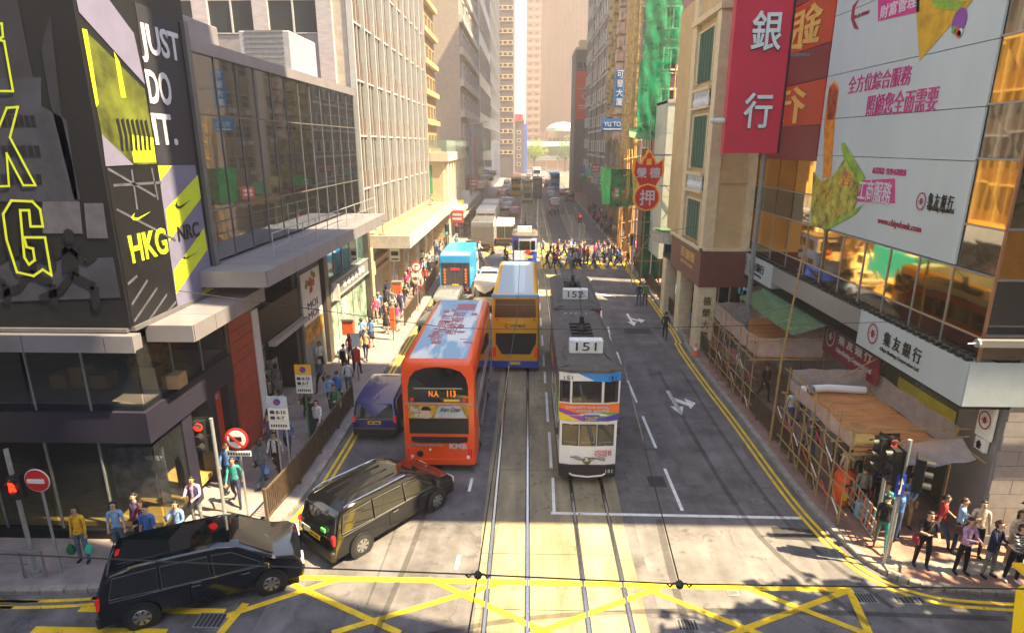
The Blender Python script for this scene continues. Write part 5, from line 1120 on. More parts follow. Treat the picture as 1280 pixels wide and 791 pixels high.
# trucks
def truck(name, label, x, y, L, W, H, box, cab, back, z0=.9, roofm=None, rz=0, cat='truck'):
    t = thing(name, (x, y, 0), label, cat, None, rz)
    part('cargo_box', MB().bbox(x-W/2, y, z0, x+W/2, y+L*.72, H, .05), box, t)
    part('rear_door', MB().box(x-W/2+.08, y-.03, z0+.05, x-.02, y-.001, H-.5).box(x+.02, y-.03, z0+.05, x+W/2-.08, y-.001, H-.5), back, t)
    part('roof_sheet', MB().box(x-W/2+.04, y+.04, H+.002, x+W/2-.04, y+L*.72-.04, H+.03), roofm or box, t)
    part('corner_post', MB().box(x-W/2, y-.05, z0, x-W/2+.07, y, H-.02), box, t); part('corner_post', MB().box(x+W/2-.07, y-.05, z0, x+W/2, y, H-.02), box, t)
    smooth(part('cab', MB().rings([[(x+s*W*.47, y+a, b) for a, b in ((L*.74, .5), (L*.74, 2.2), (L*.8, 2.4), (L*.93, 2.3), (L, 1.4), (L, .5))] for s in (-1, 1)]), cab, t))
    part('windscreen', MB().add([(x-W*.4, y+L*.94, 2.25), (x+W*.4, y+L*.94, 2.25), (x+W*.4, y+L+.01, 1.45), (x-W*.4, y+L+.01, 1.45), (x-W*.4, y+L*.9, 2.2), (x+W*.4, y+L*.9, 2.2), (x+W*.4, y+L-.1, 1.45), (x-W*.4, y+L-.1, 1.45)], [(0, 1, 2, 3), (7, 6, 5, 4), (0, 4, 5, 1), (2, 6, 7, 3), (1, 5, 6, 2), (0, 3, 7, 4)]), carglass, t)
    for s in (-1, 1): part('side_window', MB().box(x+s*W*.47-.01, y+L*.8, 1.5, x+s*(W*.47+.012), y+L*.92, 2.15), carglass, t)
    part('chassis', MB().box(x-W*.35, y+.1, .5, x+W*.35, y+L*.8, z0), blackm, t)
    part('bumper', MB().box(x-W/2+.1, y-.02, .4, x+W/2-.1, y+.1, .6), blackm, t)
    for s in (-1, 1):
        part('tail_light', MB().box(x+s*(W/2-.4), y-.06, z0-.15, x+s*(W/2-.12), y-.02, z0-.02), taill, t)
        for wy in (L*.2, L*.86):
            mb, rm = WH.setdefault((.42, .26), wheel_mesh(.42, .26)); o = inst('wheel', mb, (x+s*(W/2-.16), y+wy, .42), t); BASE[o.name] = Vector((0, 0, 0)); inst('rim', rm, (0, 0, 0), o)
    return t
blu = mat('truck_blue', (.01, .3, .72), .35, var=.06, coat=.3)
tk = truck('box_truck', 'bright blue box truck with white roof edge by the left pavement', -5.45, 45.2, 8.5, 2.3, 3.35, blu, white, mat('truck_door_dark', (.05, .05, .06), .5, var=.1), roofm=blu)
part('roof_stripe', MB().box(-6.5, 45.3, 3.385, -4.35, 46.5, 3.4), white, tk)
for s in (-1, 1):
    for k in range(5): part('hazard_stripe', MB().box(-5.45+s*.8-.07, 45.13, 1.2+k*.24, -5.45+s*.8+.07, 45.17, 1.36+k*.24), mat('hazard_orange', (.85, .2, .02), .4), tk)
part('door_sign', MB().box(-5.8, 45.14, 2.2, -5.1, 45.17, 2.4), redp, tk); part('number_plate', MB().box(-5.7, 45.13, 1.0, -5.2, 45.16, 1.14), platey, tk)
part('blue_header', MB().box(-6.55, 45.1, 2.8, -4.35, 45.16, 3.3), blu, tk)
dkd = mat('truck_door_grey', (.12, .11, .11), .5, var=.1)
truck('box_truck', 'grey box truck with dark shutter standing beyond the far crossing', -4.9, 66, 8, 2.4, 3.3, carsilver, white, dkd)
truck('box_truck', 'white box truck behind the grey box truck', -5.3, 78, 8, 2.4, 3.4, white, white, dkd)
truck('box_truck', 'white box truck, third in the far left row', -5.5, 90, 8, 2.4, 3.2, white, white, dkd)
truck('white_minibus', 'white light truck with dark open rear right of the truck row', -2.6, 70, 6.5, 2.1, 2.8, white, white, blackm)
# ------------------------------------------------ double-decker buses
def busbody(x0, x1, y0, y1, z0, H, r=.28, e=.12):
    def ring(y, i):
        a, b, t = x0+i, x1-i, H-i
        out = [(a, y, z0)]+[(a+r-r*math.cos(q), y, t-r+r*math.sin(q)) for q in [k*math.pi/10 for k in range(6)]]
        out += [(b-r+r*math.cos(q), y, t-r+r*math.sin(q)) for q in [k*math.pi/10 for k in range(5, -1, -1)]]+[(b, y, z0)]
        return out
    return MB().rings([ring(y0+.05, e), ring(y0+.08, .05), ring(y0+.2, 0), ring(y1-.2, 0), ring(y1-.05, .06), ring(y1, e)])
def bus(name, label, x0, x1, y0, y1, H, paint, roofm, upper, lower, skirt=None):
    t = thing(name, ((x0+x1)/2, y0, 0), label, 'double-decker bus')
    smooth(part('body', busbody(x0, x1, y0, y1, .28, H), paint, t), 30)
    part('roof_panel', MB().rings([[(x0+.3, y0+.25, H-.01), (x1-.3, y0+.25, H-.01), (x1-.3, y1-.25, H-.01), (x0+.3, y1-.25, H-.01)], [(x0+.3, y0+.25, H+.012), (x1-.3, y0+.25, H+.012), (x1-.3, y1-.25, H+.012), (x0+.3, y1-.25, H+.012)]]), roofm, t)
    for sx, s in ((x0, -1), (x1, 1)):
        n = 6; L = (y1-y0-.5)/n
        for k in range(n):
            a = y0+.25+k*L
            part('window', MB().box(sx-.02, a+.03, upper[0], sx+.014 if s > 0 else sx-.014, a+L-.03, upper[1]), carglass, t)
            if 0 < k: part('window', MB().box(sx-.02, a+.03, lower[0], sx+.014 if s > 0 else sx-.014, a+L-.03, lower[1]), carglass, t)
        for wy in (y0+2.0, y1-1.9):
            mb, rm = WH.setdefault((.48, .3), wheel_mesh(.48, .3, 8)); o = inst('wheel', mb, (sx-s*.12, wy, .48), t); BASE[o.name] = Vector((0, 0, 0)); inst('rim', rm, (0, 0, 0), o)
            part('wheel_arch', MB().lathe((sx-.02 if s > 0 else sx-.008, wy, .5), [(.58, 0), (.58, .03)], 18, axis='x'), blackm, t)
    part('underframe', MB().box(x0+.15, y0+.2, .15, x1-.15, y1-.2, .3), blackm, t)
    return t
kred = mat('bus_red', (.9, .085, .006), .3, var=.04, coat=.5)
roofad = mat('roof_print', (.1, .4, .75), .35, var=.0)
nt = roofad.node_tree; b = nt.nodes['Principled BSDF']; tc = nt.nodes.new('ShaderNodeTexCoord'); mp = nt.nodes.new('ShaderNodeMapping'); mp.inputs['Scale'].default_value = (1.5, .3, 1); ns = nt.nodes.new('ShaderNodeTexNoise'); ns.inputs['Scale'].default_value = 1.1; ns.inputs['Detail'].default_value = 3
rp = nt.nodes.new('ShaderNodeValToRGB'); rp.color_ramp.elements[0].position = .46; rp.color_ramp.elements[1].position = .56; rp.color_ramp.elements[0].color = (.2, .42, .62, 1); rp.color_ramp.elements[1].color = (.75, .8, .82, 1)
nt.links.new(tc.outputs['Object'], mp.inputs[0]); nt.links.new(mp.outputs[0], ns.inputs[0]); nt.links.new(ns.outputs[0], rp.inputs[0]); nt.links.new(rp.outputs[0], b.inputs['Base Color'])
KX0, KX1, KY = -4.37, -1.78, 19.6
kb = bus('red_double_decker', 'red double-decker bus with blue sky print on the roof, route 113 on its rear', KX0, KX1, KY, 28.3, 4.25, kred, roofad, (2.55, 3.6), (1.0, 1.9))
KC = (KX0+KX1)/2
def rear(pts, y, d=.05): return MB().prism([(KC+a, y, z) for a, z in pts], (0, d, 0))
arch = [(-1.05, 2.72), (-1.05, 3.3), (-.98, 3.62), (-.8, 3.85), (-.45, 3.98), (0, 4.02), (.45, 3.98), (.8, 3.85), (.98, 3.62), (1.05, 3.3), (1.05, 2.72)]
part('rear_window', rear(arch, KY+.02), carglass, kb)
part('window_bar', MB().box(KC-.85, KY+.0, 3.22, KC+.85, KY+.02, 3.26), galv, kb)
text('N.A.', amber, (KC-.32, KY+.015, 2.93), (1, 0, 0), (0, 0, 1), w=.36, h=.22, parent=kb); text('113', amber, (KC+.32, KY+.015, 2.93), (1, 0, 0), (0, 0, 1), w=.3, h=.24, parent=kb, bold=.02)
text('TSIM SHA', platey, (KC+.2, KY+.015, 2.75), (1, 0, 0), (0, 0, 1), w=.55, h=.09, parent=kb) if False else part('plate_lettering', MB().box(KC+.2, KY+.01, 2.75, KC+.75, KY+.02, 2.83), platey, kb)
for s in (-1, 1): part('tail_light', MB().lathe((KC+s*.92, KY+.0, 2.82), [(.07, 0), (.07, .03)], 12, axis='y'), taill, kb); part('tail_light', MB().bbox(KC+s*1.08-.07, KY+.02, .55, KC+s*1.08+.07, KY+.1, .95, .02), taill, kb)
part('silver_band', MB().box(KC-1.2, KY+.03, 2.62, KC+1.2, KY+.1, 2.68), galv, kb)
adp = part('advert_panel', MB().box(KC-1.07, KY+.0, 2.12, KC+1.07, KY+.06, 2.6), mat('advert_orange', (.75, .25, .02), .4, var=.5, scale=2, col2=(.8, .5, .05)), kb)
part('advert_silver', MB().prism([(KC-.15, KY-.006, 2.14), (KC+1.0, KY-.006, 2.14), (KC+.75, KY-.006, 2.58), (KC+.02, KY-.006, 2.58)], (0, .005, 0)), mat('advert_silver', (.45, .52, .58), .4, var=.15), kb)
part('advert_portrait', MB().prism([(KC-.45+.24*math.cos(a)*(1.1 if math.sin(a) < 0 else .7), KY-.014, 2.3+.2*math.sin(a)) for a in [i*.52 for i in range(12)]], (0, .005, 0)), mat('portrait_skin', (.6, .42, .33), .6, var=0), kb)
part('advert_hair', MB().prism([(KC-.45+.2*math.cos(a), KY-.02, 2.42+.15*math.sin(a)) for a in [i*.52 for i in range(7)]], (0, .005, 0)), blackm, kb)
text('No.1', pwhite, (KC-1.0, KY-.02, 2.36), (1, 0, 0), (0, 0, 1), w=.42, h=.2, parent=kb, shear=.3, bold=.02); text('英文', pwhite, (KC-.88, KY-.02, 2.14), (1, 0, 0), (0, 0, 1), w=.34, h=.18, parent=kb, bold=.02)
text('Alan Chan', blackm, (KC+.05, KY-.022, 2.38), (1, 0, 0), (0, 0, 1), w=.72, h=.17, parent=kb, shear=.3)
part('engine_panel', MB().box(KC-1.05, KY+.01, 1.52, KC+1.05, KY+.08, 2.08), blackm, kb)
part('grille', rear([(-1.0, 1.2), (-1.0, 1.38), (1.0, 1.38), (1.0, 1.2), (.7, 1.14), (-.7, 1.14)], KY+.02), blackm, kb)
text('KMB', pwhite, (KC+.35, KY+.02, .93), (1, 0, 0), (0, 0, 1), w=.62, h=.2, parent=kb, bold=.02)
part('silver_streak', MB().box(KC-1.1, KY+.03, 1.02, KC+.1, KY+.06, 1.06), galv, kb)
for (x, z, r, m) in ((-.72, .72, .12, blackm), (-.35, .88, .04, white), (-1.0, .6, .06, white), (1.02, .6, .07, white)): part('lamp', MB().lathe((KC+x, KY+.01, z), [(r, 0), (r, .05)], 12, axis='y'), m, kb)
part('bumper', MB().box(KC-1.12, KY+.0, .3, KC+1.12, KY+.12, .5), kred, kb)
# side advertisement: pale lilac wrap over the road side
part('side_advert', MB().box(KX1+.002, KY+.4, 1.95, KX1+.02, 28, 2.5).box(KX1+.002, KY+1.3, .6, KX1+.012, 28, .98), mat('side_print', (.45, .45, .62), .3, var=.5, scale=.5, col2=(.75, .72, .8)), kb)
for k in range(26):      # red characters and outlines printed on the roof
    x = KC-.75+1.5*rnd.random(); y = KY+1.6+rnd.random()*6.2
    part('roof_print_mark', MB().box(x, y, 4.263, x+rnd.uniform(.03, .4), y+rnd.uniform(.03, .5), 4.267), mat('roof_red', (.4, .13, .18), .5), kb)
text('學校補習', MATS['roof_red'], (KC+.4, KY+3.0, 4.262), (0, 1, 0), (-1, 0, 0), w=3.2, h=.55, parent=kb, bold=.01); text('現代教育', MATS['roof_red'], (KC-.15, KY+2.2, 4.262), (0, 1, 0), (-1, 0, 0), w=3.6, h=.45, parent=kb)
part('roof_frame', MB().box(KC-.1, KY+6.6, 4.262, KC+.75, KY+7.7, 4.266), MATS['roof_red'], kb)
byel = mat('bus_yellow', (.85, .42, .012), .3, var=.04, coat=.5)
CX0, CX1, CY = -1.78, .62, 29.7
roof2 = mat('bus_roof_blue', (.22, .42, .62), .3, var=.0, coat=.5)
cbus = bus('yellow_double_decker', 'yellow double-decker bus with pale blue roof and blue skirt between the two tram tracks', CX0, CX1, CY, 38.8, 4.15, byel, roof2, (2.6, 3.6), (1.0, 1.9))
KC2 = (CX0+CX1)/2
part('upper_cap', MB().bbox(CX0+.0, CY+.04, 3.95, CX1-.0, CY+.3, 4.13, .03), roof2, cbus)
part('rear_window', MB().prism([(KC2-1.05, CY, 2.95), (KC2+1.05, CY, 2.95), (KC2+1.0, CY, 3.9), (KC2-1.0, CY, 3.9)], (0, .06, 0)), mat('brown_bus_glass', (.16, .07, .03), .15, .2, var=.1), cbus)
part('window_bar', MB().box(KC2-1.0, CY-.01, 3.6, KC2+1.0, CY+.0, 3.63), galvd, cbus)
text('5962', pwhite, (KC2-.2, CY-.0, 3.98), (1, 0, 0), (0, 0, 1), w=.35, h=.1, parent=cbus)
text('CITYBUS', blackm, (KC2-.28, CY+.03, 2.42), (1, 0, 0), (0, 0, 1), w=.8, h=.14, parent=cbus, bold=.01, shear=.2)
mb = MB()
for k in range(9):
    a, c = R(50+k*31), R(50+(k+1)*31); Pl((KC2-.42, CY+.03, 2.49), (1, 0, 0), (0, 0, 1)).poly(mb, [(.13*math.cos(a), .13*math.sin(a)), (.07*math.cos(a), .07*math.sin(a)), (.07*math.cos(c), .07*math.sin(c)), (.13*math.cos(c), .13*math.sin(c))])
part('round_logo', mb, redp, cbus)
part('engine_panel', MB().prism([(KC2-1.0, CY+.0, 2.1), (KC2+1.08, CY+.0, 2.1), (KC2+1.05, CY, 1.55), (KC2+.75, CY, .98), (KC2-.7, CY, .98), (KC2-1.0, CY, 1.55)], (0, .07, 0)), blackm, cbus)
part('skirt', MB().box(CX0-.005, CY+.01, .26, CX1+.005, 38.7, .6), mat('bus_blue', (.02, .06, .4), .3, coat=.4, var=0), cbus)
for s in (-1, 1): part('tail_light', MB().bbox(KC2+s*1.08-.08, CY+.0, .85, KC2+s*1.08+.08, CY+.1, 1.35, .02), taill, cbus)
for s in (-1, 1): part('roof_lamp', MB().lathe((KC2+s*.95, CY+.0, 2.82), [(.05, 0), (.05, .05)], 10, axis='y'), taill, cbus)
part('number_plate', MB().box(KC2-.26, CY-.02, .42, KC2+.26, CY+.02, .55), platey, cbus)
part('side_advert', MB().box(CX1+.002, CY+.4, 1.95, CX1+.015, 38, 2.5), MATS['bus_blue'], cbus)
# ------------------------------------------------ trams
trd = mat('tram_roof', (.1, .088, .08), .75, var=.25, scale=4, bump=.15); tblk = mat('tram_black', (.012, .012, .014), .5, var=0)
def tram(label, xc, y0, L, body, num, m_up=None, full=True):
    t = thing('tram', (xc, y0, 0), label, 'tram'); w = .97
    def ring(z, i, yb=0): # plan outline with chamfered nose
        return [(xc-w+i, y0+.12+yb, z), (xc-w*.62, y0+.04+i+yb, z), (xc+w*.62, y0+.04+i+yb, z), (xc+w-i, y0+.12+yb, z), (xc+w-i, y0+L-.35-yb, z), (xc+w*.62, y0+L-.04-i, z), (xc-w*.62, y0+L-.04-i, z), (xc-w+i, y0+L-.35-yb, z)]
    part('body', MB().rings([ring(.75, 0), ring(2.35, 0), ring(2.45, -.03), ring(4.15, -.05)]), body, t)
    part('bumper', MB().rings([ring(.22, .08), ring(.3, 0, -.06), ring(.74, 0, -.06)]), tblk, t)
    part('roof', MB().rings([ring(4.152, -.1), ring(4.25, -.1), ring(4.36, .12)]), trd, t)
    if full:
        for sx in (-1, 1):
            for k in range(5):
                a = y0+.55+k*(L-1.1)/5; b = a+(L-1.1)/5-.1
                for za, zb in ((1.45, 2.28), (3.05, 3.85)):
                    x = xc+sx*(w+(.05 if za > 3 else .0)); part('window', MB().box(x-sx*.05, a, za, x+sx*.012, b, zb), carglass, t); 
                    part('window_frame', MB().box(x+sx*.012, a, za, x+sx*.02, a+.04, zb).box(x+sx*.012, b-.04, za, x+sx*.02, b, zb), body if False else galvd, t)
        part('bogie', MB().box(xc-.6, y0+1.5, .05, xc+.6, y0+L-1.5, .5), tblk, t)
    # roof gear
    for sx in (-.3, .3): part('roof_rail', MB().box(xc+sx-.04, y0+2.3, 4.3, xc+sx+.04, y0+5.2, 4.4), tblk, t)
    for k in range(6): part('roof_slat', MB().box(xc-.42, y0+2.6+k*.42, 4.4, xc+.42, y0+2.75+k*.42, 4.46), tblk, t)
    part('pole_base', MB().lathe((xc, y0+3.8, 4.4), [(.22, 0), (.2, .15), (.1, .3), (.08, .6)], 10), tblk, t)
    part('trolley_pole', MB().path([(xc, y0+3.8, 4.9), (xc+.05, y0+5.6, 5.55)], .025, 6), tblk, t)
    for k in range(5): part('roof_clamp', MB().box(xc-.5+k*.22, y0+L-1.0, 4.34, xc-.42+k*.22, y0+L-.9, 4.42), galv, t)
    part('number_box', MB().bbox(xc-.62, y0+1.35, 4.36, xc+.55, y0+1.75, 4.82, .02), white, t)
    part('box_frame', MB().box(xc-.62, y0+1.33, 4.36, xc+.55, y0+1.35, 4.4).box(xc-.04, y0+1.33, 4.4, xc-.02, y0+1.35, 4.8), tblk, t) if False else None
    if num: text(num, tblk, (xc-.4, y0+1.34, 4.45), (1, 0, 0), (0, 0, 1), w=.72, h=.3, parent=t)
    part('cable', MB().path([(xc-.75, y0+.6, 4.36), (xc-.9, y0+1.2, 4.42), (xc-.7, y0+2.2, 4.36)], .015, 4).path([(xc+.8, y0+.5, 4.36), (xc+.6, y0+1, 4.4), (xc+.66, y0+2, 4.36)], .012, 4), tblk, t)
    return t
twh = mat('tram_white', (.78, .8, .84), .3, var=.03, coat=.3)
orange = mat('tram_orange', (.85, .17, .03), .35, var=0); tgreen = mat('tram_green', (.2, .35, .04), .35, var=0); tpurple = mat('tram_purple', (.28, .04, .4), .35, var=0); tyellow = mat('tram_yellow', (.75, .6, .02), .35, var=0); tblue = mat('tram_blue', (.02, .25, .75), .35, var=0); tnavy = mat('tram_indigo', (.06, .04, .4), .35, var=0)
TX, TY = 2.12, 18.9
tr = tram('white tram 151 with rainbow swirls and a roof number box, nearest tram', TX, TY, 7.3, twh, '151')
FL = Pl((TX, TY+.04, 0), (1, 0, 0), (0, 0, 1))     # flat middle of the nose; the outer thirds angle back
def nose(pts, m, nm, d=.012, up=0):
    """polygon strip on the three-faced nose: (a,z) columns cut at the chamfer lines"""
    w = .97; kx = w*.62
    def fold(a, z, dd):
        e = .03 if z < 2.4 else .05
        if abs(a) <= kx: return (TX+a, TY+.04-(e if z > 2.4 else 0)*.0-dd-(.05 if z > 2.4 else 0), z)
        s = 1 if a > 0 else -1; f = (abs(a)-kx)/(w-kx); return (TX+s*(kx+(w-kx)*f+ (e*f if z > 2.4 else 0)), TY+.04+.08*f-dd-(.05*(1-f) if z > 2.4 else 0), z)
    cuts = sorted(set([-w, -kx, kx, w]+[p[0] for p in pts]))
    return [fold(a, z, d) for a, z in pts], fold
def nshape(fl, fh, m, nm, d=.012, n=24):
    """band between two height functions across the nose"""
    w = .965; mb = MB(); xs = sorted([-w+2*w*i/n for i in range(n+1)]+[-.601, .601])
    _, fold = nose([(0, 0)], m, nm)
    A = [fold(a, fl(a), d) for a in xs]; B_ = [fold(a, fh(a), d) for a in xs]; k = len(xs)
    mb.add(A+B_, [(i, i+1, i+1+k, i+k) for i in range(k-1)]); part(nm, mb, m, tr)
_, fold = nose([(0, 0)], None, None)
s_ = math.sin
nshape(lambda a: 2.42, lambda a: 3.03, orange, 'swirl_orange', .012)
nshape(lambda a: 2.42, lambda a: 2.66+.1*s_(a*2.2+.6), tgreen, 'swirl_green', .016)
nshape(lambda a: 2.42, lambda a: 2.86-.5*(a+.97)*.55 if a < .6 else 2.43, tpurple, 'swirl_purple', .02)
nshape(lambda a: 2.42, lambda a: max(2.425, 2.72-.42*(a+.97)), tyellow, 'swirl_yellow', .024)
nshape(lambda a: 2.42, lambda a: max(2.425, 2.44+.22*(a+.1)), tnavy, 'swirl_indigo', .026)
nshape(lambda a: 2.62+.0*a, lambda a: max(2.63, 2.72-.35*a*a+.1*a), twh, 'swirl_white', .022)
nshape(lambda a: max(3.86, 4.13-.0) if a < -.4 else 4.12-.28*min(1, (a+.4)/.6), lambda a: 4.14, tblue, 'swirl_blue', .012)
for (a0, a1) in ((-.93, -.68), (-.56, .36), (.5, .88)):
    P = [fold(a, z, .014) for a, z in ((a0, 3.12), (a1, 3.12), (a1, 3.82), (a0, 3.82))]
    if a1 < -.6 or a0 > .45: P = [fold(a, z, .03) for a, z in ((a0, 3.12), (a1, 3.12), (a1, 3.82), (a0, 3.82))]
    part('upper_window', MB().prism(P, (0, .02, 0)), carglass, tr)
    part('window_frame', MB().prism([Vector(p)+Vector((0, .004, 0))+Vector(q) for p, q in zip(P, ((-.03, 0, -.03), (.03, 0, -.03), (.03, 0, .03), (-.03, 0, .03)))], (0, .02, 0)), tblk, tr)
for (a0, a1) in ((-.86, -.36), (-.27, .24), (.33, .84)):
    P = [fold(a, z, .03) for a, z in ((a0, 1.5), (a1, 1.5), (a1, 2.24), (a0, 2.24))]
    part('lower_window', MB().prism(P, (0, .02, 0)), carglass, tr)
    part('window_frame', MB().prism([Vector(p)+Vector((0, .004, 0))+Vector(q) for p, q in zip(P, ((-.03, 0, -.03), (.03, 0, -.03), (.03, 0, .03), (-.03, 0, .03)))], (0, .02, 0)), tblk, tr)
    part('window_bar', MB().tube((P[0][0]+.04, P[0][1]-.01, 1.62), (P[1][0]-.04, P[1][1]-.01, 1.62), .008, 4), galv, tr)
text('CONNECT AND EXCEL', pwhite, (TX-.8, TY-.09, 2.9), (1, 0, 0), (0, 0, 1), w=1.45, h=.08, parent=tr, bold=.01); text('積聚生態  超越界限', pwhite, (TX-.45, TY-.09, 2.77), (1, 0, 0), (0, 0, 1), w=1.1, h=.09, parent=tr)
part('destination_sign', MB().box(TX-.2, TY-.1, 2.44, TX+.34, TY+.0, 2.65), MATS['bus_blue'], tr); text('Western Mkt', platey, (TX-.16, TY-.105, 2.56), (1, 0, 0), (0, 0, 1), w=.44, h=.06, parent=tr); text('上環街市', platey, (TX-.16, TY-.105, 2.46), (1, 0, 0), (0, 0, 1), w=.4, h=.07, parent=tr)
text('151', tblk, (TX-.88, TY-.02, 3.9), (1, 0, 0), (0, 0, 1), w=.3, h=.13, parent=tr); text('151', tblk, (TX+.6, TY-.02, 3.9), (1, 0, 0), (0, 0, 1), w=.25, h=.13, parent=tr)
text('HONG', mat('red_lettering', (.6, .03, .05), .5), (TX+.25, TY-.01, 1.22), (1, 0, 0), (0, 0, 1), w=.4, h=.1, parent=tr); text('KONG', MATS['red_lettering'], (TX+.25, TY-.01, 1.1), (1, 0, 0), (0, 0, 1), w=.4, h=.1, parent=tr); text('香港', MATS['red_lettering'], (TX+.69, TY+.02, 1.12), (1, 0, 0), (0, 0, 1), w=.12, h=.2, parent=tr)
text('151', pwhite, (TX+.62, TY-.06, .5), (1, 0, 0), (0, 0, 1), w=.24, h=.12, parent=tr, bold=.02)
for k, (m, ph, am) in enumerate(((tblue, 0, .07), (orange, .7, .05), (tgreen, 1.4, .04), (tblk, 2.2, .06))):
    part('ribbon_line', MB().path([(TX-.6+.1*i, TY-.005-.002*k, 1.0+am*s_(i*.75+ph)+.03*math.cos(i*.4)) for i in range(13)], .011, 4), m, tr)
part('headlamp', MB().lathe((TX-.02, TY-.04, .9), [(.02, 0), (.09, .01), (.13, .03), (.15, .08)], 18, axis='y'), mat('headlamp_brass', (.35, .32, .22), .25, .8, var=0), tr)
for sx in (-1, 1):
    for z in (.86, 1.0): part('tail_light', MB().lathe((TX+sx*.78, TY+.12, z), [(.035, 0), (.035, .08)], 10, axis='y'), amber if (sx > 0 and z < .9) else taill, tr)
    part('tail_light', MB().lathe((TX+sx*.78, TY+.12, 1.25), [(.03, 0), (.03, .08)], 8, axis='y'), taill, tr)
part('bumper_stripe', MB().path([(TX-.62, TY-.06, .47), (TX-.5, TY-.07, .4), (TX, TY-.07, .34), (TX+.5, TY-.07, .4), (TX+.62, TY-.06, .47)], .03, 6), white, tr)
part('wing_mirror', MB().bbox(TX+1.0, TY+.3, 1.75, TX+1.12, TY+.36, 2.0, .01), tblk, tr); part('wing_mirror', MB().bbox(TX-1.12, TY+.3, 1.75, TX-1.0, TY+.36, 2.0, .01), tblk, tr)
for k, (ya, yb, m) in enumerate(((19.4, 20.6, tgreen), (20.6, 22, tyellow), (22, 23.6, tpurple), (23.6, 25.6, orange))): part('side_swirl', MB().box(TX-1.035, ya, 2.42, TX-1.0, yb, 3.02).box(TX+1.0, ya, 2.42, TX+1.035, yb, 3.02), m, tr)
tr2 = tram('dark red tram 152 directly behind the white tram', 2.32, 26.6, 7.0, mat('tram_maroon', (.35, .02, .03), .35, coat=.3, var=.05), '152')
text('152', pwhite, (1.45, 26.55, 3.95), (1, 0, 0), (0, 0, 1), w=.22, h=.1, parent=tr2); text('152', pwhite, (2.95, 26.55, 3.95), (1, 0, 0), (0, 0, 1), w=.22, h=.1, parent=tr2)
tr3 = tram('blue and white tram with red diamond mark beyond the yellow bus', -.2, 49.3, 7.5, mat('tram_deep_blue', (.03, .08, .5), .35, coat=.3, var=.0), None)
part('front_window', MB().box(-.65, 49.15, 3.1, .2, 49.3, 3.85).box(.3, 49.18, 3.1, .65, 49.33, 3.85).box(-1.1, 49.25, 3.1, -.78, 49.6, 3.85), carglass, tr3); part('white_panel', MB().box(-1.05, 49.1, 2.3, .05, 49.2, 3.05).box(.25, 49.14, 3.0, .75, 49.2, 3.05), twh, tr3); part('window_frame', MB().box(-.7, 49.28, 3.05, .75, 49.31, 4.05), twh, tr3)
part('red_diamond', MB().prism([(-.3, 49.08, 2.95), (.05, 49.08, 2.75), (.4, 49.08, 2.95), (.05, 49.08, 3.15)], (0, .02, 0)), redp, tr3); part('number_plate', MB().box(-.15, 49.08, 2.45, .45, 49.1, 2.68), amber if False else platey, tr3)
tr4 = tram('pale green tram seen head-on far down the street', -.1, 122, 8, mat('tram_pale_green', (.35, .5, .42), .4, var=.05), None, full=False)
part('front_window', MB().box(-.8, 121.9, 2.7, .6, 122.05, 3.9).box(-.8, 121.9, 1.2, .6, 122.05, 2.1), carglass, tr4)
tr5 = tram('dark blue tram beside the pale green one far down the street', 2.1, 132, 8, mat('tram_dark_blue', (.03, .07, .22), .4, var=.05), None, full=False)
part('front_window', MB().box(1.4, 131.9, 2.7, 2.8, 132.05, 3.9).box(1.4, 131.9, 1.2, 2.8, 132.05, 2.1), carglass, tr5)
def farbus(label, x, y, m, m2):
    b = bus('double_decker', label, x-1.2, x+1.2, y, y+10, 4.3, m, m2, (2.6, 3.6), (1.0, 1.9))
    part('rear_window', MB().box(x-1, y, 2.7, x+1, y+.1, 3.8).box(x-1, y, 1.2, x+1, y+.1, 2.0), carglass, b); return b
farbus('yellow double-decker far down the left lane', -2.6, 140, byel, byel); farbus('blue and orange double-decker far down the right lane', 7.0, 160, tblue, tblue)
farbus('white double-decker in the centre far down the street', 2.8, 190, twh, twh)
for k, (x, y, m, lab) in enumerate(((-4.8, 175, carwhite, 'white car, far left lane near the trees'), (-2.4, 182, cardark, 'dark car far down, left of centre'), (5.0, 200, carwhite, 'white car far down, right of centre'), (8.2, 210, cardark, 'dark car near the far right kerb'), (.3, 215, carsilver, 'silver car ahead of the footbridge'), (-4, 225, carred, 'red car ahead of the footbridge'), (6, 232, carwhite, 'white car at the footbridge foot'), (10, 236, carsilver, 'silver car by the right tree'))):
    sedan('far_car', lab, x, y, m, group='cars far down the street')
# yellow vehicle cut by the lower right corner
t = thing('yellow_bus', (10.4, 9, 0), 'yellow bus flank just entering the lower right corner of the view', 'bus')
part('body', MB().rings([[(9.5+z*.4, 4, z+.3), (9.5+z*.4, 9.7+z*.65, z+.3), (12, 11.9, z+.3), (12, 4, z+.3)] for z in (0, 2.1)]), mat('bus_body_yellow', (.9, .6, .01), .35, coat=.4, var=.04), t)
part('roof_lip', MB().box(10.8, 11.4, 2.4, 12, 11.8, 2.48), caryel, t)
part('hazard_mark', MB().box(9.9, 9.2, .9, 9.95, 10.2, 1.3), redp, t)

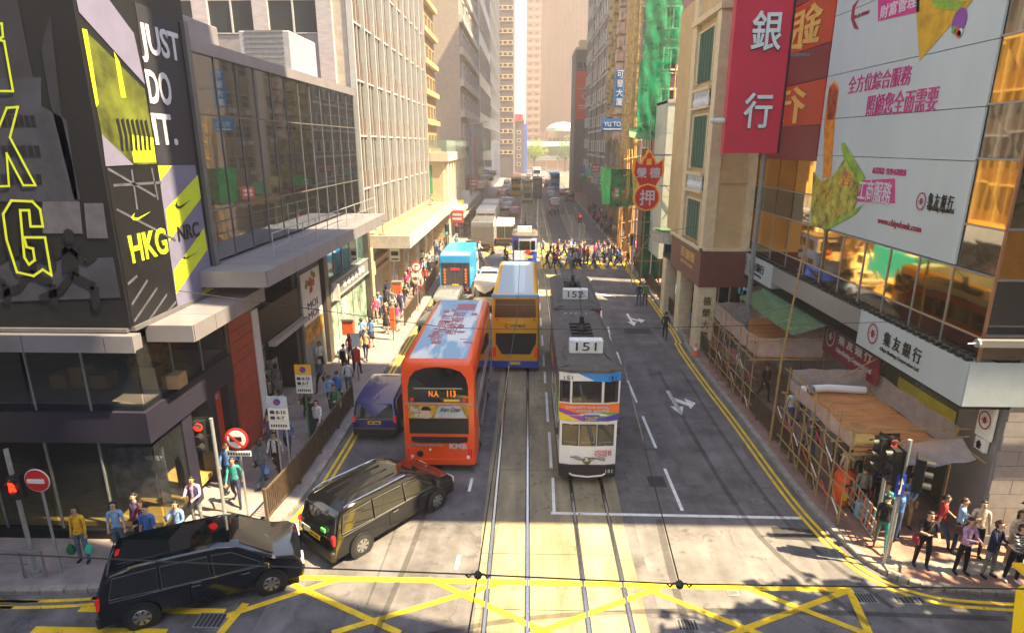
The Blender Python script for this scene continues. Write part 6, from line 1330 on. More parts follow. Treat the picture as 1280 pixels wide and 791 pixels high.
def lane_(x, y):
    return ('left lane' if x < -2.5 else 'middle lanes' if x < 4 else 'right lane')+', '+('level with the white trucks', 'just beyond the white trucks', 'beside the fences', 'past the fences', 'short of the green tram', 'beside the green tram', 'past the trams', 'behind the far buses', 'beyond the far buses', 'before the trees', 'between the trees')[min(10, int((y-98)/12))]
q4 = random.Random(3); cols_ = [(carwhite, 'white'), (cardark, 'dark'), (carsilver, 'silver'), (carred, 'red'), (carnavy, 'navy')]
for k, (x, y) in enumerate(((-5.6, 100), (-5.4, 112), (-3.6, 118), (-5.5, 130), (-5.2, 142), (5.2, 118), (8.6, 125), (5.2, 135), (8.2, 142), (5.4, 168), (-5.5, 155), (-3.2, 160), (3.2, 175), (5.4, 185), (8.2, 178), (-5.6, 168), (-1.5, 200), (3.4, 205), (7.6, 194), (-3.6, 210), (11, 222), (2.5, 228))):
    m, nm = cols_[k % 5]; f_ = minivan if k % 3 == 0 else sedan
    if f_ is minivan: minivan('distant_van', '%s van in the far traffic, %s' % (nm, lane_(x, y)), x, y, m)
    else: sedan('distant_car', '%s car in the far traffic, %s' % (nm, lane_(x, y)), x, y, m)

sedan('silver_car', 'pale car roof just entering the bottom edge left of the tracks', -.4, 9.35, carsilver, R(90))

# ------------------------------------------------ street furniture
railm = mat('railing_brown', (.13, .09, .06), .6, .3, var=.3, scale=5)
def railing(name, pts, label, h=1.05, step=1.9, m=railm, solid=True):
    t = thing(name, (*pts[0], .13), label, 'railing')
    P = [Vector(p) for p in pts]; q = []
    for a, b in zip(P, P[1:]):
        n = max(1, round((b-a).length/step)); q += [a.lerp(b, i/n) for i in range(n)]
    q.append(P[-1])
    for p in q: part('post', MB().box(p.x-.04, p.y-.04, .1, p.x+.04, p.y+.04, h+.22), m, t)
    for a, b in zip(q, q[1:]):
        d = (b-a).normalized()*.05; a2, b2 = a+d, b-d
        part('top_rail', MB().bar((*a2, h+.13), (*b2, h+.13), .05, .06), m, t); part('bottom_rail', MB().bar((*a2, .28), (*b2, .28), .04, .05), m, t)
        mb = MB(); n = int((b2-a2).length/.11)
        for k in range(1, n):
            p = a2.lerp(b2, k/n); mb.bar((*p, .3), (*p, h+.1), .022, .05)
        part('bar_infill', mb, m, t, kind='stuff')
    return t
railing('pavement_railing', [(-8.0, 16.3), (-7.78, 18.5), (-7.72, 24.9)], 'brown metal pedestrian railing along the left kerb beside the vans')
railing('pavement_railing', [(-7.85, 37.5), (-7.9, 57)], 'sunlit brown railing along the left kerb beside the blue truck')
railing('pavement_railing', [(9.75, 18.6), (9.85, 33)], 'brown railing below the wooden platforms, right kerb')
railing('pavement_railing', [(9.85, 38.6), (10.1, 56)], 'brown railing beyond the cream building, right kerb')
for (a, b, l) in (([(10.35, 62), (10.6, 100)], [0], 'railing running away along the far right kerb'), ):
    railing('pavement_railing', a, l, step=3.8)
t = thing('island_railing', (7, 96, 0), 'pair of tall fences on the traffic island beyond the far crossing', 'railing')
for x0, x1 in ((5.6, 6.0), (7.1, 7.6)):
    for k in range(5): part('fence_panel', MB().bar((x0+(x1-x0)*k/5, 76+k*5, .9), (x0+(x1-x0)*(k+1)/5, 80.8+k*5, .9), .08, 1.5), stone, t)
part('island', MB().box(5.3, 74, 0, 7.9, 102, .14), kerbm, t)
# silver and orange crowd barrier on the right
t = thing('crowd_barrier', (10.2, 16.3, .13), 'silver tube barrier with orange panel at the right corner', 'barrier')
tb_ = MB(); a, b = (10.35, 17.5), (10.12, 15.5)
for z in (.35, .62, .9, 1.2): part('barrier_rail', MB().tube((*a, z), (*b, z), .022, 6), galv, t)
for p in (a, b): part('barrier_leg', MB().tube((*p, .13), (*p, 1.2), .028, 6).box(p[0]-.3, p[1]-.03, .13, p[0]+.3, p[1]+.03, .16), railm, t)
for k in range(9):
    x, y = a[0]+(b[0]-a[0])*(k+.5)/9, a[1]+(b[1]-a[1])*(k+.5)/9
    part('barrier_bar', MB().box(x+.03, y-.035, .35, x+.05, y+.035, 1.2), mat('barrier_orange', (.85, .2, .02), .5) if k % 2 == 0 else galv, t)
# poles
def signal(name, label, x, y, H, heads, m=galv, r=.055):
    t = thing(name, (x, y, .13), label, 'traffic light')
    part('pole', MB().tube((x, y, .1), (x, y, H), r, 10).tube((x, y, .1), (x, y, .25), r*1.9, 10), m, t)
    for (dx, z, ang, lit, n) in heads:
        ca, sa = math.cos(ang), math.sin(ang); f = Vector((sa, -ca, 0)); s = Vector((ca, sa, 0)); c = Vector((x+dx, y-.06, z)); hh = .33*n
        P = [c+s*a+f*b for a, b in ((-.15, -.1), (.15, -.1), (.15, .1), (-.15, .1))]
        part('signal_head', MB().rings([[tuple(p-Vector((0, 0, hh/2))) for p in P], [tuple(p+Vector((0, 0, hh/2))) for p in P]]), blackm, t)
        if n == 3: part('backboard', MB().rings([[tuple(c+s*a+f*b+Vector((0, 0, zz))) for a, b in ((-.24, -.12), (.24, -.12), (.24, -.1), (-.24, -.1))] for zz in (-hh/2-.06, hh/2+.06)]), blackm, t)
        for k in range(n):
            cc = c+Vector((0, 0, hh/2-.165-.33*k))+f*.1
            ring = lambda rr, d: [tuple(cc+f*d+s*rr*math.cos(q)+Vector((0, 0, rr*math.sin(q)))) for q in [i*math.pi/7 for i in range(14)]]
            col = {(0, True): mat('signal_red_lit', (.9, .05, .01), .3, var=0, emit=(1, .02, .003), estr=.55), (2, 'g'): mat('signal_green_lit', (.02, .7, .3), .3, var=0, emit=(.01, 1, .4), estr=.5)}.get((k, lit), mat('signal_lens_dark', (.06, .055, .05), .25, var=0))
            part('lens', MB().rings([ring(.13, 0), ring(.12, .02)]), col, t)
            vis = lambda d: [tuple(cc+f*d+s*.125*math.cos(q)+Vector((0, 0, .125*math.sin(q)))) for q in [R(10)+R(160)*i/8 for i in range(9)]]
            v1, v2 = vis(0), vis(.2); n2 = 9; part('visor', MB().add(v1+v2, [(i, i+1, n2+i+1, n2+i) for i in range(8)]), blackm, t)
        part('arm', MB().bar((x, y, z), (c.x, c.y, c.z), .05, .05), blackm, t)
    return t
signal('traffic_light', 'traffic light with lit red lens in front of the wooden platform', 10.5, 16.15, 3.35, [(0, 2.85, 0, True, 3), (-.32, 2.85, R(-80), 0, 3)])
signal('traffic_light', 'taller traffic light with side-facing heads, nearest the right kerb corner', 10.2, 14.95, 3.85, [(-.32, 3.1, R(-95), 0, 3), (.38, 2.85, R(60), 0, 3)])
tp_ = signal('pedestrian_signal', 'pedestrian signal with red man at the left corner beside the no entry sign', -13.3, 13.75, 3.9, [(.1, 2.85, R(15), 0, 2)])
rm_ = mat('red_man_lit', (.7, .02, .005), .4, var=0, emit=(1, .03, .005), estr=.6)
part('red_man', MB().box(-13.26, 13.52, 2.88, -13.12, 13.55, 3.05).box(-13.27, 13.52, 2.78, -13.2, 13.55, 2.88).box(-13.17, 13.52, 2.78, -13.1, 13.55, 2.88).box(-13.22, 13.52, 3.06, -13.15, 13.55, 3.13), rm_, tp_)
signal('traffic_light', 'traffic light with glowing red lens by the dark shop pillars, left pavement', -9.32, 16.3, 3.6, [(-.34, 3.05, R(5), True, 3)])
signal('traffic_light', 'distant traffic light showing green by the far left junction', -8.2, 62, 3.6, [(0, 3.0, 0, 'g', 3)])
signal('traffic_light', 'distant traffic light on the island showing red beyond the crossing', 6.3, 73.5, 3.4, [(0, 2.8, 0, True, 3)])
signal('traffic_light', 'distant traffic light at the left end of the far crossing', -7.4, 64, 3.4, [(0, 2.9, 0, True, 3)])
signal('traffic_light', 'dark traffic light at the right end of the far crossing', 9.6, 55.5, 3.6, [(0, 3.0, 0, 0, 3)])
def polesign(name, label, x, y, H, m=galv, rz=0, poles=(0,)):
    t = thing(name, (x, y, .13), label, 'road sign')
    for p in poles: part('pole', MB().tube((x+p, y, .1), (x+p, y, H), .035, 8), m, t)
    return t
def disc(t, x, y, z, r, m, nm='sign_disc', d=0, th=.02): part(nm, MB().lathe((x, y-.05-d, z), [(r, 0), (r, th)], 28, axis='y'), m, t)
t = polesign('no_entry_sign', 'red no entry sign with white bar at the left corner', -12.68, 13.83, 3.2)
disc(t, -12.68, 13.8, 3.0, .33, white); disc(t, -12.68, 13.79, 3.0, .31, redp, 'red_face'); part('white_bar', MB().box(-12.9, 13.69, 2.95, -12.46, 13.72, 3.06), white, t)
t = polesign('prohibition_sign', 'round red ringed sign barring buses above a small white plate, left pavement', -8.72, 16.55, 3.05)
disc(t, -8.72, 16.5, 2.85, .36, redp); disc(t, -8.72, 16.48, 2.85, .28, white, 'white_face'); part('bus_symbol', MB().box(-8.9, 16.38, 2.8, -8.54, 16.41, 2.95), blackm, t); part('slash', MB().prism([(-8.95, 16.37, 3.03), (-8.9, 16.37, 3.08), (-8.48, 16.37, 2.67), (-8.53, 16.37, 2.62)], (0, -.01, 0)), redp, t)
part('plate', MB().box(-9.1, 16.45, 2.28, -8.34, 16.48, 2.45), white, t)
for k in range(9): part('plate_lettering', MB().box(-9.04+k*.08, 16.435, 2.33, -8.99+k*.08, 16.45, 2.4), blackm, t)
def parking(name, label, x, y, z0, W, H, top, m, poles, pm=galv):
    t = polesign(name, label, x, y, z0+H, pm, poles=poles)
    part('top_plate', MB().box(x-W/2, y-.06, z0+H*.66, x+W/2, y-.04, z0+H), top, t); part('time_plate', MB().box(x-W/2, y-.06, z0+H*.25, x+W/2, y-.04, z0+H*.645), white, t); part('note_plate', MB().box(x-W/2, y-.06, z0, x+W/2, y-.04, z0+H*.235), white, t)
    disc(t, x, y-.02, z0+H*.83, H*.1, MATS['bus_blue'], 'blue_disc'); part('red_slash', MB().prism([(x-.08, y-.095, z0+H*.87), (x-.05, y-.095, z0+H*.9), (x+.08, y-.095, z0+H*.79), (x+.05, y-.095, z0+H*.76)], (0, -.008, 0)), redp, t)
    text('8-10', blackm, (x-W*.1, y-.064, z0+H*.47), (1, 0, 0), (0, 0, 1), w=W*.48, h=H*.1, parent=t, bold=.02); text(m, blackm, (x-W*.1, y-.064, z0+H*.3), (1, 0, 0), (0, 0, 1), w=W*.4, h=H*.1, parent=t, bold=.02)
    for k in (0, 1): part('symbol', MB().box(x-W*.4, y-.066, z0+H*(.3+.17*k), x-W*.18, y-.06, z0+H*(.4+.17*k)), blackm, t)
    for k in range(7): part('note_lettering', MB().box(x-W*.42+k*W*.12, y-.066, z0+H*.07, x-W*.34+k*W*.12, y-.06, z0+H*.15), blackm, t)
parking('parking_sign', 'white loading sign plate on two grey posts, left pavement', -8.3, 18.6, 2.15, .68, 1.2, mat('sign_pale_blue', (.45, .5, .6), .5), '4-7', (-.12, .2))
parking('parking_sign', 'yellow topped parking sign plate on a green post, left pavement', -8.35, 21.2, 2.35, .62, 1.15, mat('sign_yellow', (.8, .42, .02), .5), '5-7', (0,), mat('green_post', (.02, .2, .08), .5))
t = polesign('no_turn_sign', 'round red no left turn sign beside the blue truck', -7.6, 41, 3.6)
disc(t, -7.6, 41, 3.3, .36, redp); disc(t, -7.6, 40.97, 3.3, .26, white, 'white_face'); part('arrow_symbol', MB().box(-7.7, 40.86, 3.2, -7.64, 40.88, 3.42).box(-7.7, 40.86, 3.36, -7.46, 40.88, 3.42), blackm, t); part('plate', MB().box(-7.95, 40.93, 2.6, -7.25, 40.95, 2.85), white, t)
t = polesign('plate_sign', 'small white plate sign high on a post near the canopy end', -9.2, 42, 4.4)
part('plate', MB().box(-9.6, 41.9, 3.5, -8.9, 41.93, 4.4), white, t); part('plate_lettering', MB().box(-9.5, 41.88, 3.9, -9.0, 41.9, 4.2).box(-9.5, 41.88, 3.6, -9.0, 41.9, 3.7), blackm, t)
t = polesign('arrow_sign', 'small blue and white arrow sign on a thin post at the right corner', 10.0, 14.75, 2.95)
part('plate', MB().box(9.88, 14.68, 2.3, 10.12, 14.7, 2.95), MATS['bus_blue'], t); part('arrow_symbol', MB().prism([(9.97, 14.675, 2.38), (10.03, 14.675, 2.38), (10.03, 14.675, 2.68), (10.08, 14.675, 2.68), (10.0, 14.675, 2.88), (9.92, 14.675, 2.68), (9.97, 14.675, 2.68)], (0, -.006, 0)), white, t)
t = thing('stop_pole', (-8.3, 28, .13), 'red and white bus stop pillar in the sunlight, left pavement', 'bus stop')
part('pole', MB().tube((-8.3, 28, .1), (-8.3, 28, 2.6), .04, 8), galvd, t); part('flag', MB().box(-8.5, 27.95, 1.9, -8.1, 27.98, 2.6), white, t); part('red_panel', MB().box(-8.45, 27.95, 1.1, -8.15, 27.98, 1.8), redp, t)
t = thing('stop_pole', (-7.95, 34.5, .13), 'orange red stop post beside the railing end, left pavement', 'bus stop')
part('pole', MB().tube((-7.95, 34.5, .1), (-7.95, 34.5, 2.4), .04, 8), galvd, t); part('red_panel', MB().bbox(-8.1, 34.4, .8, -7.8, 34.6, 2.2, .04), mat('post_orange', (.7, .12, .03), .5), t)
for (x, y, l) in ((-9.6, 31.2, 'red notice box on a post left of the sunlit walkers'), (-8.9, 40.5, 'orange red notice box further along the left pavement')):
    t = thing('notice_box', (x, y, .13), l, 'notice box'); part('pole', MB().tube((x, y, .1), (x, y, 1.6), .04, 8), galvd, t); part('box', MB().bbox(x-.32, y-.15, 1.5, x+.32, y+.15, 2.3, .04), mat('post_orange', (.7, .12, .03), .5), t); part('lid', MB().bbox(x-.36, y-.18, 2.3, x+.36, y+.18, 2.42, .03), galvd, t)
t = thing('low_rail', (-13.2, 13.75, .13), 'low grey hoop rail at the foot of the left pedestrian signal', 'railing')
for z in (.45, .85): part('rail', MB().tube((-16.5, 13.9, z), (-13.5, 13.75, z), .022, 6), galvd, t)
part('hoop', MB().path([(-13.5, 13.6, .13), (-13.5, 13.6, .95), (-12.95, 13.65, .95), (-12.95, 13.65, .13)], .03, 6), galvd, t)
# lamp post on the right
t = thing('street_lamp', (10.5, 28.3, .13), 'tall grey street lamp reaching over the road from the right pavement', 'street lamp')
part('pole', MB().tube((10.5, 28.3, .1), (10.5, 28.3, 3), .13, 12, .12).tube((10.5, 28.3, 3), (10.5, 28.3, 12.0), .12, 12, .08), galvd, t)
part('arm', MB().path([(10.5, 28.3, 11.8), (10.3, 28.3, 12.05), (8.9, 28.3, 12.3)], .05, 8), galvd, t)
part('lamp_head', MB().lathe((8.0, 28.3, 12.36), [(.03, 0), (.1, .08), (.14, .3), (.13, .7), (.06, 1.0)], 12, axis='x'), mat('lamp_head_grey', (.55, .57, .55), .4), t)
part('round_plate', MB().lathe((10.2, 28.1, 3.6), [(.42, 0), (.42, .03)], 20, axis='y'), galvd, t)
t = thing('street_lamp', (-9, 90, .13), 'small distant street lamp arching from the left buildings', 'street lamp')
part('pole', MB().tube((-8.2, 90, .1), (-8.2, 90, 14), .09, 8), galvd, t); part('arm', MB().tube((-8.2, 90, 14), (-6.2, 90, 14.4), .05, 6).ico((-6.0, 90, 14.4), .22, sq=(2, 1, .6)), stone, t)
# cone, bin
t = thing('traffic_cone', (9.35, 32.2, .0), 'orange and white traffic cone at the foot of the lettered pillar', 'traffic cone')
oc_ = mat('cone_orange', (.85, .12, .02), .5, var=0)
part('base', MB().bbox(9.2, 32.05, .13, 9.5, 32.35, .18, .01), oc_, t); part('cone', MB().lathe((9.35, 32.2, .18), [(.15, 0), (.1, .25)], 14).lathe((9.35, 32.2, .18), [(.06, .45), (.03, .65)], 14), oc_, t); part('white_band', MB().lathe((9.35, 32.2, .18), [(.102, .25), (.062, .45)], 14), white, t)
t = thing('litter_bin', (10.35, 17.9, .13), 'rounded orange red litter bin beneath the platform edge', 'litter bin')
smooth(part('body', MB().lathe((10.4, 17.9, .13), [(.3, 0), (.33, .1), (.34, .7), (.3, .78)], 20), mat('bin_red', (.8, .1, .01), .35), t)); smooth(part('lid', MB().lathe((10.4, 17.9, .95), [(.34, -.04), (.36, .0), (.34, .12), (.2, .24), (.04, .27)], 20), mat('bin_red', (.8, .1, .01)), t)); part('opening', MB().box(10.2, 17.54, .84, 10.6, 17.7, .93), blackm, t); part('label', MB().box(10.2, 17.55, .35, 10.45, 17.58, .65), caryel, t)
# ------------------------------------------------ wooden platforms on bamboo
deckm = mat('plywood_deck', (.55, .22, .07), .7, var=.25, scale=1.5, stretch=(1, 4, 1)); netw = mat('white_netting', (.5, .42, .42), .7, var=.15, scale=3, alpha=.6); tape = mat('tape_white', (.75, .7, .7), .6, var=0)
def platform(name, label, x0, x1, y0, y1, z, front_net=True, seed=1):
    q = random.Random(seed); t = thing(name, (x0, y0, .13), label, 'platform')
    n = 4
    for i in range(n): part('plywood_sheet', MB().box(x0+.02, y0+(y1-y0)*i/n+.01, z-.04+.004*(i % 2), x1-.02, y0+(y1-y0)*(i+1)/n-.01, z+.004*(i % 2)), deckm, t)
    for i in range(7):
        y = y0+(y1-y0)*i/6; dx = q.uniform(-.08, .08)
        part('bamboo_post', MB().path([(x0-.12, y, .13), (x0-.1+dx, y+q.uniform(-.1, .1), z+.9)], .026, 6), bamb, t)
        if i % 2 == 0: part('bamboo_post', MB().tube((x1+.05, y, .13), (x1+.05, y, z+.8), .026, 6), bamb, t)
        part('joist', MB().tube((x0-.3, y, z-.1), (x1+.2, y, z-.1), .026, 5), bamb, t)
    for zz in (.7, 1.3, 1.9, z-.14, z+.75): part('bamboo_ledger', MB().tube((x0-.15, y0-.4, zz), (x0-.13, y1+.3, zz+q.uniform(-.05, .08)), .024, 5), bamb, t)
    for zz in (z-.14, z+.7): part('bamboo_ledger', MB().tube((x0-.4, y0-.03, zz), (x1+.5, y0-.03, zz+.05), .026, 5), bamb, t)
    for i in range(3): part('brace', MB().tube((x0-.15, y0+i*(y1-y0)/3, .3), (x0-.15, y0+(i+1)*(y1-y0)/3, z-.2), .02, 5), bamb, t)
    def net_(pa, pb, h, ph):
        mb = MB(); V = []; nx, nz = 18, 4
        pa, pb = Vector(pa), Vector(pb); s = (pb-pa).normalized(); nn = Vector((-s.y, s.x, 0))
        for j in range(nz+1):
            for i in range(nx+1):
                u, v = i/nx, j/nz; p = pa.lerp(pb, u)+Vector((0, 0, h*v-(.05*math.sin(u*math.pi*3+ph)**2)*v))+nn*(.04*math.sin(u*15+ph+v*2)*(1-v*.5)); V.append(p)
        mb.add(V, [(j*(nx+1)+i, j*(nx+1)+i+1, (j+1)*(nx+1)+i+1, (j+1)*(nx+1)+i) for j in range(nz) for i in range(nx)])
        part('netting', mb, netw, t, smooth=True)
    net_((x0, y1, z), (x1, y1, z), .85, 1); net_((x1, y0, z), (x1, y1, z), .85, 2); net_((x0-.05, y0, z), (x0-.05, y1, z), .5 if not front_net else .85, 3)
    if front_net: net_((x0, y0, z), (x1, y0, z), .85, 0)
    for k in range(10):     # striped tape wound round the posts
        y = y0+(y1-y0)*(k % 7)/6; zz = .5+.17*k
        part('tape_strip', MB().bar((x0-.18, y, zz), (x0-.16, y+.5, zz+.25), .01, .07), redp if k % 2 else tape, t)
    return t
p1_ = platform('wooden_platform', 'farther plywood platform on bamboo with pale netting all round', 9.75, 12.5, 24.6, 30.6, 2.75, True, 3)
p2_ = platform('wooden_platform', 'nearer plywood platform on bamboo with sagging white netting, behind the traffic lights', 9.75, 12.6, 16.6, 21.2, 2.65, False, 5)
V = []; C4 = [Vector(c) for c in ((10.5, 16.65, 2.72), (12.75, 16.6, 3.15), (12.85, 15.95, 2.75), (10.7, 16.2, 2.5))]
for j in range(9):
    for i in range(15):
        u, v = i/14, j/8; p = C4[0].lerp(C4[1], u).lerp(C4[3].lerp(C4[2], u), v); p.z -= .28*math.sin(math.pi*u)*math.sin(math.pi*v*.8)+.035*math.sin(u*17+v*5); V.append(p)
part('netting', MB().add(V, [(j*15+i, j*15+i+1, (j+1)*15+i+1, (j+1)*15+i) for j in range(8) for i in range(14)]), netw, p2_, smooth=True)
part('bamboo_pole', MB().tube((9.9, 16.7, 2.75), (12.95, 16.5, 3.2), .026, 6), bamb, p2_); part('bamboo_pole', MB().tube((12.6, 17.2, 3.1), (13.0, 15.8, 2.7), .026, 6), bamb, p2_)
part('white_roll', MB().path([(9.9, 20.9, 2.8), (11, 20.95, 2.86), (12.3, 20.9, 2.8)], .14, 8), tape, p2_)
part('blue_cap', MB().ico((10.3, 20.8, 2.85), .16, sub=2), mat('cap_slate', (.15, .16, .25), .6), p2_)
for k in range(3): part('loose_board', MB().box(9.85+.05*k, 16.8+.03*k, 2.68+.03*k, 10.7, 17.4+.03*k, 2.7+.03*k), caryel if False else mat('yellow_board', (.65, .42, .1), .6), p2_)
t = thing('bamboo_pole', (9.6, 21.9, .13), 'single tall upright bamboo pole between the two platforms', 'bamboo pole')
part('cane', MB().path([(9.55, 21.9, .13), (9.6, 21.9, 3.5), (9.9, 21.9, 7.9)], [.05, .045, .03], 7), bamb, t)
for z in (1.2, 2.4, 3.6, 4.8, 6.0): part('node_ring', MB().lathe((9.56+.045*z if z > 3.5 else 9.57, 21.9, z), [(.052, 0), (.052, .03)], 8), bambo, t)
t = thing('bamboo_pole', (12.2, 20.6, .13), 'slanting bamboo cane leaning below the crimson name board', 'bamboo pole')
part('cane', MB().tube((11.2, 21.6, 2.7), (12.3, 20.3, 4.3), .026, 6), bamb, t)
# ------------------------------------------------ kiosk and awnings at the right kerb
t = thing('kiosk', (10.6, 43, .13), 'grey roofed kiosk with a bright blue screen beyond the cream building', 'kiosk')
part('roof', MB().rings([[(9.95, 41.6, 2.5), (11.3, 41.6, 2.5), (11.3, 44.6, 2.5), (9.95, 44.6, 2.5)], [(10.1, 41.8, 2.75), (11.2, 41.8, 2.75), (11.2, 44.4, 2.75), (10.1, 44.4, 2.75)]]), stone, t); part('cabinet', MB().box(10.2, 42, .13, 11.1, 44, 2.5), galvd, t)
part('screen', MB().box(10.25, 41.94, 1.3, 10.95, 42, 1.95), mat('screen_lit', (.1, .4, .6), .3, var=.6, scale=8, emit=(.15, .5, .8), estr=.8), t)
# ------------------------------------------------ overhead tram wires
wm = mat('wire_black', (.02, .02, .02), .6, var=0)
def wire(name, label, paths, joints=()):
    t = thing(name, tuple(paths[0][0]), label, 'overhead wire')
    for p in paths: part('wire', MB().path([Vector(q) for q in p], .011, 5), wm if len(p) else wm, t)
    for j in joints:
        j = Vector(j)
        smooth(part('hanger', MB().lathe(j+Vector((0, 0, -.02)), [(.02, -.06), (.05, -.03), (.06, .02), (.03, .06)], 10), wm, t)); part('clamp', MB().path([j+Vector((-.17, 0, -.01)), j+Vector((-.13, 0, -.06)), j+Vector((-.09, 0, .0)), j+Vector((.09, 0, .0)), j+Vector((.13, 0, -.06)), j+Vector((.17, 0, -.01))], .014, 6), wm, t)
    return t
wire('tram_wire', 'tram contact wire over the left track', [[(-.66, 7.2, 5.6), (-.6, 10, 5.6), (-.45, 16.7, 5.6), (-.35, 20, 5.6), (-.42, 60, 5.6), (-.42, 140, 5.6)]])
wire('tram_wire', 'tram contact wire over the right track above the white tram', [[(2.12, 7.1, 5.6), (2.72, 16.8, 5.6), (2.1, 27, 5.6), (2.15, 60, 5.6), (2.15, 140, 5.6)]])
wire('span_wire', 'black span wire with two hangers crossing the foreground', [[(-12.5, 7.5, 5.75), (-3.2, 7.28, 5.62), (-.66, 7.22, 5.6), (2.12, 7.1, 5.6), (6.7, 7.1, 5.62), (13, 7.1, 5.8)], [(-.66, 7.2, 5.6), (-.72, 5.5, 5.6)]], [(-.66, 7.22, 5.61), (2.12, 7.1, 5.61)])
wire('span_wire', 'thin span wire crossing above the red bus and the tram roof', [[(-10.6, 17.5, 7.2), (-2.5, 18.6, 5.75), (-.4, 18.9, 5.62), (2.5, 19, 5.62), (11.9, 18.8, 6.0)]])
wire('span_wire', 'thin span wire crossing above tram 152', [[(-10.6, 35, 7.6), (-.4, 35, 5.65), (2.2, 35, 5.65), (9.7, 35, 6.9)]])
for k, y in enumerate((62, 85)): wire('span_wire', ['thin span wire over the far crossing', 'thin span wire beyond the far crossing'][k], [[(-8, y, 7.4), (-.4, y, 5.65), (2.2, y, 5.65), (11.5, y, 7.4)]])
for k, (x, y, c, z) in enumerate(((-7.6, 66, (.6, .05, .03), 3.2), (-8.4, 74, (.65, .3, .05), 3.6), (-8.4, 82, (.6, .55, .5), 4.2), (-8.2, 93, (.5, .08, .05), 5.2), (10.3, 70, (.5, .05, .04), 5.4), (10.6, 78, (.6, .5, .1), 6.2), (10.6, 88, (.05, .3, .15), 5.6), (10.8, 100, (.6, .1, .08), 7), (10.8, 112, (.1, .2, .5), 6), (-8, 104, (.6, .5, .1), 6.4), (-8, 126, (.6, .6, .6), 7), (-8, 118, (.1, .3, .5), 5.4))):
    t = thing('shop_sign', (x, y, z), ['%s projecting shop sign, %s side of the far street, number %s along' % (['red', 'amber', 'pale', 'dark red', 'crimson', 'ochre', 'green', 'scarlet', 'blue', 'mustard', 'white', 'steel blue'][k], 'left' if x < 0 else 'right', 'abc')][0].replace(', number abc along', ' hanging over the pavement'), 'sign')
    s = 1 if x < 0 else -1
    part('panel', MB().box(x-.7, y, z, x+.7, y+.15, z+1.3), mat('hanging_sign_%s' % 'abcdefghijkl'[k], c, .5), t); part('bracket', MB().box(x-s*.7, y+.05, z+1.0, x-s*3.5, y+.1, z+1.06), galvd, t); part('lettering_band', MB().box(x-.5, y-.02, z+.3, x+.5, y, z+.55).box(x-.5, y-.02, z+.75, x+.5, y, z+1.0), pwhite, t)

# ------------------------------------------------ people
def skin_chain(joints, edges, radii, sub=1):
    me = bpy.data.meshes.new('person'); names = list(joints); idx = {n: i for i, n in enumerate(names)}
    me.from_pydata([joints[n] for n in names], [(idx[a], idx[b]) for a, b in edges], [])
    o = bpy.data.objects.new('person', me); COL.objects.link(o)
    sm = o.modifiers.new('skin', 'SKIN'); sm.use_smooth_shade = True; sm.branch_smoothing = .4
    for i, n in enumerate(names):
        v = me.skin_vertices[0].data[i]; r = radii[n]; v.radius = r if isinstance(r, tuple) else (r, r); v.use_root = (n == 'pelvis')
    if sub: ss = o.modifiers.new('sub', 'SUBSURF'); ss.levels = sub; ss.render_levels = sub
    dg = bpy.context.evaluated_depsgraph_get(); dg.update()
    out = bpy.data.meshes.new_from_object(o.evaluated_get(dg)); bpy.data.objects.remove(o)
    return out
def limb(root, a1, a2, L1, L2):
    """two-bone limb: (swing, spread) angles; swing forward is towards -y (the figure faces -y)"""
    def d(sw, sp): return Vector((math.sin(sp), -math.sin(sw)*math.cos(sp), -math.cos(sw)*math.cos(sp)))
    m = Vector(root)+d(*a1)*L1; return m, m+d(*a2)*L2
POSES = {  # legs: thigh swing, shin swing (L,R); arms: (swing, spread) upper, lower (L,R); lean
    'stand': dict(th=(3, -2), sh=(0, -4), ua=((4, 8), (-2, 8)), la=((14, 3), (12, 3)), lean=0),
    'walk': dict(th=(27, -18), sh=(8, -42), ua=((-24, 7), (24, 7)), la=((-4, 3), (45, 2)), lean=4),
    'stride': dict(th=(-20, 30), sh=(-45, 12), ua=((28, 7), (-26, 7)), la=((50, 2), (-8, 3)), lean=5),
    'phone': dict(th=(4, -3), sh=(0, -5), ua=((18, 8), (28, 10)), la=((88, -22), (112, -16)), lean=3),
    'face': dict(th=(6, -4), sh=(0, -6), ua=((10, 8), (42, 8)), la=((75, -45), (142, -18)), lean=1),
    'cross': dict(th=(2, -2), sh=(0, -3), ua=((12, 12), (12, 12)), la=((72, -55), (80, -50)), lean=0),
}
PM = {}
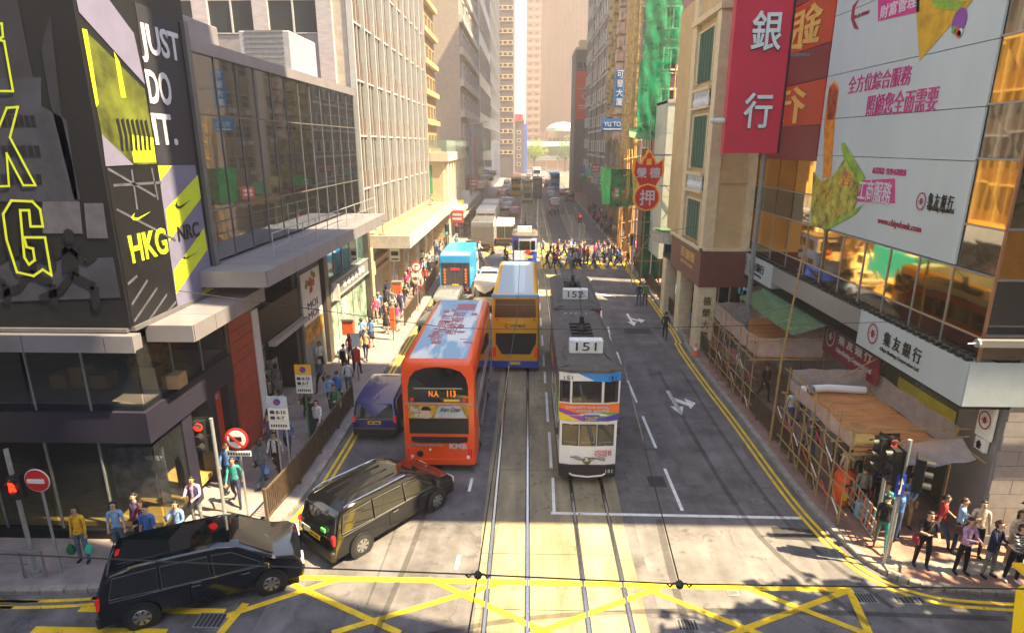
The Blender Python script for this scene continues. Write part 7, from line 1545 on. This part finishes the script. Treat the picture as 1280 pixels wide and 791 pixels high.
def person_mesh(pose, sleeve='long', hand=True, skirt=False, short=False, female=False, lod=0):
    key = (pose, sleeve, skirt, short, female, lod)
    if key in PM: return PM[key]
    p = POSES[pose]; J = {}; E_ = []; Rr = {}
    fk = .93 if female else 1; ln = math.tan(R(p['lean']))
    def up(z, y=0, x=0): return Vector((x, y-(z-.92)*ln, z))
    hipz = .90
    J['pelvis'] = up(.93); J['belly'] = up(1.07); J['chest'] = up(1.27, .01); J['collar'] = up(1.41, .015); J['neck'] = up(1.49, .0); J['jaw'] = up(1.555, -.02); J['head'] = up(1.62, -.005); J['crown'] = up(1.70, 0)
    Rr.update(pelvis=(.135 if not female else .14, .1), belly=(.125*fk, .095), chest=(.15*fk, .105), collar=(.1*fk, .075), neck=.052, jaw=(.064, .07), head=(.078, .094), crown=(.05, .06))
    E_ += [('pelvis', 'belly'), ('belly', 'chest'), ('chest', 'collar'), ('collar', 'neck'), ('neck', 'jaw'), ('jaw', 'head'), ('head', 'crown')]
    for s, k in ((1, 0), (-1, 1)):
        c = 'LR'[k]; hip = Vector((s*.095, 0, hipz-.03)); kn, an = limb(hip, (R(p['th'][k]), s*R(3)), (R(p['sh'][k]), s*R(1)), .40, .40)
        J['hip'+c] = hip; J['knee'+c] = kn; J['ankle'+c] = an; J['heel'+c] = an+Vector((0, .02, -.05)); toe = R(p['sh'][k])*.7
        J['toe'+c] = an+Vector((s*.03, -.15*math.cos(toe), -.055+.1*min(0, math.sin(toe))*1.0))
        Rr.update({'hip'+c: .088, 'knee'+c: .06, 'ankle'+c: .042, 'heel'+c: .04, 'toe'+c: (.042, .03)})
        E_ += [('pelvis', 'hip'+c), ('hip'+c, 'knee'+c), ('knee'+c, 'ankle'+c), ('ankle'+c, 'heel'+c), ('heel'+c, 'toe'+c)]
        sh = up(1.40, .015, s*.165*fk); el, wr = limb(sh, (R(p['ua'][k][0]), s*R(p['ua'][k][1])), (R(p['la'][k][0]), s*R(p['la'][k][1])), .28, .24)
        J['sho'+c] = sh; J['elb'+c] = el; J['wri'+c] = wr; d = (wr-el).normalized(); J['palm'+c] = wr+d*.07
        Rr.update({'sho'+c: .062*fk, 'elb'+c: .042*fk, 'wri'+c: .028, 'palm'+c: (.036, .022)})
        E_ += [('collar', 'sho'+c), ('sho'+c, 'elb'+c), ('elb'+c, 'wri'+c), ('wri'+c, 'palm'+c)]
    mn = min(J['heelL'].z, J['heelR'].z, J['toeL'].z, J['toeR'].z)-.036
    for n in J: J[n] = J[n]-Vector((0, 0, mn))
    me = skin_chain(J, E_, Rr, 1 if lod == 0 else 0)
    # fingers and face as part of the same mesh
    bm = bmesh.new(); bm.from_mesh(me)
    nface0 = len(bm.faces); extra = []
    if lod == 0:
        ex = MB()
        for c, s in (('L', 1), ('R', -1)):
            a, b = J['wri'+c], J['palm'+c]; d = (b-a).normalized(); side_ = d.cross(Vector((0, 1, 0) if abs(d.y) < .8 else (0, 0, 1))).normalized(); nrm = d.cross(side_).normalized()*s
            if abs(nrm.x) > .3 and nrm.x*s > 0: nrm = -nrm
            for f in range(4):
                o_ = b-d*.01+side_*(-.027+.018*f); L = (.062, .074, .07, .055)[f]; ex.path([o_, o_+d*L*.5+nrm*.006, o_+d*L*.85+nrm*(.03)], [.0095, .0085, .007], 5, 0)
            o_ = a+d*.03+side_*.03; ex.path([o_, o_+d*.03+side_*.024, o_+d*.055+side_*.026+nrm*.012], [.011, .01, .008], 5, 0)
        h = J['head']
        ex.rings([[(h.x-.014, h.y-.088, h.z-.005), (h.x+.014, h.y-.088, h.z-.005), (h.x+.004, h.y-.085, h.z+.035), (h.x-.004, h.y-.085, h.z+.035)], [(h.x-.011, h.y-.112, h.z-.012), (h.x+.011, h.y-.112, h.z-.012), (h.x+.003, h.y-.095, h.z+.03), (h.x-.003, h.y-.095, h.z+.03)]], 0)
        for s in (-1, 1):
            ex.ico((h.x+s*.082, h.y+.008, h.z+.0), .022, 0, 1, (.35, .7, 1.2)); ex.box(h.x+s*.03-.013, h.y-.097, h.z+.018, h.x+s*.03+.013, h.y-.08, h.z+.028, 4); ex.box(h.x+s*.03-.017, h.y-.096, h.z+.036, h.x+s*.03+.017, h.y-.08, h.z+.043, 4)
        ex.box(h.x-.02, h.y-.096, h.z-.044, h.x+.02, h.y-.08, h.z-.036, 4)
        vs = [bm.verts.new(v) for v in ex.v]
        for f, m_ in zip(ex.f, ex.m):
            try: nf = bm.faces.new([vs[i] for i in f]); nf.material_index = m_; nf.smooth = False; nf.tag = True; extra.append(nf)
            except ValueError: pass
    segs = [('neck', 'crown', 0), ('pelvis', 'chest', 1), ('chest', 'collar', 1)]
    for c in 'LR':
        segs += [('pelvis', 'hip'+c, 2), ('hip'+c, 'knee'+c, 2), ('knee'+c, 'ankle'+c, 0 if (skirt or short) else 2), ('heel'+c, 'toe'+c, 3), ('ankle'+c, 'heel'+c, 3), ('collar', 'sho'+c, 1), ('sho'+c, 'elb'+c, 1), ('elb'+c, 'wri'+c, 1 if sleeve == 'long' else 0), ('wri'+c, 'palm'+c, 0)]
    def dist(p, a, b):
        ab = b-a; t = max(0, min(1, (p-a).dot(ab)/max(1e-6, ab.dot(ab)))); return (p-a-ab*t).length
    for f in bm.faces:
        if f.tag: continue
        c = f.calc_center_median(); best = min(segs, key=lambda s: dist(c, J[s[0]], J[s[1]])-(.04 if s[0] == 'pelvis' and s[1] == 'chest' else 0)); m_ = best[2]
        if best[1] == 'chest' and c.z < .955-mn: m_ = 2
        if best[0] == 'collar' or best[1] == 'collar':
            m_ = 1
        if c.z > J['neck'].z-.02: m_ = 0
        f.material_index = m_; f.smooth = True
    bm.to_mesh(me); bm.free()
    while len(me.materials) < 5: me.materials.append(skins[0])
    PM[key] = (me, J, -mn); return PM[key]
HM = {}
def hair_mesh(kind, J, lod):
    h = J['head']; mb = MB(); n = 12 if lod == 0 else 7; rings = []
    top = h+Vector((0, .012, .02))
    for k in range(7):
        a = -.35+(math.pi/2+.35)*k/6; r = math.cos(a)
        rings.append([(top.x+.089*r*math.cos(q), top.y+.106*r*math.sin(q)*(.8 if math.sin(q) < 0 else 1), top.z+.098*math.sin(a)) for q in [2*math.pi*i/n for i in range(n)]])
    # cut the face side: pull lower front vertices up and back
    out = []
    for r_ in rings: out.append([(x, max(y, top.y-.112+max(0, (top.z+.062-z))*2.6), z) for x, y, z in r_])
    mb.rings(out)
    if kind in ('long', 'bob'):
        L = .26 if kind == 'long' else .14
        mb.rings([[(top.x+.095*s*math.cos(q), top.y+.02+.095*s*math.sin(q), top.z-z) for q in [R(-10)+R(200)*i/9 for i in range(10)]]+[(top.x+.07*s*math.cos(q), top.y+.03+.06*s*math.sin(q), top.z-z) for q in [R(190)-R(200)*i/9 for i in range(10)]] for z, s in ((-.03, 1), (L*.5, 1.05), (L, .8))])
    return mb
skins = [mat('skin_a', (.55, .33, .22), .55, var=0), mat('skin_b', (.45, .26, .17), .55, var=0), mat('skin_c', (.62, .4, .28), .55, var=0)]
hairm = mat('hair_black', (.012, .01, .009), .5, var=0); hairb = mat('hair_brown', (.06, .03, .02), .5, var=0)
CL = {}
def cloth(c):
    names = dict(black=(.012, .012, .014), white=(.7, .7, .72), blue=(.08, .2, .55), lightblue=(.25, .42, .7), navy=(.02, .025, .07), grey=(.2, .2, .21), pink=(.75, .05, .28), lilac=(.5, .32, .52), red=(.4, .02, .02), maroon=(.22, .015, .04), yellow=(.75, .42, .015), green=(.05, .2, .08), teal=(.03, .25, .25), jeans=(.04, .07, .16), khaki=(.35, .25, .14), brown=(.12, .06, .04), cream=(.6, .5, .4), purple=(.15, .1, .25), stripe=(.3, .3, .3), slate=(.1, .13, .18), orange=(.7, .2, .04), royal=(.03, .06, .45))
    if c not in CL: CL[c] = mat('cloth_'+c, names[c], .85, var=.3, scale=9, bump=.5, bscale=16)
    if c == 'stripe' and not CL[c].get('done'):
        m = CL[c]; nt = m.node_tree; b = nt.nodes['Principled BSDF']; tc = nt.nodes.new('ShaderNodeTexCoord'); w = nt.nodes.new('ShaderNodeTexWave'); w.bands_direction = 'Z'; w.inputs['Scale'].default_value = 4.5; rp = nt.nodes.new('ShaderNodeValToRGB'); rp.color_ramp.interpolation = 'CONSTANT'; rp.color_ramp.elements[0].color = (.015, .015, .02, 1); rp.color_ramp.elements[1].position = .6; rp.color_ramp.elements[1].color = (.7, .7, .7, 1)
        nt.links.new(tc.outputs['Object'], w.inputs[0]); nt.links.new(w.outputs[0], rp.inputs[0]); nt.links.new(rp.outputs[0], b.inputs['Base Color']); m['done'] = 1
    return CL[c]
NP = [0]
def person(x, y, face, pose, top, bottom, label, hair='short', sleeve='long', skirt=False, short=False, female=False, h=1.0, shoe='black', lod=0, group=None, z=.13, bag=None, jacket=None, fat=1.0):
    """face: heading in degrees, 0 = towards the camera, 90 = towards +x"""
    NP[0] += 1; me, J, off = person_mesh(pose, sleeve, True, skirt, short, female, lod)
    t = thing('person', (x, y, z), label, 'person', group, R(face)); BASE[t.name] = Vector((0, 0, 0)); t.rotation_euler = (0, 0, R(face)); t.scale = (h*fat, h*fat, h)
    b = bpy.data.objects.new('body', me); COL.objects.link(b); b.parent = t
    ms = (skins[NP[0] % 3], cloth(top), cloth(bottom), cloth(shoe), hairm)
    for i, m_ in enumerate(ms): b.material_slots[i].link = 'OBJECT'; b.material_slots[i].material = m_
    k = ('hair', hair, pose, female, lod)
    if k not in HM: HM[k] = hair_mesh(hair, J, lod).mesh('hair', hairm, smooth=True)
    o = bpy.data.objects.new('hair', HM[k]); COL.objects.link(o); o.parent = t
    if NP[0] % 4 == 0: o.material_slots[0].link = 'OBJECT'; o.material_slots[0].material = hairb
    if skirt:
        p0 = J['pelvis']; part('skirt', MB().lathe((0, p0.y, p0.z+.05), [(.13, 0), (.165, -.12), (.2, -.3), (.22, -.46)], 12), cloth(bottom), t, smooth=True)
    if jacket:
        c = J['chest']; w = .155*(.93 if female else 1); b0 = J['pelvis']
        rs = []
        for z_, ww, dd in ((b0.z-.12, .165, .125), (b0.z+.05, .155, .12), (c.z-.05, .165, .12), (c.z+.1, .165, .11), (c.z+.17, .11, .08)):
            f = (z_-b0.z)/max(.01, c.z-b0.z); yy = b0.y+(c.y-b0.y)*f
            rs.append([(ww*math.cos(a), yy+dd*math.sin(a), z_) for a in [R(-62)+R(304)*i/12 for i in range(13)]])
        mb = MB(); mb.rings(rs, cap=False, closed=False); part('jacket', mb, cloth(jacket), t, smooth=True)
    if lod == 0 and NP[0] % 3 == 0 and bag is None:
        c = J['chest']; b0 = J['pelvis']; sd = 1 if NP[0] % 2 else -1
        part('bag_strap', MB().path([(-sd*.1, c.y-.06, c.z+.16), (0, c.y-.125, c.z+.02), (sd*.1, b0.y-.12, b0.z+.12), (sd*.19, b0.y-.02, b0.z+.02)], .012, 5), cloth('brown'), t)
        part('shoulder_bag', MB().bbox(min(sd*.17, sd*.25), b0.y-.12, b0.z-.22, max(sd*.17, sd*.25), b0.y+.12, b0.z+.02, .02), cloth(['brown', 'black', 'maroon', 'khaki'][NP[0] % 4]), t)
    if lod == 0:
        b0 = J['pelvis']; part('belt_hem', MB().lathe((0, b0.y-.0, b0.z+.0), [(.142, 0), (.15, .02), (.146, .06)], 12, cap=False), cloth(top), t, smooth=True) if not jacket and NP[0] % 2 else None
    if bag == 'backpack':
        c = J['chest']; smooth(part('backpack', MB().bbox(-.14, c.y+.1, c.z-.3, .14, c.y+.26, c.z+.14, .05), cloth('black'), t), 60)
    return t
P_ = person
# left corner group
P_(-12.35, 14.3, 5, 'stand', 'yellow', 'slate', 'woman in yellow jacket and grey trousers with green bags, left corner', 'bob', female=True)
P_(-11.45, 14.55, 20, 'stand', 'lightblue', 'slate', 'woman in pale blue blouse beside the yellow jacket', 'bob', 'short', female=True)
P_(-11.15, 15.0, -10, 'stand', 'purple', 'black', 'woman in dusky purple top in front of the shop glass', 'long', female=True)
P_(-10.75, 14.7, -15, 'phone', 'maroon', 'black', 'dark haired person behind the bright blue shirt', 'short')
P_(-10.45, 14.4, 0, 'stand', 'blue', 'black', 'person in bright blue shirt behind the black van roof', 'short', 'short')
P_(-9.75, 14.65, 0, 'face', 'lightblue', 'navy', 'woman in blue blouse touching her face behind the van roof', 'bob', female=True)
P_(-9.98, 15.95, 10, 'phone', 'lilac', 'grey', 'man in navy cardigan and grey trousers by the shop corner', jacket='navy')
P_(-10.0, 18.1, 170, 'walk', 'blue', 'black', 'man in bright blue shirt with arm out, walking away by the red poster', 'short', 'long')
P_(-9.0, 18.35, 160, 'walk', 'slate', 'jeans', 'person in dark top and jeans with a small blue bag', 'bob', female=True)
P_(-8.75, 19.0, 5, 'walk', 'white', 'black', 'man in dark suit and white shirt walking to the camera', jacket='black')
P_(-8.85, 20.3, 0, 'walk', 'blue', 'navy', 'grey haired man in blue shirt with shoulder straps', 'short', bag=None)
P_(-9.5, 20.3, 0, 'stand', 'purple', 'slate', 'woman in dusky mauve top beside the blue shirted man', 'long', 'short', female=True)
P_(-8.55, 22.0, 180, 'walk', 'black', 'black', 'person in black behind the white loading sign', 'short')
P_(-8.2, 21.8, 0, 'stride', 'white', 'navy', 'person in white top just right of the loading sign', 'bob', female=True)
P_(-7.95, 23.2, 5, 'phone', 'green', 'jeans', 'person in dark green top and jeans reading a phone by the railing', 'short')
P_(-8.55, 24.4, 180, 'walk', 'lightblue', 'navy', 'man in pale blue shirt walking away beside the yellow topped sign', 'short')
P_(-8.35, 24.9, 180, 'stride', 'blue', 'black', 'man in mid blue shirt half hidden by the pale blue shirt', 'short')
for (x, y, f, po_, tp2, bo, lab, kw) in (
    (-11.9, 24.3, 100, 'stand', 'cream', 'black', 'woman in cream top waiting in the dark shop recess', dict(hair='long', female=True)),
    (-11.6, 24.9, 80, 'phone', 'black', 'black', 'person in black leaning in the dark shop recess', {}),
    (-11.35, 25.6, 200, 'stand', 'grey', 'grey', 'woman in grey skirt with her back turned in the shop recess', dict(hair='bob', female=True, skirt=True)),
    (-11.2, 27.3, 60, 'phone', 'black', 'slate', 'person in black reading a phone outside the recess', {}),
    (-10.5, 29.0, 30, 'walk', 'white', 'black', 'woman in white top and black shorts below the food panel', dict(hair='bob', female=True, short=True, sleeve='short')),
    (-9.15, 28.6, 180, 'walk', 'white', 'black', 'man in white shirt with black backpack walking away', dict(bag='backpack')),
    (-8.55, 28.7, 182, 'stride', 'blue', 'navy', 'man in blue shirt with black backpack walking away', dict(bag='backpack')),
    (-9.3, 30.2, 180, 'stand', 'maroon', 'black', 'woman in dark maroon top ahead of the two backpacks', dict(hair='long', female=True)),
    (-9.5, 33.3, 175, 'walk', 'lightblue', 'navy', 'schoolgirl in pale blue top and dark skirt, left of two', dict(hair='bob', female=True, skirt=True, sleeve='short')),
    (-8.95, 33.2, 180, 'stand', 'blue', 'navy', 'schoolgirl in blue top and dark skirt, right of two', dict(hair='bob', female=True, skirt=True, sleeve='short')),
    (-8.65, 35.9, 0, 'walk', 'brown', 'black', 'person in brown top and dark skirt in full sun', dict(hair='long', female=True, skirt=True)),
    (-8.15, 36.6, 185, 'walk', 'pink', 'grey', 'woman in hot pink top and grey skirt in full sun', dict(hair='bob', female=True, skirt=True, sleeve='short')),
    (-9.9, 38.2, 0, 'stand', 'pink', 'cream', 'person in pale pink top by the arcade pillar', dict(hair='long', female=True)),
    (-9.2, 40.3, 180, 'walk', 'slate', 'black', 'person in slate top walking toward the arcade', {}),
    (-8.6, 40.0, 170, 'walk', 'royal', 'navy', 'person in vivid blue jacket in the sun', dict(bag='backpack')),
    (-8.3, 44.5, 180, 'stride', 'white', 'black', 'person in white top near the no turn sign', {}),
    (-7.9, 43.0, 0, 'walk', 'maroon', 'navy', 'person in maroon top by the sunlit railing', {}),
    (-9.0, 46.5, 0, 'walk', 'khaki', 'jeans', 'person in tan top under the long canopy', {}),
    (-8.3, 48.5, 180, 'walk', 'red', 'black', 'person in red top under the long canopy', {}),
    (-9.4, 50.0, 0, 'stand', 'cream', 'brown', 'person in cream top deep under the canopy', {}),
    (-8.5, 52.0, 175, 'stride', 'black', 'black', 'person in black near the blue truck front', {}),
    (8.38, 35.5, 160, 'walk', 'black', 'black', 'lone person in black on the carriageway beside the yellow lines', dict(z=0)),
    (8.15, 43.3, 180, 'stand', 'navy', 'jeans', 'person in navy standing in the road, left of the pair', dict(z=0)),
    (8.6, 43.3, 175, 'stand', 'green', 'black', 'person in olive standing in the road, right of the pair', dict(z=0)),
    (10.95, 14.68, -8, 'phone', 'black', 'black', 'stocky man in black T-shirt and trousers waiting at the right corner', dict(sleeve='short', shoe='navy', fat=1.12)),
    (11.85, 14.42, 12, 'phone', 'lilac', 'black', 'man in lilac shirt and dark tie holding a phone, right corner', {}),
    (12.5, 14.3, 25, 'phone', 'navy', 'grey', 'woman in navy cardigan and grey jeans looking down, right corner', dict(hair='bob', female=True, jacket='navy')),
    (12.98, 14.12, 5, 'face', 'stripe', 'black', 'woman in black and white striped top with hand at her mouth', dict(hair='bob', female=True, shoe='white')),
    (13.45, 14.75, 0, 'stand', 'cream', 'khaki', 'person in tan skirt behind the striped top', dict(hair='long', female=True, skirt=True, shoe='white')),
    (13.75, 14.65, -60, 'phone', 'black', 'navy', 'man in black T-shirt looking down at the right edge', dict(sleeve='short')),
    (12.3, 15.35, 60, 'phone', 'lightblue', 'navy', 'man in pale blue shirt behind the lilac shirt', dict(sleeve='short')),
    (11.95, 15.6, 75, 'stride', 'red', 'jeans', 'man in dark red T-shirt and jeans striding by the pier', dict(sleeve='short')),
    (10.95, 15.85, -120, 'phone', 'blue', 'jeans', 'man in blue T-shirt with back turned, holding a phone', dict(sleeve='short')),
    (11.55, 16.5, 0, 'face', 'lightblue', 'khaki', 'man in light blue suit with hand at his chin against the pier', dict(jacket='blue')),
    (10.75, 16.25, -60, 'stride', 'teal', 'navy', 'person in teal and blue top half hidden behind the blue T-shirt', dict(sleeve='short')),
    (10.3, 15.5, 150, 'walk', 'black', 'teal', 'person in black crouching past the barrier end', {}),
    (10.6, 18.3, 180, 'stand', 'cream', 'navy', 'woman in cream hoodie with red bag under the platform', dict(hair='long', female=True)),
    (10.9, 19.5, 0, 'stand', 'grey', 'jeans', 'person in grey shirt under the nearer platform, left', {}),
    (11.3, 18.9, 180, 'stand', 'cream', 'black', 'person in cream shirt under the nearer platform', {}),
    (10.3, 20.3, 180, 'walk', 'slate', 'jeans', 'person in slate top under the nearer platform by the railing', {}),
    (10.8, 23.2, 180, 'stand', 'white', 'jeans', 'person in white top and blue jeans between the platforms', dict(shoe='white')),
    (11.6, 23.8, 180, 'stand', 'slate', 'navy', 'person in slate top between the platforms', {}),
    (10.9, 26.2, 0, 'walk', 'black', 'black', 'person in black under the farther platform', {}),
    (10.5, 28.5, 0, 'walk', 'white', 'navy', 'person in white under the farther platform', {}),
    (10.9, 40.0, 0, 'walk', 'black', 'black', 'person in black walking behind the railing by the arcade', {})):
    P_(x, y, f, po_, tp2, bo, lab, **kw)
# things carried
t = thing('suitcase', (10.45, 16.9, .13), 'pale blue wheeled suitcase with raised handle beside the barrier', 'suitcase')
part('shell', MB().bbox(10.3, 16.8, .2, 10.68, 17.05, .75, .04), mat('case_blue', (.2, .45, .65), .35, var=0), t); part('handle', MB().path([(10.38, 16.95, .75), (10.38, 17.1, 1.2), (10.6, 17.1, 1.2), (10.6, 16.95, .75)], .012, 5), galv, t)
for x in (10.35, 10.63): part('wheel', MB().lathe((x, 16.9, .18), [(.045, 0), (.045, .03)], 10, axis='x'), rubber, t)
def bag(x, y, z, m, lab, w=.15, h=.28):
    t = thing('carrier_bag', (x, y, z), lab, 'bag'); part('sack', MB().rings([[(x-w*.5*s, y-.05*s, z+q), (x+w*.5*s, y-.05*s, z+q), (x+w*.5*s, y+.05*s, z+q), (x-w*.5*s, y+.05*s, z+q)] for s, q in ((.7, 0), (1.1, h*.3), (1, h*.7), (.5, h))]), m, t); part('bag_handle', MB().path([(x-.05, y, z+h*.95), (x, y, z+h+.12), (x+.05, y, z+h*.95)], .008, 4), m, t)
bag(-12.1, 14.22, .45, mat('bag_green', (.05, .5, .35), .4, var=0), 'bright green carrier bag hanging right of the yellow jacket'); bag(-12.61, 14.22, .43, mat('bag_dark_green', (.02, .12, .05), .5, var=0), 'dark green carrier bag hanging left of the yellow jacket', .18, .3)
bag(-8.82, 18.3, .62, mat('bag_blue', (.1, .3, .7), .4, var=0), 'small blue bag at the hip of the jeans walker', .2, .22)
# pedestrians on the far crossing and pavements
LODK = ['walk', 'stride']
tops = ['black', 'white', 'lightblue', 'maroon', 'grey', 'navy', 'blue', 'pink', 'cream', 'brown', 'slate', 'red']; bots = ['black', 'navy', 'jeans', 'grey', 'black']
q = random.Random(11)
def spot(x, y, where):
    if 'zebra' in where: return ('front row' if y < 59.5 else 'middle row' if y < 62 else 'back row')+(' at the left end' if x < -5 else ' by the trucks' if x < -2.5 else ' next to the tram' if x < 3.2 else ' at the centre' if x < 6 else ' right of centre' if x < 8.2 else ' at the right end')
    if y < 56: return ('near end' if y < 42 else 'middle' if y < 49 else 'far end')+(' by the kerb' if abs(x) < (10.9 if x > 0 else 9.1) else ' by the wall')
    d = ('just past the zebra', 'past the zebra', 'by the first shops', 'by the middle shops', 'farther up', 'well up the street', 'at the far end')
    return d[max(0, min(6, int((y-54)/8)))]+(', kerb side' if abs(x) < (11 if x > 0 else 8.7) else ', wall side')
def far(x, y, f, where, z=0, po_=None, top=None, bo=None):
    tpn = top or q.choice(tops); bon = bo or q.choice(bots); fem = q.random() < .45
    person(x, y, f, po_ or q.choice(LODK), tpn, bon, '%s, %s top, %s %s, %s, %s' % ('woman' if fem else 'man', tpn.replace('lightblue', 'sky-blue'), bon, 'legs' if bon == 'jeans' else 'trousers', where.replace('sunlit canopy on the left pavement', 'sunlit left canopy').replace('right railing by the arcade', 'right railing').replace('in the roadway far beyond the crossing', 'in the far roadway'), spot(x, y, where)), 'bob' if fem else 'short', q.choice(['long', 'short']), female=fem, h=q.uniform(.95, 1.05), lod=1, z=z, group='pedestrians '+where)
for (x, y, f, tn, bn2) in ((1.9, 57.4, 75, 'black', 'black'), (2.6, 58.0, -80, 'navy', 'black'), (4.0, 57.5, 90, 'lightblue', 'grey'), (4.9, 57.6, 85, 'blue', 'black'), (6.3, 57.4, 90, 'purple', 'navy'), (8.0, 58, -85, 'grey', 'jeans'), (8.9, 58.3, 90, 'lightblue', 'jeans'), (9.6, 57.6, -90, 'brown', 'khaki'),
                       (2.4, 62.5, 90, 'black', 'navy'), (3.1, 62, -85, 'maroon', 'navy'), (3.9, 64, 90, 'black', 'black'), (4.6, 64, -90, 'white', 'black'), (5.2, 61, 80, 'brown', 'black'), (5.6, 63, 90, 'white', 'black'), (6.2, 60.5, -90, 'orange', 'grey'), (6.9, 62, 90, 'pink', 'navy'), (7.6, 64.5, -80, 'purple', 'black'), (8.1, 61, 90, 'white', 'navy'), (8.7, 63, -90, 'black', 'black'), (9.3, 61, 90, 'maroon', 'navy'),
                       (-3.4, 59, 60, 'black', 'black'), (-4.6, 58.5, -70, 'lightblue', 'navy'), (-2.2, 60, 90, 'navy', 'black'), (-5.6, 60, 90, 'black', 'jeans'), (-6.4, 59, -90, 'orange', 'black'), (-1.9, 57, 80, 'black', 'black'), (-5.0, 62.5, 90, 'white', 'navy'), (-6.9, 62, -90, 'red', 'jeans')):
    far(x, y, f, 'on the far zebra crossing', 0, None, tn, bn2)
for k in range(34): far(q.uniform(10.0, 12.0), 57+k*1.5+q.uniform(0, 1), q.choice([0, 180])+q.uniform(-20, 20), 'on the far right pavement', .13)
for k in range(28): far(q.uniform(-10.2, -7.6), 55+k*1.7+q.uniform(0, 1), q.choice([0, 180])+q.uniform(-20, 20), 'on the far left pavement', .13)
for (x, y) in ((4.4, 102), (5.0, 103), (3.6, 101), (4.1, 104)): far(x, y, 90, 'in the roadway far beyond the crossing')
qq = random.Random(5)
for k in range(20):
    x, y = qq.uniform(-10.2, -8.2), 36.5+k*1.0+qq.uniform(0, .6)
    far(x, y, qq.choice([0, 180])+qq.uniform(-25, 25), 'under the sunlit canopy on the left pavement', .13)
for k in range(12):
    far(qq.uniform(10.1, 12), 34+k*1.9, qq.choice([0, 180])+qq.uniform(-25, 25), 'behind the right railing by the arcade', .13)
for k in range(30):
    x = qq.uniform(1.7, 9.9); y = qq.choice([58.2, 60, 62.4, 64.5])+qq.uniform(-.9, .9)
    far(x, y, qq.choice([90, -90])+qq.uniform(-25, 25), 'on the far zebra crossing', 0, qq.choice(['walk', 'stride', 'stand', 'phone', 'walk']))
for (x, y, f, po_, a, b, lab, kw) in ((13.9, 15.2, 20, 'stand', 'white', 'navy', 'person in white shirt against the granite wall at the right edge', {}), (14.2, 14.4, -30, 'walk', 'grey', 'black', 'person in grey top at the extreme right edge', {}), (12.75, 15.2, -20, 'stand', 'cream', 'black', 'man in cream shirt between the blue shirt and the granite wall', {}),
    (10.5, 17.1, 170, 'stand', 'grey', 'black', 'person in grey top behind the barrier and suitcase', {}), (11.2, 17.6, 20, 'phone', 'navy', 'black', 'person in navy top under the near edge of the platform', {}), (11.9, 17.9, 10, 'stand', 'black', 'jeans', 'person in black top deep under the nearer platform', {}), (12.3, 18.9, 0, 'walk', 'maroon', 'black', 'person in maroon top by the bank glass under the platform', {}), (11.2, 21.9, 0, 'walk', 'lightblue', 'navy', 'person in pale blue shirt in the gap between the platforms', {}),
    (-9.9, 22.6, 180, 'walk', 'grey', 'black', 'person in grey top passing the red boarded wall', {}), (-9.3, 23.6, 0, 'walk', 'brown', 'black', 'person in brown top near the shop recess', dict(hair='bob', female=True)), (-8.3, 26.3, 185, 'walk', 'white', 'jeans', 'person in white top and jeans by the railing end', {}), (-9.7, 26.6, 0, 'stride', 'slate', 'black', 'person in slate top passing the recess step', {}), (-9.9, 21.6, 0, 'walk', 'navy', 'black', 'person in navy close to the red boarded wall', {}), (-9.35, 17.2, 15, 'walk', 'teal', 'navy', 'person in teal top between the signal pole and the round sign', dict(hair='bob', female=True)),
    (-9.6, 31.9, 0, 'phone', 'white', 'grey', 'person in white top beside the teal lit window', {}), (-8.7, 31.0, 180, 'walk', 'khaki', 'navy', 'person in tan top on the sunlit edge of the pavement', {})):
    P_(x, y, f, po_, a, b, lab, **kw)
# tram passenger behind the upper window
person(TX-.72, TY+.5, 10, 'stand', 'teal', 'navy', 'passenger in teal top at the upper front window of the white tram', z=1.95, lod=1)
tpm_ = 0 and thing('person', (TX-.75, TY+.6, 2.5), 'passenger in teal top at the upper front window of the white tram', 'person')
